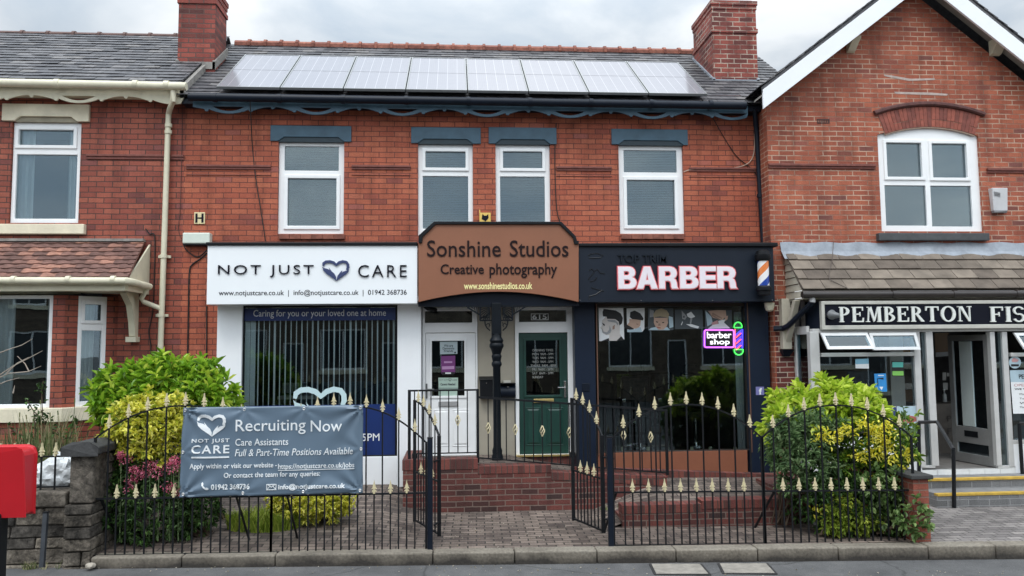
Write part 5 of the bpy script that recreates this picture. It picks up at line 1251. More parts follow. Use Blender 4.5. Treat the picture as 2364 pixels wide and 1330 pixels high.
mb.box(x0 - .008, xa, PY - .008, PY + .22, zA0, ztA); mb.box(xa, xb, PY - .008, PY + .22, zA1, ztB); mb.box(x0 - .008, x0 + .22, PY + .221, 11.7, zA0, ztA)
mb.hexa([(xb, PY - .008, zA2), (xc, PY - .008, zE), (xc, PY + .22, zE), (xb, PY + .22, zA2), (xb, PY - .008, ztC), (xc, PY - .008, ztD), (xc, PY + .22, ztD), (xb, PY + .22, ztC)])
mb.build('edging', SOLDIER, pf, bevel=.005)
mb = MB(); xr = X_(1345, 1060, 11); zl = .27
xr0 = X_(1180, 1070, PY + .3); zr1, zr2 = ztC - .03, .30
mb.face([(x0 + .2, PY + .2, zpf), (xr0, PY + .2, zpf), (xr0, YD, zpf), (x0 + .2, YD, zpf)])
mb.face([(xr0, PY + .2, zpf), (xb, PY + .2, zr1), (xb, YD, zr1), (xr0, YD, zpf)])
mb.face([(xb, PY + .2, zr1), (xc - .25, PY + .2, zr2), (xc - .25, YD, zr2), (xb, YD, zr1)])
mb.face([(xc - .25, PY + .2, zr2), (4.9, PY + .2, zl), (4.9, YD, zl), (xc - .25, YD, zr2)])
# landing sloping down to the path
fx0, fx1, fy = X_(1437, 1190, 9.62), X_(1838, 1180, 9.62), 9.62
mb.face([(xc - .25, fy + .2, .16), (4.9, fy + .2, zl - .02), (4.9, PY + .2, zl), (xc - .25, PY + .2, zr2)])
mb.face([(fx0 - .2, fy + .0, -.02), (xc - .25, fy + .2, .16), (xc - .25, PY + .2, zr2), (fx0 - .2, PY + .2, -.02)])
mb.build('paving', PAVER, pf)
fz0, fz1 = Z_(1530, 1165, fy), Z_(1730, 1153, fy); xm = X_(1620, 1180, fy)
mb = MB(); mb.box(fx0, xm, fy, fy + .22, -.1, fz0 - .105); mb.box(xm, fx1, fy, fy + .22, -.1, fz1 - .105)
mb.box(fx0, fx0 + .22, fy + .22, fy + .5, -.1, .1); mb.box(fx1 - .01, 4.9, fy + .1, 10.9, -.1, zl + .06); mb.build('brickwork', BRICK_PLAT, pf)
mb = MB(); mb.box(fx0 - .006, xm, fy - .008, fy + .22, fz0 - .105, fz0); mb.box(xm, fx1, fy - .008, fy + .22, fz1 - .105, fz1); mb.build('edging', SOLDIER, pf, bevel=.005)
# kerb of bricks against the barber's front
mb = MB(); ya = 11.3; q0, q1, q2, q3 = Z_(1540, 1093, ya), Z_(1540, 1110, ya), Z_(1800, 1097, ya), Z_(1800, 1124, ya)
mb.hexa([(xb + .4, ya, zl - .3), (4.85, ya, zl - .3), (4.85, ya + .14, zl - .3), (xb + .4, ya + .14, zl - .3), (xb + .4, ya, q0 + .12), (4.85, ya, q2), (4.85, ya + .14, q2), (xb + .4, ya + .14, q0 + .12)]); mb.build('edging', SOLDIER, pf)

# ---- railing on the platform
def bar(mb_, x, y, z0, z1, r=.0075): mb_.box(x - r, x + r, y - r, y + r, z0, z1)
def basket(parent, x, y, z):
    mb = MB(); n = 4
    for k in range(n):
        pts = []
        for i in range(9):
            f = i / 8; a = 2 * math.pi * k / n + f * 3.0; r_ = .028 * math.sin(math.pi * f) ** .8 + .004; pts.append((x + r_ * math.cos(a), y + r_ * math.sin(a), z - .065 + .13 * f))
        mb.tube(pts, .0065, 5)
    mb.lathe(x, y, [(.012, z - .075), (.012, z - .06)], 8); mb.lathe(x, y, [(.012, z + .06), (.012, z + .075)], 8)
    mb.build('twisted_basket', GOLD, parent, smooth=True)
ry = PY + .1
rl = thing('handrail', 'black iron railing with gold twisted baskets along the brick platform edge', 'railing', (1, ry, zpf))
RX = lambda px: X_(px, 980, ry)
zr = Z_(1030, 901, ry); zbm = Z_(1040, 1046, ry)
mb = MB(); mb.box(RX(947), RX(1104), ry - .018, ry + .018, zr - .012, zr + .012); mb.build('top_rail', BLACKM, rl, bevel=.003)
mb = MB(); mb.box(RX(955), RX(1104), ry - .01, ry + .01, zbm - .008, zbm + .008); mb.build('bottom_rail', BLACKM, rl)
mb = MB(); mb.box(RX(945) - .02, RX(945) + .02, ry - .02, ry + .02, ztA, zr + .012); mb.build('post', BLACKM, rl); mb = MB(); mb.box(RX(1103) - .018, RX(1103) + .018, ry - .018, ry + .018, Z_(1103, 1068, ry), zr + .012); mb.build('post', BLACKM, rl)
for i, px in enumerate((957, 975, 995, 1016, 1036, 1057, 1079)):
    mb = MB(); bar(mb, RX(px), ry, zbm, zr); mb.build('bar', BLACKM, rl)
    if i == 5: basket(rl, RX(px), ry, Z_(px, 970, ry))
tr = lambda px: Z_(px, 917 + (px - 1103) * (948 - 917) / (1540 - 1103), ry)
br_ = lambda px: Z_(px, 1057 + (px - 1103) * (1092 - 1057) / (1540 - 1103), ry)
mb = MB(); mb.tube([(RX(1103), ry, tr(1103)), (RX(1540), ry, tr(1540))], .02, 4); mb.build('top_rail', BLACKM, rl)
mb = MB(); mb.tube([(RX(1103), ry, br_(1103)), (RX(1540), ry, br_(1540))], .012, 4); mb.build('bottom_rail', BLACKM, rl)
for i, px in enumerate([1127 + 20.8 * k for k in range(20)]):
    mb = MB(); bar(mb, RX(px), ry, br_(px), tr(px)); mb.build('bar', BLACKM, rl)
    if i in (0, 3, 6, 9, 15, 18): basket(rl, RX(px), ry, Z_(px, 988 + (px - 1127) * .055, ry))
mb = MB(); mb.box(RX(1538) - .018, RX(1538) + .018, ry - .018, ry + .018, ztD, tr(1540) + .02); mb.build('post', BLACKM, rl)

# ================================================================== ARCHED FENCE PANELS AND GATES
FIN_V = None
def finial_mesh():
    mb = MB(); t = .012
    prof = [(0, .155), (.006, .12), (.013, .098), (.018, .082), (.013, .078), (.027, .062), (.032, .05), (.026, .053), (.013, .056), (.011, .044), (.027, .03), (.029, .019), (.019, .023), (.011, .024), (.013, .0)]
    pts = prof + [(-a, b) for a, b in prof[1:]][::-1]
    mb.panel(pts, [], -t, t)
    # a thicker core, so the spear reads in the round
    m2 = MB(); m2.panel([(a * .45, b) for a, b in pts], [], -.02, .02); mb.raw([(x, y, z) for x, y, z in m2.v], m2.f)
    mb.v = [(x * .92, y, z * .94) for x, y, z in mb.v]
    me = bpy.data.meshes.new('finial'); me.from_pydata(mb.v, [], mb.f); me.materials.append(GOLD); return me
FINM = finial_mesh()
def finial(parent, p):
    o = bpy.data.objects.new('finial', FINM); C.objects.link(o); o.parent = parent; o.location = Vector(p) - ROOT[parent]; ROOT[o] = ROOT[parent]; return o


def arched(root, A, B, n, zarch, zmid, zbot, posts=(.012, .012), flat=.012, nlow=None, half=0):
    """panel between plan points A and B; zarch(f) height of the arched rail; n tall bars"""
    A, B = Vector(A), Vector(B); at = lambda f, z: (A.x + (B.x - A.x) * f, A.y + (B.y - A.y) * f, z)
    m_ = MB(); m_.tube([at(i / 28, zarch(i / 28)) for i in range(29)], flat, 4); m_.build('arch_rail', BLACKM, root)
    for z, nm in ((zmid, 'middle_rail'), (zbot, 'bottom_rail')):
        m_ = MB(); m_.tube([at(0, z(0)), at(1, z(1))], .013, 4); m_.build(nm, BLACKM, root)
    for f, r_ in ((0, posts[0]), (1, posts[1])):
        p = at(f, 0); m_ = MB(); m_.box(p[0] - r_, p[0] + r_, p[1] - r_, p[1] + r_, zbot(f) - .02, zarch(f) + .01); m_.build('post', BLACKM, root)
    L_ = 1 / (n + .4)
    for k in range(n):
        f = L_ * (.7 + k); p = at(f, 0); m_ = MB(); bar(m_, p[0], p[1], zbot(f), zarch(f)); m_.build('bar', BLACKM, root); finial(root, at(f, zarch(f) + .005))
        if k < n - 1:
            f2 = f + L_ / 2; p = at(f2, 0); m_ = MB(); bar(m_, p[0], p[1], zbot(f2), zmid(f2)); m_.build('bar', BLACKM, root); finial(root, at(f2, zmid(f2) + .005))


YFN = 8.76
pans = [(216, 1012, 421, 937, 627, 1012, 1283, 1152, 1275.5, 1145, 'arched black fence panel behind the left part of the grey banner'),
        (627, 1012, 806, 937, 984, 1022, 1275.5, 1145, 1268.5, 1138, 'arched black fence panel showing right of the grey banner, beside the left gate'),
        (1416, 1012, 1585, 934, 1762, 1010, 1260, 1137, 1255.5, 1134, 'arched black fence panel in front of the barber shop window'),
        (1764, 1010, 1931, 936, 2110, 1008, 1255.5, 1134, 1250, 1131.5, 'arched black fence panel in front of the yellow flowering shrub')]
for xa, ya, xm_, ym, xb, yb, b0, m0, b1, m1, lab in pans:
    A, B = W(xa, 1150, YFN), W(xb, 1150, YFN)
    za, zm_, zb_ = Z_(xa, ya, YFN), Z_(xm_, ym, YFN), Z_(xb, yb, YFN)
    def zarch(f, za=za, zm_=zm_, zb_=zb_): return za + (zb_ - za) * f + (zm_ - (za + zb_) / 2) * (1 - abs(2 * f - 1) ** 2.2)
    lm = lambda y0_, y1_, xa=xa, xb=xb: (lambda f: Z_(xa, y0_, YFN) + (Z_(xb, y1_, YFN) - Z_(xa, y0_, YFN)) * f)
    t_ = thing('railing_panel', lab, 'fence', (A.x, YFN, 0), 'arched railing panels along the kerb')
    arched(t_, (A.x, YFN, 0), (B.x, YFN, 0), 9, zarch, lm(m0, m1), lm(b0, b1))
    for f in (.12, .62):                                    # feet set in the kerb, raking stay
        x = A.x + (B.x - A.x) * f; m_ = MB(); zf = lm(b0, b1)(f); m_.lathe(x, YFN, [(.012, zf - .06), (.018, zf - .02), (.02, zf - .005)], 8); m_.build('foot', BLACKM, t_)
    for fs_ in ((.8, .04) if xa == 216 else (.1,) if xa == 627 else (.02, ) if xa == 1416 else (.07,)):
        x = A.x + (B.x - A.x) * fs_; m_ = MB(); zf = lm(m0, m1)(fs_); m_.tube([(x, YFN, zf), (x + (.02 if xa < 1000 else -.05), YFN + .5, .03)], .014, 4); m_.build('raking_stay', BLACKM, t_)
for px, y0_, y1_, lab in ((993, 1012, 1272, 'thick black gate post at the left of the path opening'), (1411, 1010, 1263, 'thick black gate post at the right of the path opening')):
    q = W(px, y1_, YFN - .02); m_ = MB(); r_ = .029; zt = Z_(px, y0_, YFN); m_.box(q.x - r_, q.x + r_, YFN - .02 - r_, YFN - .02 + r_, -.05, zt)
    t_ = thing('gate_post', lab, 'gate post', (q.x, YFN, 0)); m_.build('post', NAVY, t_, bevel=.006)
    m_ = MB(); m_.box(q.x - .032, q.x + .032, YFN - .052, YFN + .012, zt + .001, zt + .014); m_.build('cap', BLACK, t_, bevel=.004)
for A, B, za, zb_, lab in (((-.20, 9.0), (-.52, 9.78), 1.21, 1.57, 'left iron gate leaf, swung inwards beside the white pilaster'), ((1.685, 8.95), (1.44, 9.62), 1.19, 1.58, 'right iron gate leaf, swung inwards in front of the green door')):
    t_ = thing('gate', lab, 'gate', (A[0], A[1], 0), 'pair of open iron gates')
    zarch = lambda f, za=za, zb_=zb_: za + (zb_ - za) * math.sin(f * math.pi / 2) ** .8
    arched(t_, A + (0,), B + (0,), 4, zarch, lambda f: .70 + .0 * f, lambda f: .11, posts=(.022, .02), flat=.014)
    p = Vector((A[0], A[1], 0)); m_ = MB()
    for z in (.25, .95): m_.tube([(p.x, p.y, z), (p.x + (.1 if A[0] > 0 else -.05), p.y - .16, z)], .012, 6)
    m_.build('hinge', BLACKM, t_)
    p = Vector((B[0], B[1], 0)); m_ = MB(); m_.box(p.x - .03, p.x + .03, p.y - .012, p.y + .012, .86, .92); m_.build('latch', BLACK, t_)

# ================================================================== BANNER
YBN = YFN - .05
a, b, c, d = X_(419, 1040, YBN), X_(838, 1040, YBN), Z_(630, 1143, YBN), Z_(630, 938, YBN)
eyes = [(a + .03, d - .03), (b - .03, d - .03), (a + .03, c + .03), (b - .03, c + .03), (a + (b - a) * .34, d - .03), (a + (b - a) * .67, d - .03), (a + .02, (c + d) / 2), (b - .02, (c + d) / 2), (a + (b - a) * .34, c + .03), (a + (b - a) * .67, c + .03)]
def bfun(x, z):
    y = YBN - .012 * math.sin((x - a) / (b - a) * math.pi)
    for i, (ex, ez) in enumerate(eyes):
        dx, dz = x - ex, z - ez; r_ = math.hypot(dx, dz); th = math.atan2(dz, dx)
        amp = .02 if i < 4 else .008
        y += amp * min(1, r_ / .06) * math.exp(-r_ / .34) * math.sin(th * (9 if i < 4 else 7) + i)
    return y + .003 * math.sin(x * 7 + z * 11)
bn = thing('banner', 'grey blue recruiting banner tied to the black fence, white lettering', 'banner', ((a + b) / 2, YBN, c))
mb = MB(); nx_, nz_ = 90, 50
for j in range(nz_ + 1):
    for i in range(nx_ + 1):
        x, z = a + (b - a) * i / nx_, c + (d - c) * j / nz_; skew = (.5 - j / nz_) * -.02 * (1 - i / nx_)
        mb.v.append((x + skew, bfun(x, z), z))
for j in range(nz_):
    for i in range(nx_): q = j * (nx_ + 1) + i; mb.f.append((q, q + 1, q + nx_ + 2, q + nx_ + 1)); mb.m.append(0)
o = mb.build('sheet', GREYBAN, bn, smooth=True)
md = o.modifiers.new('thickness', 'SOLIDIFY'); md.thickness = .002; md.offset = 1
BT = mat('banner lettering', (.74, .77, .78), .5, 0)
T_ = lambda s_, p, **k: lettering(s_, p, YBN, BT, bn, ext=.009, fn=bfun, **k)
T_('Recruiting', (545, 968, 706, 1003)); T_('Now', (718, 970, 790, 996)); T_('Care Assistants', (544, 1012, 666, 1028)); T_('Full & Part-Time Positions Available', (543, 1035, 815, 1051), shear=.2)
T_('Apply within or visit our website - ', (438, 1069, 640, 1084), bold=.008); T_('https://notjustcare.co.uk/jobs', (643, 1069, 818, 1084), bold=.008); T_('Or contact the team for any queries:', (518, 1089, 739, 1104), bold=.008)
T_('01942 368736', (488, 1117, 577, 1130), bold=.025); T_('info@notjustcare.co.uk', (643, 1116, 797, 1131), bold=.025)
T_('NOT JUST', (443, 1013, 530, 1024), spacing=1.2, bold=.01); T_('CARE', (442, 1028, 530, 1047), spacing=1.2, bold=.012)
mb = MB()
for p in ((442, 1054, 530, 1057.5), (643, 1083, 818, 1084.3)):
    x0, x1, z0, z1 = pxrect(p, YBN); n = 10
    for i in range(n): mb.panel([(x0 + (x1 - x0) * i / n, z0), (x0 + (x1 - x0) * (i + 1) / n, z0), (x0 + (x1 - x0) * (i + 1) / n, z1), (x0 + (x1 - x0) * i / n, z1)], [], YBN - .009, YBN)
mb.v = [(x, bfun(x, z) + (y - YBN), z) for x, y, z in mb.v]; mb.build('underline', BT, bn)
heart(MB(), (455, 957, 522, 1008), YBN, .009, fn=bfun).build('logo', BT, bn)
# telephone and envelope marks
mb = MB(); x0, x1, z0, z1 = pxrect((465, 1113, 483, 1131), YBN); w_, h_ = x1 - x0, z1 - z0
ph = [(.0, .85), (.15, 1), (.3, .75), (.25, .6), (.45, .35), (.62, .25), (.75, .32), (1, .12), (.85, 0), (.6, .02), (.3, .25), (.08, .55)]
mb.panel([(x0 + u * w_, z0 + v * h_) for u, v in ph], [], YBN - .009, YBN); mb.v = [(x, bfun(x, z) + (y - YBN), z) for x, y, z in mb.v]; mb.build('telephone_mark', BT, bn)
mb = MB(); x0, x1, z0, z1 = pxrect((616, 1117, 639, 1131), YBN); e_ = .008; mb.rect(x0, x1, z0, z1, YBN - .009, YBN, [(x0 + e_, x1 - e_, z0 + e_, z1 - e_)])
xm_, zm_ = (x0 + x1) / 2, z0 + (z1 - z0) * .42
for q in ([(x0, z1), (xm_, zm_), (xm_, zm_ + e_ * 1.3), (x0 + e_ * 1.4, z1)], [(x1, z1), (x1 - e_ * 1.4, z1), (xm_, zm_ + e_ * 1.3), (xm_, zm_)], [(x0, z0), (x0 + e_, z0), (x0 + .045, z0 + .05), (x0 + .04, z0 + .055)], [(x1, z0), (x1 - .04, z0 + .055), (x1 - .045, z0 + .05), (x1 - e_, z0)]): mb.panel(q, [], YBN - .0092, YBN)
mb.v = [(x, bfun(x, z) + (y - YBN), z) for x, y, z in mb.v]; mb.build('envelope_mark', BT, bn)
for i, (ex, ez) in enumerate(eyes):
    mb = MB(); y = bfun(ex, ez) - .004; mb.tube([(ex + .013 * math.cos(t * math.pi / 5), y, ez + .013 * math.sin(t * math.pi / 5)) for t in range(11)], .004, 5, cap=False); mb.tube([(ex, y, ez), (ex + .004, y + .04, ez + (.03 if ez > (c + d) / 2 else -.03))], .004, 5); mb.build('eyelet', mat('eyelet metal', (.5, .5, .5), .3, 0, metal=.8), bn)

# ================================================================== STICKERS AND POSTERS
def flat(mb, pts, Y, e=.002, mi=0):
    mb.mi = mi; mb.panel([(W(x, y, Y).x, W(x, y, Y).z) for x, y in pts], [], Y - e, Y + .0)
def pm(n, c): return mat('print ' + n, c, .5, .06, 9)
pw, pk, pgrey, pskin, pskin2, pdk, pblond, pblue, ppink = pm('white', (.78, .8, .81)), pm('black', (.012, .012, .013)), pm('grey', (.3, .31, .32)), pm('skin', (.55, .37, .28)), pm('pale skin', (.6, .56, .53)), pm('slate', (.06, .075, .085)), pm('fair hair', (.38, .31, .2)), pm('pale blue', (.42, .55, .62)), pm('pink', (.55, .3, .3))
pred = pm('rose', (.4, .12, .1)); psh = pm('shadow skin', (.33, .21, .16)); pgreen = pm('green', (.2, .5, .1)); pteal = pm('teal', (.1, .45, .38))
YPO = YG + .008
def poster(label, shapes, cat='poster', group='haircut photos taped inside the barber window', Y=YPO, name='poster', mats=None):
    xs_ = [p[0] for p in shapes[0][0]]; ys_ = [p[1] for p in shapes[0][0]]
    q = W(sum(xs_) / len(xs_), max(ys_), Y); used = []
    mb = MB()
    for k, (pts, m_) in enumerate(shapes):
        if m_ not in used: used.append(m_)
        flat(mb, pts, Y - .0012 * k, .002, used.index(m_))
    t_ = thing(name, label, cat, q, group); mb.build('sheet', used, t_); return t_
def zp_(pts, ox, oy, s): return [(ox + x / s, oy + y / s) for x, y in pts]
s_ = 6.389
Q = lambda pts: zp_(pts, 1370, 700, s_)
poster('black and white print of a bearded man in profile with swept back hair', [
    (Q([(75, 70), (440, 70), (455, 540), (85, 560)]), pw),
    (Q([(190, 190), (340, 200), (390, 330), (390, 450), (410, 490), (340, 555), (230, 555), (235, 470), (180, 470), (135, 440), (120, 380), (100, 365), (135, 310), (125, 260)]), pskin2),
    (Q([(150, 85), (200, 90), (330, 110), (400, 150), (435, 220), (420, 300), (385, 330), (370, 270), (320, 235), (200, 230), (195, 200), (140, 195), (135, 130)]), pk),
    (Q([(200, 245), (320, 250), (370, 300), (360, 330), (330, 290), (220, 270)]), pgrey),
    (Q([(105, 360), (130, 380), (130, 430), (190, 465), (250, 440), (265, 400), (240, 330), (232, 390), (200, 430), (150, 420)]), pgrey), (Q([(122, 285), (165, 310), (170, 335), (150, 330)]), pk), (Q([(285, 330), (315, 320), (312, 380), (280, 390)]), psh), (Q([(278, 322), (300, 315), (302, 330), (284, 340)]), pskin2),
    (Q([(115, 560), (225, 515), (235, 558)]), pk), (Q([(340, 556), (410, 488), (458, 545)]), pk)])
poster('print of a boy from the side with short dark hair, head bowed', [
    (Q([(490, 75), (755, 70), (750, 380), (720, 425), (500, 428), (490, 200)]), pw),
    (Q([(530, 230), (620, 240), (700, 250), (690, 330), (655, 375), (570, 375), (495, 320), (530, 280)]), pskin),
    (Q([(545, 130), (610, 108), (690, 150), (740, 225), (730, 255), (620, 240), (570, 235), (535, 205)]), pk), (Q([(455, 300), (500, 320), (600, 378), (560, 398), (500, 385), (455, 350)]), pk), (Q([(628, 300), (665, 305), (660, 318), (640, 318)]), psh), (Q([(500, 395), (600, 385), (690, 350), (722, 425), (500, 428)]), pblue)])
poster('colour print of a fair haired boy facing the street', [
    (Q([(805, 72), (1180, 72), (1180, 398), (805, 400)]), pdk),
    (Q([(1110, 190), (1170, 210), (1178, 350), (1120, 370)]), pblue), (Q([(830, 90), (890, 110), (890, 200), (830, 210)]), pgrey),
    (Q([(810, 398), (850, 365), (930, 350), (1090, 355), (1130, 398)]), pblue),
    (Q([(893, 215), (1090, 215), (1100, 290), (1075, 350), (1030, 392), (960, 392), (915, 345), (890, 290)]), pskin),
    (Q([(890, 220), (885, 160), (920, 105), (1000, 78), (1080, 105), (1115, 160), (1100, 250), (1080, 210), (980, 195), (910, 205)]), pblond),
    (Q([(922, 265), (955, 275), (950, 288), (925, 282)]), pk), (Q([(1010, 282), (1045, 276), (1040, 292), (1015, 294)]), pk), (Q([(930, 350), (995, 358), (990, 372), (945, 368)]), pred), (Q([(960, 300), (985, 300), (990, 332), (950, 332)]), psh)])
poster('dark print of scissors and razor held in pale hands', [
    (Q([(1200, 95), (1610, 95), (1615, 378), (1200, 382)]), pdk), (Q([(1300, 105), (1380, 200), (1350, 245), (1310, 230)]), pgrey), (Q([(1375, 160), (1440, 125), (1500, 200), (1440, 225), (1390, 200)]), pw), (Q([(1320, 190), (1345, 185), (1345, 215), (1325, 218)]), pdk), (Q([(1430, 220), (1460, 225), (1440, 310), (1420, 300)]), pgrey),
    (Q([(1365, 310), (1450, 310), (1560, 345), (1540, 375), (1440, 350)]), pw), (Q([(1290, 320), (1312, 268), (1318, 280), (1300, 325)]), pw)])
poster('print of a man being shaved by a hand with a pale collar', [
    (Q([(1640, 100), (2040, 100), (2045, 370), (1650, 378)]), pdk), (Q([(1650, 110), (1740, 200), (1760, 300), (1680, 340)]), pblue), (Q([(1690, 115), (1830, 100), (1950, 105), (1960, 190), (1900, 250), (1760, 215)]), pskin), (Q([(1760, 140), (1900, 220), (1890, 232), (1745, 160)]), psh), (Q([(1750, 165), (1860, 232), (1850, 245), (1745, 190)]), psh),
    (Q([(1940, 190), (1985, 185), (1975, 240), (1940, 265)]), pskin), (Q([(1740, 290), (1830, 250), (1840, 300), (1760, 375)]), ppink), (Q([(1840, 260), (1945, 240), (1910, 330), (1850, 330)]), pw), (Q([(1685, 378), (1760, 320), (1930, 290), (2020, 372)]), pw)])
for px0, py0 in ((1376.5, 743), (1489, 743), (1441, 760)):
    pass
# lit neon sign
nq = W(1663, 803, YG - .02)
ns = thing('neon_sign', 'glowing barber shop neon sign with purple frame and coloured pole', 'neon sign', nq)
def tube_px(pts, m_, r_=.0085, name='tube', Y=YG - .012, closed=False):
    pts = [W(x, y, Y) for x, y in pts]
    if closed: pts = pts + [pts[0]]
    mb = MB(); mb.tube(pts, r_, 6); return mb.build(name, m_, ns, smooth=True)
PUR, GRN, NRED, NBLU, NWH = emit('neon purple', (.62, .12, 1), 2.6), emit('neon green', (.08, 1, .12), 1.6), emit('neon red', (1, .1, .16), 2.2), emit('neon blue', (.06, .05, 1), 2.4), emit('neon white', (1, .97, .98), 1.3)
def rr(x0, y0, x1, y1, r_):
    o = []
    for cx, cy, a0 in ((x1 - r_, y0 + r_, -90), (x1 - r_, y1 - r_, 0), (x0 + r_, y1 - r_, 90), (x0 + r_, y0 + r_, 180)):
        o += [(cx + r_ * math.cos(R(a0 + 22.5 * i)), cy + r_ * math.sin(R(a0 + 22.5 * i))) for i in range(5)]
    return o
mb = MB(); a, b, c, d = pxrect((1627, 761, 1694, 803), YG); mb.box(a, b, YG - .006, YG + .006, c, d); mb.build('backing', mat('neon backing', (.012, .01, .016), .4, 0), ns)
tube_px(rr(1626.5, 762, 1694, 802, 4), PUR, .010, 'frame_tube', closed=True)
lettering('barber', (1632, 766, 1688, 781), YG - .012, NWH, ns, .01, bold=.004); lettering('shop', (1639, 783, 1684, 799), YG - .012, NWH, ns, .01, bold=.004)
tube_px([(1695, 756.5)] + [(1704 - 9 * math.cos(R(t)), 754 - 10 * math.sin(R(t))) for t in range(0, 181, 20)] + [(1713, 756.5), (1695, 756.5)], GRN, .008)
tube_px([(1695, 807)] + [(1705.5 - 10 * math.cos(R(t)), 810 + 9.5 * math.sin(R(t))) for t in range(0, 181, 20)] + [(1716, 807), (1695, 807)], GRN, .008)
tube_px([(1697, 760), (1697, 804)], NRED, .009); tube_px([(1714, 760), (1714, 804)], NBLU, .011)
for y in (763, 777, 791): tube_px([(1699, y + 11), (1711, y)], NBLU, .010); tube_px([(1699, y + 17), (1711, y + 6)], NRED, .008)
# small sticker and plate on the barber's pilasters
t_ = thing('sticker', 'small blue violet square sticker with a white f on the navy pilaster', 'sticker', W(1754, 912, YP))
a, b, c, d = pxrect((1745, 893, 1764, 912), YP - .003); mb = MB(); mb.box(a, b, YP - .004, YP - .0005, c, d); mb.build('square', mat('violet blue', (.2, .2, .45), .4, .1), t_, bevel=.001); lettering('f', (1752, 896, 1759, 911), YP - .004, WTXT, t_, .001, bold=.05)
t_ = thing('wall_plate', 'dark square plate on the navy pilaster left of the barber window', 'plate', W(1352, 903, YP))
a, b, c, d = pxrect((1344, 885, 1361, 903), YP); mb = MB(); mb.box(a, b, YP - .014, YP - .0005, c, d); mb.build('plate', NAVY, t_, bevel=.004)
# notices on the white door
YDN = YD + .053
t_ = poster('pale notice reading We are Dementia Friends, top of the white door glass', [([(1015.5, 789), (1056, 788), (1056, 817), (1016, 818)], pm('notice grey', (.42, .5, .52))), ([(1049, 812), (1053, 812), (1053, 816), (1048, 816)], pdk)], 'notice', 'notices in the white door', YDN)
for s__, bx_ in (('We are', (1025, 795, 1046, 801)), ('Dementia', (1022, 801.5, 1049, 807)), ('Friends', (1025, 807.5, 1046, 813))): lettering(s__, bx_, YDN - .003, pdk, t_, .001, bold=.02)
t_ = poster('purple leaflet with white bands, middle of the white door glass', [([(1018, 822), (1051, 821), (1051, 860), (1046, 865), (1022, 866), (1019, 862)], pm('purple', (.17, .035, .17))), ([(1025, 834), (1044, 834), (1044, 838), (1025, 838.5)], pm('mauve', (.45, .25, .45))), ([(1020.5, 846), (1048.5, 845), (1048.5, 852), (1020.5, 853)], pm('mauve', (.45, .25, .45))), ([(1019, 859.5), (1051, 859), (1046, 865), (1022, 866)], pk), ([(1028, 860), (1041, 860), (1041, 863), (1028, 863)], pw)], 'leaflet', 'notices in the white door', YDN)
t_ = poster('pale green notice reading Carers Needed, low in the white door glass', [([(1012, 872), (1057.5, 872), (1057.5, 915), (1013, 915)], pm('notice green', (.38, .5, .43))), ([(1012, 895), (1057.5, 895), (1057.5, 898), (1012, 898)], pm('grey green', (.2, .26, .24)))], 'notice', 'notices in the white door', YDN)
lettering('NOT JUST', (1014, 876, 1034, 879), YDN - .003, pdk, t_, .001); lettering('CARE', (1044, 876, 1055, 879), YDN - .003, pdk, t_, .001); lettering('Carers Needed', (1017, 884, 1051, 890), YDN - .003, pdk, t_, .001, bold=.03)
heart(MB(), (1035, 874, 1042, 881), YDN - .004, .001).build('logo', pdk, t_)
WG = mat('grey etched lettering', (.34, .35, .33), .6, 0)
for i, s__ in enumerate(('OPENING TIMES', 'MON  9AM - 5PM', 'TUES  9AM - 5PM', 'WED  9AM - 5PM', 'THURS  9AM - 8PM', 'FRI  9AM - 5PM', 'SAT  8AM - 5PM', 'SUNDAY')):
    y = 806 + 8.85 * i; bx_ = (1229, y, 1277, y + 5.4) if i < 7 else (1229, y, 1254, y + 5.4)
    if i == 4: bx_ = (1225, y, 1283, y + 5.4)
    lettering(s__, bx_, YD + .054, WG, d2, .001, name='opening_hours')
# fish shop stickers and notices
YFN2 = YF + .036
t_ = poster('blue over white square sticker high in the fish shop window', [([(1974.5, 829), (2005, 828), (2006, 851), (1975, 850.5)], pw), ([(1974.5, 829), (2005, 828), (2005.5, 840), (1975, 841)], pm('sky blue', (.2, .42, .56)))], 'sticker', None, YFN2, 'sticker')
t_ = poster('black sticker with a teal and a green rating band', [([(2058, 834), (2086, 834), (2088, 869), (2059, 869)], pk), ([(2060, 836), (2085, 836), (2085, 848), (2060, 848)], pteal), ([(2060, 857), (2085.5, 857), (2086, 867), (2060.5, 867)], pgreen)], 'sticker', None, YFN2, 'sticker')
t_ = poster('bright blue upright sticker with a white arrow above the lime shrub', [([(2018, 863), (2045, 862), (2048, 904), (2021, 905)], pm('bright blue', (.03, .25, .6))), ([(2030, 893), (2039, 893), (2035, 901)], pw), ([(2027, 866), (2040, 866), (2040, 868), (2027, 868)], pw), ([(2026, 873), (2039, 872), (2040, 876), (2027, 874)], pk), ([(2025, 874), (2026.5, 874), (2027.5, 891), (2026, 891)], pk)], 'sticker', None, YFN2, 'sticker')
t_ = poster('white and navy food poster standing low in the fish shop window', [([(2012, 940), (2118, 937), (2118, 1008), (2012, 1008)], pw), ([(2046, 950), (2070, 938), (2071, 975), (2040, 980)], pm('navy print', (.03, .05, .16))), ([(2071, 938), (2117, 937.5), (2117, 1008), (2072, 1008)], pblue), ([(2078, 968), (2092, 958), (2114, 962), (2116, 972), (2100, 978), (2088, 976)], pred), ([(2086, 962), (2096, 958), (2098, 966), (2090, 968)], pw), ([(2016, 948), (2036, 946), (2034, 954), (2018, 955)], pteal)], 'poster', None, YFN2)
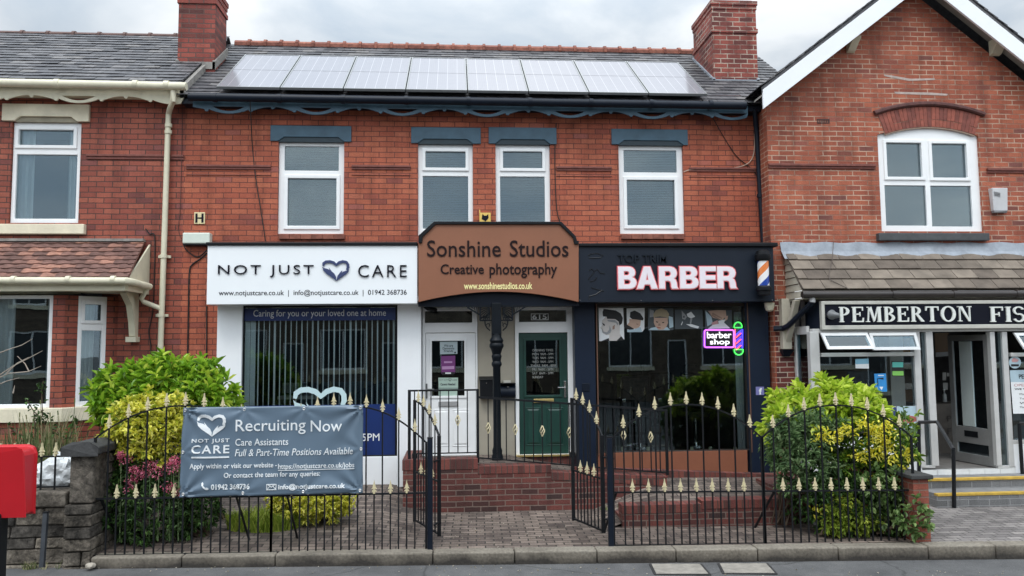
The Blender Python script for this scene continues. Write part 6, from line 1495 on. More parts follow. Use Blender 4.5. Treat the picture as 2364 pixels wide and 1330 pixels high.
t_ = poster('round pale sticker above the opening notice at the right edge', [([(2343 + 14 * math.cos(R(a)), 837 + 14 * math.sin(R(a))) for a in range(0, 360, 20)], pblue), ([(2334, 841), (2352, 841), (2352, 846), (2334, 846)], pk), ([(2335, 831), (2341, 826), (2352, 831), (2348, 836), (2337, 836)], ppink)], 'sticker', None, YF + .034, 'sticker')
t_ = poster('tall white opening notice with a blue heading at the right edge', [([(2331, 855), (2420, 853), (2426, 955), (2339, 955)], pw), ([(2331, 855), (2420, 853), (2422, 882), (2333, 882)], pblue)], 'notice', None, YF + .034, 'notice')
lettering('PEMBERTON', (2352, 864, 2420, 874), YF + .03, pk, t_, .001, bold=.02); lettering('OPENING', (2341, 886, 2395, 892), YF + .03, ppink, t_, .001); lettering('WE WILL BE', (2342, 896, 2400, 900), YF + .03, pk, t_, .001, bold=.02)
for i, s__ in enumerate(('Monday', 'Tuesday', 'Wed', 'Thursday')): lettering(s__, (2354, 908 + i * 10, 2384, 913 + i * 10), YF + .03, pk, t_, .001)
t_ = poster('dark menu board hung inside the fish shop window', [([(1955, 857), (2020, 857), (2020, 892), (1957, 890)], pm('dark blue', (.03, .045, .07)))], 'menu board', None, YF + .35, 'menu_board'); lettering('KEBABS', (1965, 876, 2012, 886), YF + .346, pm('grey blue', (.09, .11, .14)), t_, .001)
t_ = poster('food picture panel hung inside behind the open door', [([(2157, 770), (2190, 768), (2190, 822), (2160, 824)], pm('menu brown', (.16, .09, .04))), ([(2160, 814), (2190, 812), (2190, 822), (2160, 824)], pgrey)], 'menu board', None, 12.4, 'menu_board')
lettering('P', (2187, 960, 2196, 973), 12.59, pm('dim letter', (.07, .06, .055)), fs, .004); lettering('F', (2187, 989, 2196, 1002), 12.59, pm('dim letter', (.07, .06, .055)), fs, .004)

# ================================================================== THINGS ON THE WALLS
t_ = thing('hydrant_sign', 'small cream hydrant plate with a black H on the brick wall', 'sign', W(460, 517, YW))
a, b, c, d = pxrect((448, 490, 473, 517), YW - .02); mb = MB(); mb.box(a, b, YW - .02, YW - .001, c, d); mb.build('plate', mat('cream yellow plate', (.72, .62, .36), .5, .1), t_, bevel=.006)
mb = MB()
for p in ((451, 493, 456, 514), (465, 493, 470, 514), (456, 502, 465, 505)): a, b, c, d = pxrect(p, YW - .022); mb.box(a, b, YW - .024, YW - .0205, c, d)
mb.build('letter', INK, t_)
t_ = thing('floodlight', 'pale green white wall lamp box left of the white sign', 'wall lamp', W(452, 565, YW))
a, b, c, d = pxrect((421, 537, 484, 562), YW - .14); mb = MB(); mb.box(a, b, YW - .14, YW - .001, c, d); mb.build('housing', mat('pale plastic', (.62, .68, .6), .4, .04), t_, bevel=.015)
mb = MB(); mb.box(a + .004, b - .004, YW - .13, YW - .001, c - .025, c - .001); mb.build('base', BLACK, t_, bevel=.006)
t_ = thing('alarm_sign', 'small yellow plate with a black fox head above the brown sign', 'sign', W(1120, 516, 11.9))
a, b, c, d = pxrect((1107, 491, 1133, 524), 11.9); mb = MB(); mb.box(a, b, 11.9, 11.99, c, d); mb.build('plate', mat('yellow plate', (.75, .5, .12), .45, .06), t_, bevel=.004)
mb = MB(); mb.panel([P2(q, 11.896) for q in ((1112, 506), (1114, 494), (1118, 498), (1123, 498), (1127, 494), (1128, 503), (1124, 508), (1121, 511), (1117, 508))], [], 11.895, 11.899); mb.build('fox_mark', INK, t_)
lettering('FOX', (1112, 513, 1128, 518), 11.899, INK, t_, .003, bold=.02)
mb = MB(); mb.box(a - .002, a + .012, 11.93, 11.96, d + .001, d + .05); mb.build('clip', mat('yellow plate', (.7, .5, .12)), t_)
t_ = thing('alarm_box', 'white burglar alarm box on the gabled house, right of its window', 'alarm box', W(2308, 487, YR))
a, b, c, d = pxrect((2291, 434, 2327, 486), YR - .09); mb = MB()
mb.hexa([(a + .03, YR - .07, c), (b, YR - .07, c), (b, YR - .001, c), (a + .03, YR - .001, c), (a, YR - .1, d), (b, YR - .1, d), (b, YR - .001, d), (a, YR - .001, d)])
mb.build('cover', mat('alarm cover', (.6, .6, .61), .4, .06), t_, bevel=.008)
mb = MB(); mb.hexa([(a + .035, YR - .075, c - .03), (b - .01, YR - .06, c - .03), (b - .01, YR - .01, c - .03), (a + .035, YR - .01, c - .03), (a + .031, YR - .075, c + .002), (b - .002, YR - .075, c + .002), (b - .002, YR - .01, c + .002), (a + .031, YR - .01, c + .002)]); mb.build('beacon', mat('grey beacon', (.22, .22, .23), .4, .1), t_)
mb = MB()
for i in range(3): z = d - .07 - i * .022; mb.hexa([(a + .03, YR - .104, z), (a + .13, YR - .104, z - .02), (a + .13, YR - .09, z - .02), (a + .03, YR - .09, z), (a + .03, YR - .104, z + .008), (a + .13, YR - .104, z - .012), (a + .13, YR - .09, z - .012), (a + .03, YR - .09, z + .008)])
mb.build('louvre', mat('grey beacon', (.2, .2, .2)), t_)
def cable(label, pts, Y, r_=.008, m_=CABLE):
    P_ = [Vector(W(p[0], p[1], p[2] if len(p) > 2 else Y)) for p in pts]; out = []
    for i in range(len(P_) - 1):                                   # Catmull-Rom, so that it hangs in a curve
        p0, p1, p2, p3 = P_[max(i - 1, 0)], P_[i], P_[i + 1], P_[min(i + 2, len(P_) - 1)]
        for k in range(6):
            t = k / 6; out.append(.5 * ((2 * p1) + (p2 - p0) * t + (2 * p0 - 5 * p1 + 4 * p2 - p3) * t * t + (3 * p1 - p0 - 3 * p2 + p3) * t ** 3))
    out.append(P_[-1]); mb = MB(); mb.tube(out, r_, 5); o = mb.build('cable', m_, None, smooth=True); tag(o, label, 'cable'); return o
yw = YW - .015
cable('thin dark cable down the brick from the gutter to the white sign', [(577, 222, 11.6), (579, 265, 11.75), (583, 340), (591, 415), (603, 490), (613, 557)], yw)
cable('thin dark cable beside the third upstairs window of the shops', [(1284, 285), (1281, 350), (1282, 420), (1285, 480), (1292, 512)], yw)
cable('dark looping cable from the solar panels to the black downpipe', [(1618, 226, 11.6), (1640, 262, 11.8), (1668, 312), (1700, 360), (1735, 390), (1752, 412)], yw, .007)
cable('pale cable looping from the roof corner to the rightmost shop window', [(1738, 262), (1742, 310), (1738, 362), (1712, 384), (1650, 391), (1600, 391), (1578, 397)], yw, .008, mat('pale cable', (.5, .38, .3), .6, .1))
cable('black cable hanging on the brick left of the cream downpipe', [(336, 528), (345, 540), (357, 548), (356, 640), (353, 715), (344, 765), (348, 800), (347, 860)], yw, .009)
cable('black cable bundle dropping from the wall lamp left of the white pilaster', [(424, 565), (430, 577), (450, 592), (463, 590), (478, 577)], yw, .009)
cable('black cable running straight down between the cream downpipe and white pilaster', [(478, 584), (462, 598), (443, 612), (437, 632), (435, 720), (433, 830)], yw, .011)
cable('dark conduit on the brick hard against the white shop pilaster', [(477, 706), (477, 780), (476, 870)], yw, .011)
cable('faint thin cable beside the cream downpipe under the eaves', [(421, 236), (420, 330), (416, 480), (412, 530), (424, 560)], yw, .005, mat('brown cable', (.07, .03, .025), .7, 0))
cable('thin wire lying across the tiled fish shop canopy', [(1924, 558, 11.57), (1921, 600, 11.36), (1914, 640, 11.1), (1935, 655, 11.0), (1962, 668, 10.9)], 11, .005, mat('grey brown wire', (.1, .08, .07), .7, 0))
t_ = thing('aerial', 'thin aerial pole behind the left chimney stack', 'aerial', W(515, 92, 13.4))
mb = MB(); mb.tube([W(521, 95, 13.4), W(519, 40, 13.4), W(518, -40, 13.4)], .02, 8); mb.build('pole', mat('galvanised', (.25, .25, .26), .5, .1, metal=.5), t_)
mb = MB(); mb.tube([W(511, 60, 13.4), W(508, 10, 13.4), W(508, -30, 13.4)], .006, 5); mb.build('wire', CABLE, t_)
mb = MB(); mb.tube([W(519, 88, 13.4), W(505, 88, 13.36)], .014, 5); mb.build('wall_clamp', ALUD, t_)

# ================================================================== LEFT BOUNDARY WALL, GATE PIER, RAILING
gw = thing('stone_wall', 'low dark rubble stone wall with worn coping behind the red post box', 'wall', (-5.5, 8.8, -.15))
yl = 8.72; zc0, zc1 = Z_(110, 1172, yl), Z_(110, 1136, yl); xw1 = X_(153, 1200, yl)
def stone_mat():
    m, t, b = shader('rough wall stone'); ln = t.links.new; g = N('ShaderNodeNewGeometry', t); co = N('ShaderNodeTexCoord', t)
    def nz(s_, d_, dist=0): n = N('ShaderNodeTexNoise', t); n.inputs['Scale'].default_value = s_; n.inputs['Detail'].default_value = d_; n.inputs['Roughness'].default_value = .72; n.inputs['Distortion'].default_value = dist; ln(co.outputs['Object'], n.inputs['Vector']); return n.outputs['Fac']
    p = ramp(t, [(0, (.09, .082, .074)), (.4, (.2, .172, .14)), (.75, (.36, .31, .25)), (1, (.14, .128, .115))]); ln(g.outputs['Random Per Island'], p.inputs[0]); p = p.outputs[0]
    for s_, d_, st in ((2.2, 9, [(.36, (.16,) * 3), (.48, (.62,) * 3), (.62, (1.15,) * 3)]), (16, 6, [(.34, (.35,) * 3), (.6, (1.25,) * 3)])):
        r = ramp(t, st); ln(nz(s_, d_, .4), r.inputs[0]); mm = N('ShaderNodeMix', t); mm.data_type = 'RGBA'; mm.blend_type = 'MULTIPLY'; mm.inputs[0].default_value = 1; ln(p, mm.inputs[6]); ln(r.outputs[0], mm.inputs[7]); p = mm.outputs[2]
    ln(p, b.inputs['Base Color']); b.inputs['Roughness'].default_value = .9; b.inputs['Specular IOR Level'].default_value = .25
    bp = N('ShaderNodeBump', t); bp.inputs['Strength'].default_value = 1; bp.inputs['Distance'].default_value = .05; ln(nz(11, 8, .6), bp.inputs['Height']); ln(bp.outputs[0], b.inputs['Normal'])
    return m
STONEM = stone_mat()
def rubble(mb, x0, x1, y0, y1, z0, z1, rnd, hmin=.1, hmax=.17, along='x'):
    z = z0
    while z < z1 - .03:
        h = min(rnd.uniform(hmin, hmax), z1 - z); h = z1 - z if z1 - z - h < .05 else h; p = (x0 if along == 'x' else y0); end = (x1 if along == 'x' else y1)
        while p < end - .02:
            l_ = min(rnd.uniform(.16, .5), end - p); l_ = end - p if end - p - l_ < .08 else l_
            j = lambda: rnd.uniform(-.012, .012)
            g = .006
            if along == 'x': v = [(p + g, y0 + j(), z + g), (p + l_ - g, y0 + j(), z + g), (p + l_ - g, y1, z + g), (p + g, y1, z + g), (p + g + j(), y0 + .012 + j(), z + h - g), (p + l_ - g + j(), y0 + .012 + j(), z + h - g + j() * .4), (p + l_ - g, y1, z + h - g), (p + g, y1, z + h - g)]
            else: v = [(x0, p + g, z + g), (x1 + j(), p + g, z + g), (x1 + j(), p + l_ - g, z + g), (x0, p + l_ - g, z + g), (x0, p + g, z + h - g), (x1 - .01 + j(), p + g, z + h - g), (x1 - .01 + j(), p + l_ - g, z + h - g), (x0, p + l_ - g, z + h - g)]
            mb.hexa(v); p += l_
        z += h
rnd = random.Random(11)
mb = MB(); rubble(mb, -9, xw1, yl, yl + .3, -.16, zc0, rnd); mb.build('stonework', STONEM, gw, bevel=.012)
mb = MB(); mb.box(-9, xw1, yl + .03, yl + .29, -.2, zc0 - .01); mb.build('mortar', mat('dark mortar', (.05, .043, .036), .95, .3, 10), gw)
mb = MB(); x = -9
while x < xw1 - .05: l_ = min(rnd.uniform(.55, .8), xw1 - x); mb.box(x + .005, x + l_ - .005, yl - .03, yl + .33, zc0 + .005, zc1); x += l_
mb.build('coping', STONEM, gw, bevel=.02)
gp_ = thing('gate_pier', 'dark stone gate pier and side wall with a sloped cap beside the fence', 'gate pier', (-4, 8.8, -.15))
xp0, xp1 = X_(154, 1150, 8.68), X_(214, 1150, 8.68); zq = Z_(185, 1165, 8.68); zt = Z_(185, 1050, 8.68)
mb = MB(); mb.box(xp0 + .02, xp1, 8.68, 9.0, zq + .01, zt); mb.build('pier_slab', STONEM, gp_, bevel=.02)
mb = MB(); rubble(mb, xp0 - .02, xp1, 8.66, 9.0, -.16, zq, rnd, .11, .16); rubble(mb, xp0 + .02, xp1 + .03, 9.0, 11.95, 0, zt - .03, rnd, along='y'); mb.build('stonework', STONEM, gp_, bevel=.012)
mb = MB(); mb.box(xp0 + .03, xp1 - .02, 8.72, 11.9, -.2, zt - .04); mb.build('mortar', MATS['dark mortar'], gp_)
mb = MB(); xa_, xb_ = xp0 - .04, xp1 + .055; ya_, yb_ = 8.62, 11.95; h1, h2 = .08, .13
mb.v += [(xa_, ya_, zt), (xb_, ya_, zt), (xb_, ya_, zt + h1), (xb_ - .1, ya_ + .02, zt + h2), (xa_ + .1, ya_ + .02, zt + h2), (xa_, ya_, zt + h1)]
mb.v += [(x, yb_, z) for x, _, z in mb.v[:6]]; mb.f += [tuple(range(6)), tuple(range(11, 5, -1))] + [(i, (i + 1) % 6, 6 + (i + 1) % 6, 6 + i) for i in range(6)]; mb.m += [0] * 8
mb.build('cap', LIMEST, gp_, bevel=.012)
gr = thing('garden_railing', 'low black railing with cream spikes on the rubble wall', 'railing', (-5.5, 8.86, .6))
yr = 8.86; za, zb = Z_(110, 1124, yr), Z_(110, 1054, yr)
mb = MB(); mb.tube([(-9, yr, zb), (xw1 + .03, yr, zb)], .012, 4); mb.build('top_rail', BLACKM, gr); mb = MB(); mb.tube([(-9, yr, za), (xw1 + .03, yr, za)], .012, 4); mb.build('bottom_rail', BLACKM, gr)
for k in range(7):
    x = X_(127 - 32 * k, 1090, yr); mb = MB(); bar(mb, x, yr, za - .06, zb); mb.build('bar', BLACKM, gr); finial(gr, (x, yr, zb + .004))
def lump(name, label, cat, c_, rx, ry, rz, m_, amp=.12, seed=1, freq=3, sub=4):
    bm = bmesh.new(); bmesh.ops.create_icosphere(bm, subdivisions=sub, radius=1); from mathutils import noise
    mb = MB()
    for v in bm.verts:
        p = v.co; f = 1 + amp * noise.noise(p * freq + Vector((seed, 0, 0))) + amp * .7 * abs(noise.noise(p * freq * 2.3 + Vector((0, seed, 0))))
        mb.v.append((c_[0] + p.x * f * rx, c_[1] + p.y * f * ry, c_[2] + p.z * f * rz))
    mb.f = [tuple(v.index for v in f.verts) for f in bm.faces]; mb.m = [0] * len(mb.f); bm.free()
    t_ = thing(name, label, cat, (c_[0], c_[1], c_[2] - rz)); mb.build('body', m_, t_, smooth=False); return t_
q = W(132, 1098, 9.25); lump('rubble_sack', 'crumpled white sack behind the spiked garden railing', 'sack', q, .24, .2, .2, mat('white sack', (.55, .57, .58), .5, .2, 6), .3, 2, 2.4)
t_ = thing('metal_stake', 'short leaning dark metal stake in front of the rubble wall', 'stake', G(94, 1312, -.14))
a_, b_ = W(97, 1310, 8.45), W(106, 1184, 8.55); mb = MB(); mb.tube([a_, b_], .03, 4); mb.build('shaft', mat('dark steel', (.03, .035, .042), .45, .3, 8), t_); mb = MB(); mb.tube([b_, b_ + Vector((0, 0, .012))], .034, 4); mb.build('end_cap', BLACK, t_)

# red post box on a post
yb = 6.55; px1 = 0; X1 = X_(51, 1100, yb); zt, zb_ = Z_(20, 1037, yb), Z_(20, 1194, yb); X0 = X1 - .36
pb = thing('post_box', 'red lamp style post box on a black post, cut by the left edge', 'post box', ((X0 + X1) / 2, yb + .2, zp(-4)))
mb = MB(); ch = .035; yk = yb + .19
prof = [(X0, zb_), (X1, zb_), (X1, zt - .06), (X1 - .02, zt - .015), (X1 - .06, zt), (X0 + .06, zt), (X0 + .02, zt - .015), (X0, zt - .06)]
mb.v += [(x, yb + (.05 if z < zb_ + .01 else .0) - .0, z) for x, z in prof]
mb.v += [(x + (.0), yk, z - (0.0)) for x, z in prof]; k = len(prof)
mb.f += [tuple(range(k)), tuple(range(2 * k - 1, k - 1, -1))] + [(i, (i + 1) % k, k + (i + 1) % k, k + i) for i in range(k)]; mb.m += [0] * (k + 2)
mb.build('box', RED, pb, bevel=.016)
mb = MB(); mb.box(X0 + .02, X1 + .004, yk + .001, yk + .012, zb_ + .05, zt - .01); mb.build('back_plate', mat('dark red edge', (.16, .008, .01), .4, .05), pb)
pr = X_(16, 1280, yb + .15); mb = MB(); mb.box(pr - .13, pr, yb + .03, yb + .16, zp(-4), zb_ + .02); mb.build('post', BLACK, pb, bevel=.015)

# ================================================================== RIGHT FORECOURT: STEPS, HANDRAILS, PIER
st = thing('steps', 'two grey brick steps with yellow nosings up to the fish shop', 'steps', (7.2, 10.4, -.05))
xl = X_(2140, 1150, 10.35); y1, y2 = 10.32, 10.66; s1z, s2z = Z_(2260, 1138, y1), Z_(2260, 1103, y2)
mb = MB(); mb.box(xl + .12, 10, y1, y2 + .01, -.2, s1z - .035); mb.box(X_(2130, 1120, y2), 10, y2 + .011, YF + .05, -.2, s2z - .035); mb.build('risers', STEPBRICK, st)
mb = MB(); mb.box(xl + .13, 10, y1 - .01, y1 + .075, s1z - .034, s1z); mb.build('nosing', mat('yellow paint', (.5, .32, .05), .7, .3, 8), st, bevel=.004)
mb = MB(); mb.box(X_(2130, 1110, y2), 10, y2 - .01, y2 + .075, s2z - .034, s2z); mb.build('nosing', MATS['yellow paint'], st, bevel=.004)
mb = MB(); mb.box(xl + .13, 10, y1 + .0755, y2 + .01, s1z - .034, s1z - .003); mb.box(X_(2130, 1110, y2), 10, y2 + .0755, YF, s2z - .034, s2z - .003); mb.build('treads', mat('grey tread', (.2, .2, .2), .9, .2, 5), st)
for k, (pts, lab) in enumerate((([W(2122, 1110, 10.9), W(2121, 975, 10.9), W(2163, 974, 10.85), W(2201, 1037, 10.3), W(2203, 1172, 10.3)], 'black handrail bending down the left end of the steps'), ([W(2361, 1105, 10.9), W(2353, 978, 10.9), W(2392, 978, 10.85), W(2440, 1040, 10.3), W(2444, 1170, 10.3)], 'black handrail at the right edge of the photo'))):
    t_ = thing('handrail', lab, 'handrail', pts[-1])
    mb = MB(); mb.tube(pts[1:4], .026, 10); mb.build('rail', mat('worn black rail', (.03, .03, .032), .35, .5, 12), t_, smooth=True)
    mb = MB(); mb.tube([pts[0], pts[1]], .026, 10); mb.build('post', BLACKM, t_, smooth=True); mb = MB(); mb.tube([pts[3], pts[4]], .026, 10); mb.build('post', BLACKM, t_, smooth=True)
t_ = thing('intercom', 'small black box on the shopfront post by the left handrail', 'box', W(2110, 1010, YF)); mb = MB(); a, b, c, d = pxrect((2114, 1022, 2126, 1046), YF - .04); mb.box(a, b, YF - .05, YF - .001, c, d); mb.build('housing', BLACK, t_, bevel=.006)
t_ = thing('brick_pier', 'narrow red brick boundary wall with a stone cap between the two forecourts', 'wall', (5.3, 8.7, -.1))
a, b = X_(2111, 1180, 8.66), X_(2146, 1180, 8.66); zt = Z_(2128, 1106, 8.66); mb = MB(); mb.box(a, b, 8.66, 10.6, -.25, zt); mb.build('brickwork', brick('pier brick', [(0, (.17, .05, .04)), (.5, (.3, .085, .055)), (1, (.38, .115, .075))], (.2, .13, .1), bh=.079, stain=.35), t_)
mb = MB(); mb.box(a - .04, b + .045, 8.62, 10.62, zt + .001, zt + .05); mb.build('cap', LIMEST, t_, bevel=.01)
for p, lab in (((1490, 1301, 1642, 1326), 'left of two pale manhole covers in the pavement'), ((1648, 1300, 1795, 1324), 'right of two pale manhole covers in the pavement')):
    z = zp(W((p[0] + p[2]) / 2, 1312, 8.1).x) + .012; q = [G(p[0] + 8, p[1], z), G(p[2] - 22, p[1], z), G(p[2], p[3], z), G(p[0] + 20, p[3], z)]
    t_ = thing('manhole_cover', lab, 'manhole cover', q[0], 'manhole covers in the pavement'); ce = sum(q, Vector()) / 4
    mb = MB(); mb.hexa([v + Vector((0, 0, -.03)) for v in q[::-1]][::-1] + [v for v in q]); mb.build('frame', mat('iron frame', (.03, .03, .03), .6, .3), t_)
    i_ = [ce + (v - ce) * .91 + Vector((0, 0, .003)) for v in q]; mb = MB(); mb.hexa([v - Vector((0, 0, .02)) for v in i_] + i_); mb.build('lid', mat('pale concrete lid', (.25, .23, .2), .9, .3, 7, bump=.5), t_)

# ================================================================== PLANTS
LRND = random.Random(21)
def leaf(mb, p, d, L_, w_, curl=.15, mi=0):
    d = d.normalized(); s_ = d.cross(Vector((LRND.uniform(-.5, .5), LRND.uniform(-.5, .5), 1))); s_ = s_.normalized() if s_.length > .01 else Vector((1, 0, 0)); n = s_.cross(d)
    a1 = p + d * L_ * .35; a2 = p + d * L_ * .72 - n * L_ * curl * .3; t = p + d * L_ - n * L_ * curl; f_ = n * w_ * .35
    b = len(mb.v)
    mb.v += [tuple(p), tuple(a1 + s_ * w_ * .5 + f_), tuple(a2 + s_ * w_ * .42 + f_), tuple(t), tuple(a2 - s_ * w_ * .42 + f_), tuple(a1 - s_ * w_ * .5 + f_)]
    mb.f += [(b, b + 3, b + 2, b + 1), (b, b + 5, b + 4, b + 3)]; mb.m += [mi, mi]
def rnd_dir(up=0.0):
    while True:
        v = Vector((LRND.gauss(0, 1), LRND.gauss(0, 1), LRND.gauss(0, 1) + up))
        if v.length > .1: return v.normalized()
def ell(px, py, Y, rx, rz, ry):                       # pixel ellipse -> ellipsoid
    c_ = W(px, py, Y); return c_, X_(px + rx, py, Y) - c_.x, ry, c_.z - Z_(px, py + rz, Y)
def whorls(mb, es, n, L_, w_, per=7, up=.25, shell=(.72, 1.04), front=True, spread=.9, jit=.3, mi=0, curl=.18):
    for _ in range(n):
        c_, rx, ry, rz = LRND.choices(es, [e_[1] * e_[3] for e_ in es])[0]
        d = rnd_dir()
        if front and d.y > .35: d.y = -d.y
        lum = 1 + .13 * math.sin(d.x * 9 + c_.x * 3) + .1 * math.sin(d.z * 11 + 2)
        r_ = LRND.uniform(*shell) * lum; p = c_ + Vector((d.x * rx * r_, d.y * ry * r_, d.z * rz * r_)); ax = (Vector((d.x, d.y, d.z + up))).normalized()
        if LRND.random() < .1: p = p + ax * LRND.uniform(.03, .13)
        if p.z < zg(p.x, p.y) + .03: continue
        for k in range(per):
            dd = (ax * (1 - spread * LRND.uniform(.4, 1)) + rnd_dir() * spread + Vector((0, 0, jit * .3))).normalized(); l_ = L_ * LRND.uniform(.65, 1.15); leaf(mb, p, dd, l_, w_ * LRND.uniform(.8, 1.15), curl, mi)
def stems(t_, es, base, n=10, r_=.012, m_=None):
    mb = MB()
    for _ in range(n):
        c_, rx, ry, rz = LRND.choice(es); d = rnd_dir(.4); b0 = Vector(base) + Vector((LRND.uniform(-.08, .08), LRND.uniform(-.06, .06), 0)); e_ = c_ + Vector((d.x * rx, d.y * ry, d.z * rz)) * .75; m1 = b0.lerp(e_, .5) + rnd_dir() * .05
        mb.tube([b0, m1, e_], [r_, r_ * .7, r_ * .35], 5)
    return mb.build('stem', m_ or mat('woody stem', (.08, .055, .035), .9, .3, 10), t_)
LAUREL = island('laurel leaf', [(0, (.09, .2, .015)), (.4, (.22, .42, .03)), (.8, (.4, .6, .05)), (1, (.62, .7, .1))], .35, .5, .15, 9, trans=.35)
YELV = island('variegated leaf', [(0, (.2, .28, .03)), (.2, (.5, .54, .05)), (.5, (.8, .76, .1)), (1, (.92, .88, .26))], .4, .5, .2, 30, trans=.3)
DKGR = island('dark leaf', [(0, (.015, .04, .01)), (.45, (.04, .1, .02)), (.85, (.09, .18, .04)), (1, (.16, .27, .07))], .5, .4, .3, 9, trans=.15)
LIME = island('lime leaf', [(0, (.2, .34, .02)), (.35, (.44, .6, .05)), (.8, (.66, .78, .1)), (1, (.78, .85, .22))], .35, .5, .12, 9, trans=.35)
GREYG = island('grey green leaf', [(0, (.06, .12, .045)), (.5, (.14, .24, .09)), (1, (.28, .38, .18))], .55, .35, .2, 9, trans=.2)
YFLO = island('yellow blossom', [(0, (.66, .58, .03)), (.4, (.88, .8, .07)), (1, (.94, .9, .26))], .5, .3, .12, 20, trans=.3)
PINKF = island('pink blossom', [(0, (.45, .06, .13)), (.5, (.72, .16, .27)), (1, (.85, .36, .46))], .6, .3, .2, 30, trans=.2)
GRASS = island('grass blade', [(0, (.13, .2, .02)), (.6, (.28, .38, .04)), (1, (.46, .5, .09))], .6, .3, .2, 9, trans=.2)
DRYG = island('dry grass', [(0, (.06, .1, .03)), (.5, (.15, .18, .07)), (1, (.36, .31, .18))], .8, .2, .2, 9)
def shrub(name, label, es, n, L_, w_, m_, base, group=None, stem_n=10, cat='shrub', **k):
    t_ = thing(name, label, cat, base, group); mb = MB(); whorls(mb, es, n, L_, w_, **k); mb.build('foliage', m_, t_); stems(t_, es, base, stem_n); return t_
E1 = [ell(385, 905, 10.0, 150, 75, .45), ell(300, 935, 9.95, 78, 62, .4), ell(475, 930, 9.95, 72, 55, .4), ell(400, 868, 10.05, 100, 38, .35)]
t_ = shrub('laurel_bush', 'tall bright green laurel bush in front of the cream downpipe', E1, 560, .15, .045, LAUREL, (-2.95, 10.1, .1), per=8)
mb = MB()                                              # taller shoots on top
for px, y0, y1 in ((295, 862, 832), (375, 860, 812), (420, 850, 818), (440, 855, 826), (270, 905, 868), (372, 845, 836), (512, 900, 878), (460, 850, 850)):
    a_, b_ = W(px, y0 + 30, 10.0), W(px + LRND.uniform(-6, 6), y1 + 12, 9.95)
    mb.tube([a_, b_], .006, 5)
    for i in range(14):
        f = i / 13; leaf(mb, a_.lerp(b_, f), (rnd_dir() + Vector((0, -.2, 1.1))).normalized(), .12, .036)
mb.build('shoots', LAUREL, t_)
E2 = [ell(340, 990, 9.35, 78, 82, .32), ell(385, 945, 9.4, 48, 40, .25), ell(300, 975, 9.35, 42, 55, .25), ell(405, 1010, 9.4, 45, 60, .25)]
shrub('variegated_shrub', 'yellow variegated shrub behind the fence, left of the banner', E2, 420, .085, .034, YELV, (-2.95, 9.5, .06), per=7)
E4 = [ell(350, 1180, 9.35, 115, 85, .4), ell(265, 1130, 9.25, 38, 110, .25), ell(450, 1180, 9.45, 60, 60, .3), ell(340, 1080, 9.3, 70, 40, .25)]
shrub('dark_ground_shrub', 'dark green low foliage at the foot of the yellow shrub', E4, 760, .075, .022, DKGR, (-2.95, 9.4, .05), per=8, up=.1, stem_n=16)
t_ = thing('valerian', 'pink flowering plant behind the fence below the yellow shrub', 'flowers', (-3.05, 9.1, .04)); mb = MB(); heads = MB()
for px, py, rr_ in ((290, 1060, 18), (310, 1085, 16), (345, 1075, 20), (365, 1090, 22), (395, 1080, 20), (400, 1062, 12), (302, 1110, 14), (298, 1130, 11), (390, 1125, 18), (410, 1140, 14), (278, 1050, 10), (330, 1095, 14), (412, 1072, 16)):
    c_, rx, ry, rz = ell(px, py, 9.02, rr_, rr_ * .8, .07)
    for _ in range(85):
        d = rnd_dir(); p = c_ + Vector((d.x * rx, d.y * ry, d.z * rz)) * LRND.uniform(.4, 1.05); leaf(heads, p, rnd_dir(.3), .022, .014, .1)
    mb.tube([(c_.x, c_.y + .05, .1), (c_.x, c_.y + .02, c_.z)], .005, 4)
    for _ in range(18): f = LRND.uniform(.1, .8); leaf(mb, Vector((c_.x, c_.y + .04, .1 + (c_.z - .1) * f)), rnd_dir(.3), .07, .025)
mb.build('stem', GREYG, t_); heads.build('flower_heads', PINKF, t_)
def blades(mb, cx, cy, rx, ry, n, h, w_, lean=.35, z0=None):
    for _ in range(n):
        a = LRND.uniform(0, 6.283); r_ = math.sqrt(LRND.random()); x, y = cx + rx * r_ * math.cos(a), cy + ry * r_ * math.sin(a); z = (zg(x, y) if z0 is None else z0)
        hh = h * LRND.uniform(.5, 1.1); dx, dy = LRND.gauss(0, lean) * hh, LRND.gauss(0, lean) * hh; b = len(mb.v); sx_ = w_ * LRND.choice((-1, 1))
        mb.v += [(x - sx_, y, z), (x + sx_, y, z), (x + dx * .4 + sx_ * .7, y + dy * .4, z + hh * .6), (x + dx, y + dy, z + hh), (x + dx * .4 - sx_ * .7, y + dy * .4, z + hh * .6)]; mb.f += [(b, b + 1, b + 2, b + 3, b + 4)]; mb.m += [0]
g1 = G(600, 1232, .06); t_ = thing('grass_clump', 'clump of bright green spiky ground plant under the banner', 'plant', (g1.x, g1.y + .15, .05)); mb = MB(); blades(mb, g1.x, g1.y + .2, .43, .22, 1500, .22, .006, .4); mb.build('blades', GRASS, t_)
E6 = [ell(717, 1165, 9.9, 88, 42, .32), ell(670, 1150, 9.9, 45, 30, .25), ell(770, 1155, 9.9, 42, 38, .25)]
shrub('euonymus', 'low round yellow and green variegated bush under the right half of the banner', E6, 620, .055, .026, YELV, (-1.62, 9.95, .1), per=7)
E6b = [ell(720, 1205, 9.85, 55, 22, .2)]
whd = MB(); 
ER = [ell(1900, 950, 9.75, 130, 48, .4), ell(1830, 975, 9.7, 70, 50, .35), ell(1950, 940, 9.75, 85, 42, .3), ell(1905, 925, 9.8, 70, 38, .3)]
shrub('lime_shrub', 'lime green broad leaved shrub on top, in front of the fish shop window', ER, 330, .17, .055, LIME, (4.3, 9.9, 0), per=9, spread=.8)
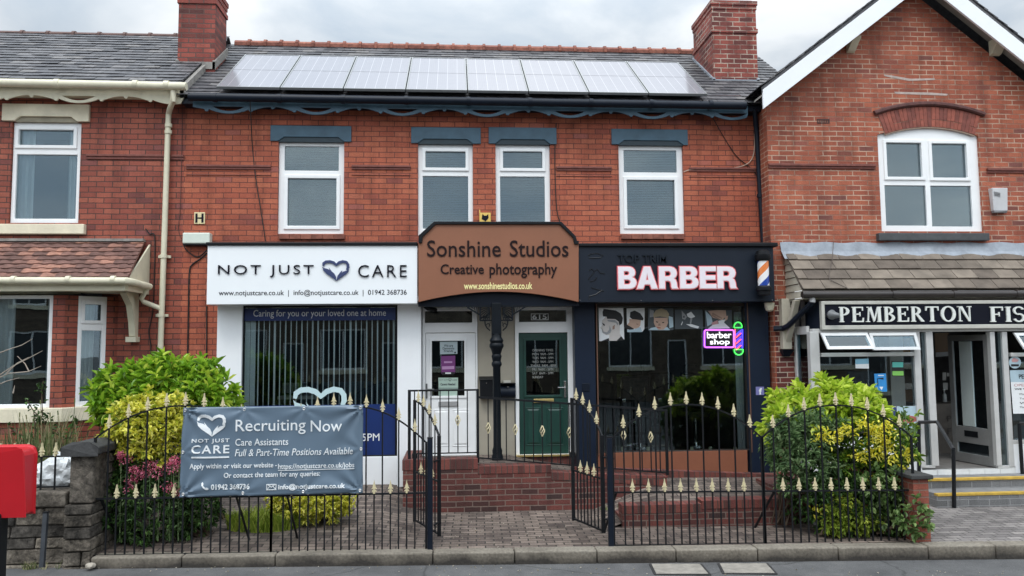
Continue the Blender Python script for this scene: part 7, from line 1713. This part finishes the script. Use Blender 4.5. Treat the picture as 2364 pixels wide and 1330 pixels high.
EY = [ell(1985, 1010, 9.35, 90, 62, .3), ell(2060, 1040, 9.3, 48, 55, .25), ell(1930, 1020, 9.35, 55, 45, .25), ell(2000, 1080, 9.3, 85, 50, .28), ell(2030, 990, 9.75, 75, 48, .25), ell(2080, 1010, 9.6, 28, 60, .2)]
t_ = shrub('yellow_shrub', 'shrub with golden yellow leaf tips behind the rightmost fence panel', EY, 420, .08, .03, island('mid green leaf', [(0, (.04, .1, .012)), (.6, (.14, .26, .025)), (1, (.36, .45, .05))], .45, .45, .2, 9, trans=.2), (4.6, 9.4, 0), per=7)
mb = MB()
for px, py in ((1905, 1000), (1890, 1010), (1915, 1015), (1950, 1000), (1960, 995), (2000, 975), (2010, 1000), (2020, 1010), (2035, 1000), (2045, 1015), (2055, 1030), (2040, 1045), (2060, 1050), (2070, 1060), (2050, 1065), (1975, 1048), (1985, 1052), (2005, 1055), (2095, 1045), (2100, 1060), (2020, 985), (2030, 1022), (2010, 1020), (2058, 1010), (1895, 1020), (1990, 985), (2080, 1105), (2000, 1105), (2085, 1090), (1912, 1180), (1890, 1185), (1950, 1165), (1930, 1005), (2048, 985), (2025, 1035)):
    c_ = W(px + LRND.uniform(-6, 6), py + LRND.uniform(-5, 5), 9.02)
    for _ in range(LRND.randint(8, 30)): leaf(mb, c_ + rnd_dir() * LRND.uniform(.02, .09), rnd_dir(.4), LRND.uniform(.04, .075), .022)
mb.build('yellow_tips', YFLO, t_)
EG = [ell(1850, 1060, 9.3, 75, 90, .3), ell(1870, 1000, 9.35, 70, 55, .25), ell(1830, 1010, 9.4, 60, 55, .28), ell(1800, 1030, 9.5, 38, 40, .22)]
shrub('grey_leaved_shrub', 'grey green narrow leaved shrub to the left of the yellow tipped shrub', EG, 460, .1, .024, GREYG, (4.0, 9.5, 0), per=8)
ED = [ell(1960, 1170, 9.25, 115, 80, .35), ell(1890, 1140, 9.3, 70, 70, .3), ell(2040, 1160, 9.2, 75, 75, .3), ell(1985, 1100, 9.35, 90, 50, .3)]
shrub('dark_ground_shrub', 'dark leaved undergrowth at the foot of the right hand shrubs', ED, 640, .085, .028, DKGR, (4.5, 9.3, 0), per=7, up=.1, stem_n=16)
EV = [ell(2075, 1180, 8.95, 62, 62, .12), ell(2030, 1150, 8.95, 40, 70, .12), ell(2110, 1200, 8.62, 34, 40, .08), ell(2080, 1120, 8.98, 40, 40, .12)]
shrub('climbing_plant', 'pale leaved rambling plant spilling through the fence over the brick pier', EV, 210, .085, .05, island('rambler leaf', [(0, (.06, .12, .03)), (.5, (.13, .22, .06)), (1, (.26, .36, .13))], .5, .4, .2, 9, trans=.2), (5.0, 8.95, 0), per=4, cat='plant')
EP = [ell(1965, 1215, 8.98, 70, 45, .12), ell(1930, 1195, 9.0, 40, 40, .1)]
shrub('low_green_plant', 'fresh green low plant at the fence foot under the yellow tipped shrub', EP, 200, .08, .03, GRASS, (4.3, 9.0, 0), per=6, cat='plant', stem_n=6)
t_ = thing('thin_sapling', 'thin upright sapling in front of the food poster', 'plant', W(2100, 1090, 9.2)); mb = MB()
for pts in ([W(2090, 1100, 9.2), W(2098, 1010, 9.2), W(2085, 940, 9.2)], [W(2095, 1060, 9.2), W(2112, 990, 9.2)]):
    mb.tube(pts, .006, 5)
    for _ in range(42): f = LRND.random(); p = Vector(pts[0]).lerp(Vector(pts[-1]), f); leaf(mb, p, rnd_dir(.2), .07, .03)
mb.build('foliage', GREYG, t_)
# weeds in the left garden
mb = MB()
for px, py, n, h in ((60, 1040, 170, .85), (100, 1040, 260, .98), (150, 1040, 180, .8), (25, 1040, 150, .85), (190, 1030, 70, .55)):
    p = W(px, py, 9.7); blades(mb, p.x, 9.7, .2, .3, int(n * 1.5), h + .28, .008, .16, z0=.2)
for px in (40, 72, 98, 120, 142, 165, 185):
    a_ = W(px, 1060, 9.5); b_ = W(px + LRND.uniform(-14, 14), LRND.uniform(925, 985), 9.5); mb.tube([a_, b_], .003, 4); mb.tube([b_, b_ + (b_ - a_).normalized() * .05], .007, 5)
o = mb.build('tall_weeds', DRYG); tag(o, 'tall dry grass and weeds in the garden under the bay window', 'weeds', kind='stuff')
t_ = thing('rose_stem', 'leggy dark leaved rose in front of the bay window', 'plant', W(75, 1060, 9.6)); mb = MB(); lf = MB()
for pts in ([(70, 1070), (82, 1000), (78, 950), (60, 920)], [(82, 1000), (98, 960), (96, 900), (100, 880)], [(60, 1060), (40, 1000), (20, 985)], [(78, 950), (105, 975), (112, 965)], [(150, 1060), (135, 1000), (120, 985)], [(145, 1050), (170, 990), (175, 960)]):
    P_ = [W(a, b, 9.6) for a, b in pts]; mb.tube(P_, .006, 5)
    for i in range(26): f = LRND.random() * (len(P_) - 1); k = int(f); leaf(lf, P_[k].lerp(P_[min(k + 1, len(P_) - 1)], f - k) + rnd_dir() * .04, rnd_dir(), .06, .028)
mb.build('stem', MATS['woody stem'], t_); lf.build('leaves', DKGR, t_)
t_ = thing('bare_branch', 'pale bare branches reaching across the left bay window', 'branch', W(-10, 1060, 9.9)); mb = MB()
for pts in ([(-20, 880), (20, 862), (65, 858), (95, 845)], [(-10, 872), (30, 845), (60, 830), (98, 810)], [(15, 862), (40, 838), (66, 825)], [(-15, 820), (25, 805), (50, 797), (75, 782)], [(67, 858), (58, 840), (40, 822)], [(-20, 895), (15, 880), (45, 872)], [(30, 908), (34, 890)], [(-20, 1060), (-15, 960), (-18, 880)]):
    mb.tube([W(a, b, 9.9) for a, b in pts], [.009] + [.006] * (len(pts) - 2) + [.003], 5)
mb.build('twigs', mat('pale bark', (.36, .31, .26), .9, .2, 10), t_)
mb = MB()
for px, n in ((62, 26), (72, 22), (100, 8), (130, 5)): p = W(px, 1305, 8.66); blades(mb, p.x, 8.68, .05, .03, n, .09, .003, .6, z0=zp(p.x))
for px in (1440, 1500, 1400): p = G(px, 1170, .1); blades(mb, p.x, p.y, .1, .04, 40, .07, .004, .6, z0=.06)
o = mb.build('weed_tufts', DRYG); tag(o, 'small grass tufts growing in cracks at wall feet', 'weeds', kind='stuff')
# litter and leaves on the pavement
mb = MB(); 
for _ in range(150):
    px, py = LRND.uniform(150, 2364), LRND.uniform(1302, 1330); p = G(px, py, zp(0) + .012); p.z = zp(p.x) + .008; leaf(mb, p, Vector((LRND.gauss(0, 1), LRND.gauss(0, 1), .05)), LRND.uniform(.012, .03), .012)
for _ in range(60):
    px, py = LRND.uniform(1000, 1400), LRND.uniform(1190, 1260); p = G(px, py, .05); p.z = zg(p.x, p.y) + .006; leaf(mb, p, Vector((LRND.gauss(0, 1), LRND.gauss(0, 1), .05)), .02, .012)
o = mb.build('fallen_leaves', island('fallen leaf', [(0, (.25, .2, .1)), (.5, (.4, .36, .28)), (1, (.55, .5, .42))], .8, .3), None); tag(o, 'scattered small dry leaves on the pavement', 'leaves', kind='stuff')
t_ = lump('litter', 'scrap of crumpled grey paper on the paving under the right shrubs', 'litter', G(1898, 1218, .03) + Vector((0, 0, .05)), .1, .07, .045, mat('grey paper', (.45, .46, .48), .7, .1), .4, 5, 2, 3)
t_ = lump('stone_lump', 'pale broken stone between the rubble wall and the kerb', 'stone', W(208, 1306, 8.6), .05, .05, .03, mat('pale stone', (.4, .36, .3), .9, .2, 8), .3, 3, 2, 2)

# ================================================================== TERRACE ACROSS THE ROAD (seen only in the glass)
ot = thing('opposite_terrace', 'brick terrace across the road, seen only as a reflection in the shop windows', 'building', (0, -11, 0))
hs = []
for k in range(-6, 7):
    x = k * 4.3; hs += [(x - 1.6, x - .2, 4.2, 5.6), (x + .6, x + 2.0, 4.2, 5.6), (x - 1.7, x + .3, 1.3, 3.1), (x + 1.0, x + 1.9, .15, 2.5)]
mb = MB(); mb.rect(-30, 30, -.3, 6.2, -11.25, -11, hs); mb.build('wall', brick('far brown brick', [(0, (.1, .07, .05)), (.5, (.16, .115, .08)), (1, (.2, .15, .105))], (.1, .085, .07)), ot)
for h_ in hs[:52]:
    mb = MB(); mb.rect(h_[0], h_[1], h_[2], h_[3], -11.1, -11.03, [(h_[0] + .07, h_[1] - .07, h_[2] + .07, h_[3] - .07)] if h_[1] - h_[0] < 1 else [(h_[0] + .07, (h_[0] + h_[1]) / 2 - .03, h_[2] + .07, h_[3] - .07), ((h_[0] + h_[1]) / 2 + .03, h_[1] - .07, h_[2] + .07, h_[3] - .07)]); w_ = mb.build('window', WHITE, ot)
    mb = MB(); mb.box(h_[0] + .05, h_[1] - .05, -11.09, -11.08, h_[2] + .05, h_[3] - .05); mb.build('pane', mat('dark far glass', (.03, .035, .04), .1, 0), w_)
    mb = MB(); mb.box(h_[0] - .1, h_[1] + .1, -11.02, -10.93, h_[2] - .18, h_[2] - .001); mb.build('sill', CREAMST, w_)
mb = MB(); mb.hexa([(-30, -10.75, 6.1), (30, -10.75, 6.1), (30, -15, 6.1), (-30, -15, 6.1), (-30, -14.9, 7.7), (30, -14.9, 7.7), (30, -15, 7.7), (-30, -15, 7.7)]); mb.build('roof', mat('far slate', (.07, .07, .078), .6, .25, 2), ot)
# ================================================================== INSIDE THE SHOPS
for k, (px, py, w_, h_, c_, lab) in enumerate(((1985, 792, 60, 30, (.3, .16, .05), 'orange food picture panel high inside the fish shop, left'), (2090, 800, 40, 40, (.35, .2, .06), 'orange food picture panel high inside the fish shop, right'))):
    t_ = thing('menu_board', lab, 'menu board', W(px, py, 13.6)); a, b, c, d = pxrect((px - w_ / 2, py - h_ / 2, px + w_ / 2, py + h_ / 2), 13.6)
    mb = MB(); mb.box(a, b, 13.6, 13.63, c, d); mb.build('panel', mat('food print %d' % k, c_, .6, .6, 9), t_)
t_ = thing('fryer_range', 'brown and steel fryer range inside the fish shop', 'fryer', W(1990, 960, 13.2)); a, b, c, d = pxrect((1900, 885, 2110, 1000), 13.2)
mb = MB(); mb.box(a, b, 13.2, 13.8, .4, d - .12); mb.build('body', mat('brown range', (.2, .1, .05), .4, .3, 3), t_); mb = MB(); mb.box(a, b, 13.15, 13.8, d - .119, d); mb.build('steel_top', CHROME, t_, bevel=.01)
t_ = thing('sanitiser_bottle', 'small pump bottle on the fish shop counter', 'bottle', W(2181, 928, 12.7)); q = W(2181, 928, 12.7); mb = MB(); mb.lathe(q.x, 12.7, [(.035, q.z), (.035, q.z + .12), (.012, q.z + .15), (.012, q.z + .2)], 12); mb.build('bottle', mat('clear plastic', (.5, .52, .52), .2, 0), t_, smooth=True)
mb = MB(); mb.lathe(q.x, 12.7, [(.02, q.z + .2), (.02, q.z + .22)], 8); mb.build('pump', WHITE, t_)
for k, p in enumerate(((2176, 860, 2184, 878), (2186, 861, 2196, 869), (2177, 884, 2188, 900))):
    t_ = poster(('upright', 'small', 'lower')[k] + ' white paper notice pinned inside behind the open fish shop door', [([(p[0], p[1]), (p[2], p[1]), (p[2], p[3]), (p[0], p[3])], pm('paper', (.5, .5, .48)))], 'notice', 'paper notices inside the fish shop', 12.9, 'notice')
# barber shop: chairs, mirrors
for k, px in enumerate((1480, 1610)):
    t_ = thing('barber_chair', 'black barber chair inside the window, %s' % ('left' if k == 0 else 'right'), 'barber chair', W(px, 1020, 13.1), 'barber chairs'); q = W(px, 1040, 13.1); x, z = q.x, .5
    mb = MB(); mb.box(x - .26, x + .26, 12.9, 13.4, z + .5, z + .62); mb.build('seat', BLACK, t_, bevel=.03); mb = MB(); mb.box(x - .25, x + .25, 13.36, 13.48, z + .62, z + 1.2); mb.box(x - .13, x + .13, 13.38, 13.46, z + 1.22, z + 1.4); mb.build('backrest', BLACK, t_, bevel=.03)
    for s__ in (-1, 1): mb = MB(); mb.box(x + s__ * .31 - .035, x + s__ * .31 + .035, 12.95, 13.4, z + .78, z + .84); mb.build('armrest', CHROME, t_, bevel=.01)
    mb = MB(); mb.lathe(x, 13.15, [(.28, z), (.26, z + .04), (.05, z + .07), (.05, z + .5)], 16); mb.build('base', CHROME, t_, smooth=True)
for k, px in enumerate((1450, 1530, 1600)):
    t_ = thing('mirror', 'tall mirror on the barber shop back wall, %s' % ('left', 'middle', 'right')[k], 'mirror', W(px, 960, 15.1), 'mirrors in the barber shop'); a, b, c, d = pxrect((px - 28, 860, px + 22, 985), 15.1)
    mb = MB(); mb.rect(a, b, c, d, 15.12, 15.16, [(a + .03, b - .03, c + .03, d - .03)]); mb.build('frame', BLACK, t_); mb = MB(); mb.box(a + .03, b - .03, 15.14, 15.15, c + .03, d - .03); mb.build('glass', mat('mirror glass', (.3, .3, .3), .05, 0, metal=1), t_)
for i, px in enumerate((1438, 1497, 1541, 1598, 1641, 1698)):
    t_ = thing('card', 'small cream card standing on the barber window sill, %s from the left' % ('first', 'second', 'third', 'fourth', 'fifth', 'sixth')[i], 'card', W(px, 1042, YG + .05), 'cards on the barber window sill'); a, b, c, d = pxrect((px - 3.5, 1032, px + 3.5, 1042), YG + .04)
    mb = MB(); mb.hexa([(a, YG + .04, c - .02), (b, YG + .04, c - .02), (b, YG + .1, c - .02), (a, YG + .1, c - .02), (a, YG + .06, d), (b, YG + .06, d), (b, YG + .065, d), (a, YG + .065, d)]); mb.build('card', mat('cream card', (.6, .56, .4), .7, .05), t_)
t_ = thing('desk', 'pale desk with a monitor behind the care office blinds', 'desk', W(690, 960, 13)); a, b, c, d = pxrect((640, 915, 740, 990), 13.0)
mb = MB(); mb.box(a, b, 13, 13.6, d - .05, d); mb.build('top', mat('pale desk', (.4, .39, .36), .5, .05), t_)
for xx in (a + .03, b - .07): mb = MB(); mb.box(xx, xx + .04, 13.05, 13.55, .2, d - .05); mb.build('leg', ALUD, t_)
t_ = thing('monitor', 'grey computer monitor on the desk behind the blinds', 'monitor', W(668, 912, 13.2)); a, b, c, d = pxrect((652, 884, 690, 908), 13.2); mb = MB(); mb.box(a, b, 13.2, 13.24, c, d); mb.build('screen', mat('grey monitor', (.2, .21, .22), .4, 0), t_, bevel=.01); mb = MB(); mb.box((a + b) / 2 - .03, (a + b) / 2 + .03, 13.22, 13.26, c - .12, c); mb.build('stand', BLACK, t_)
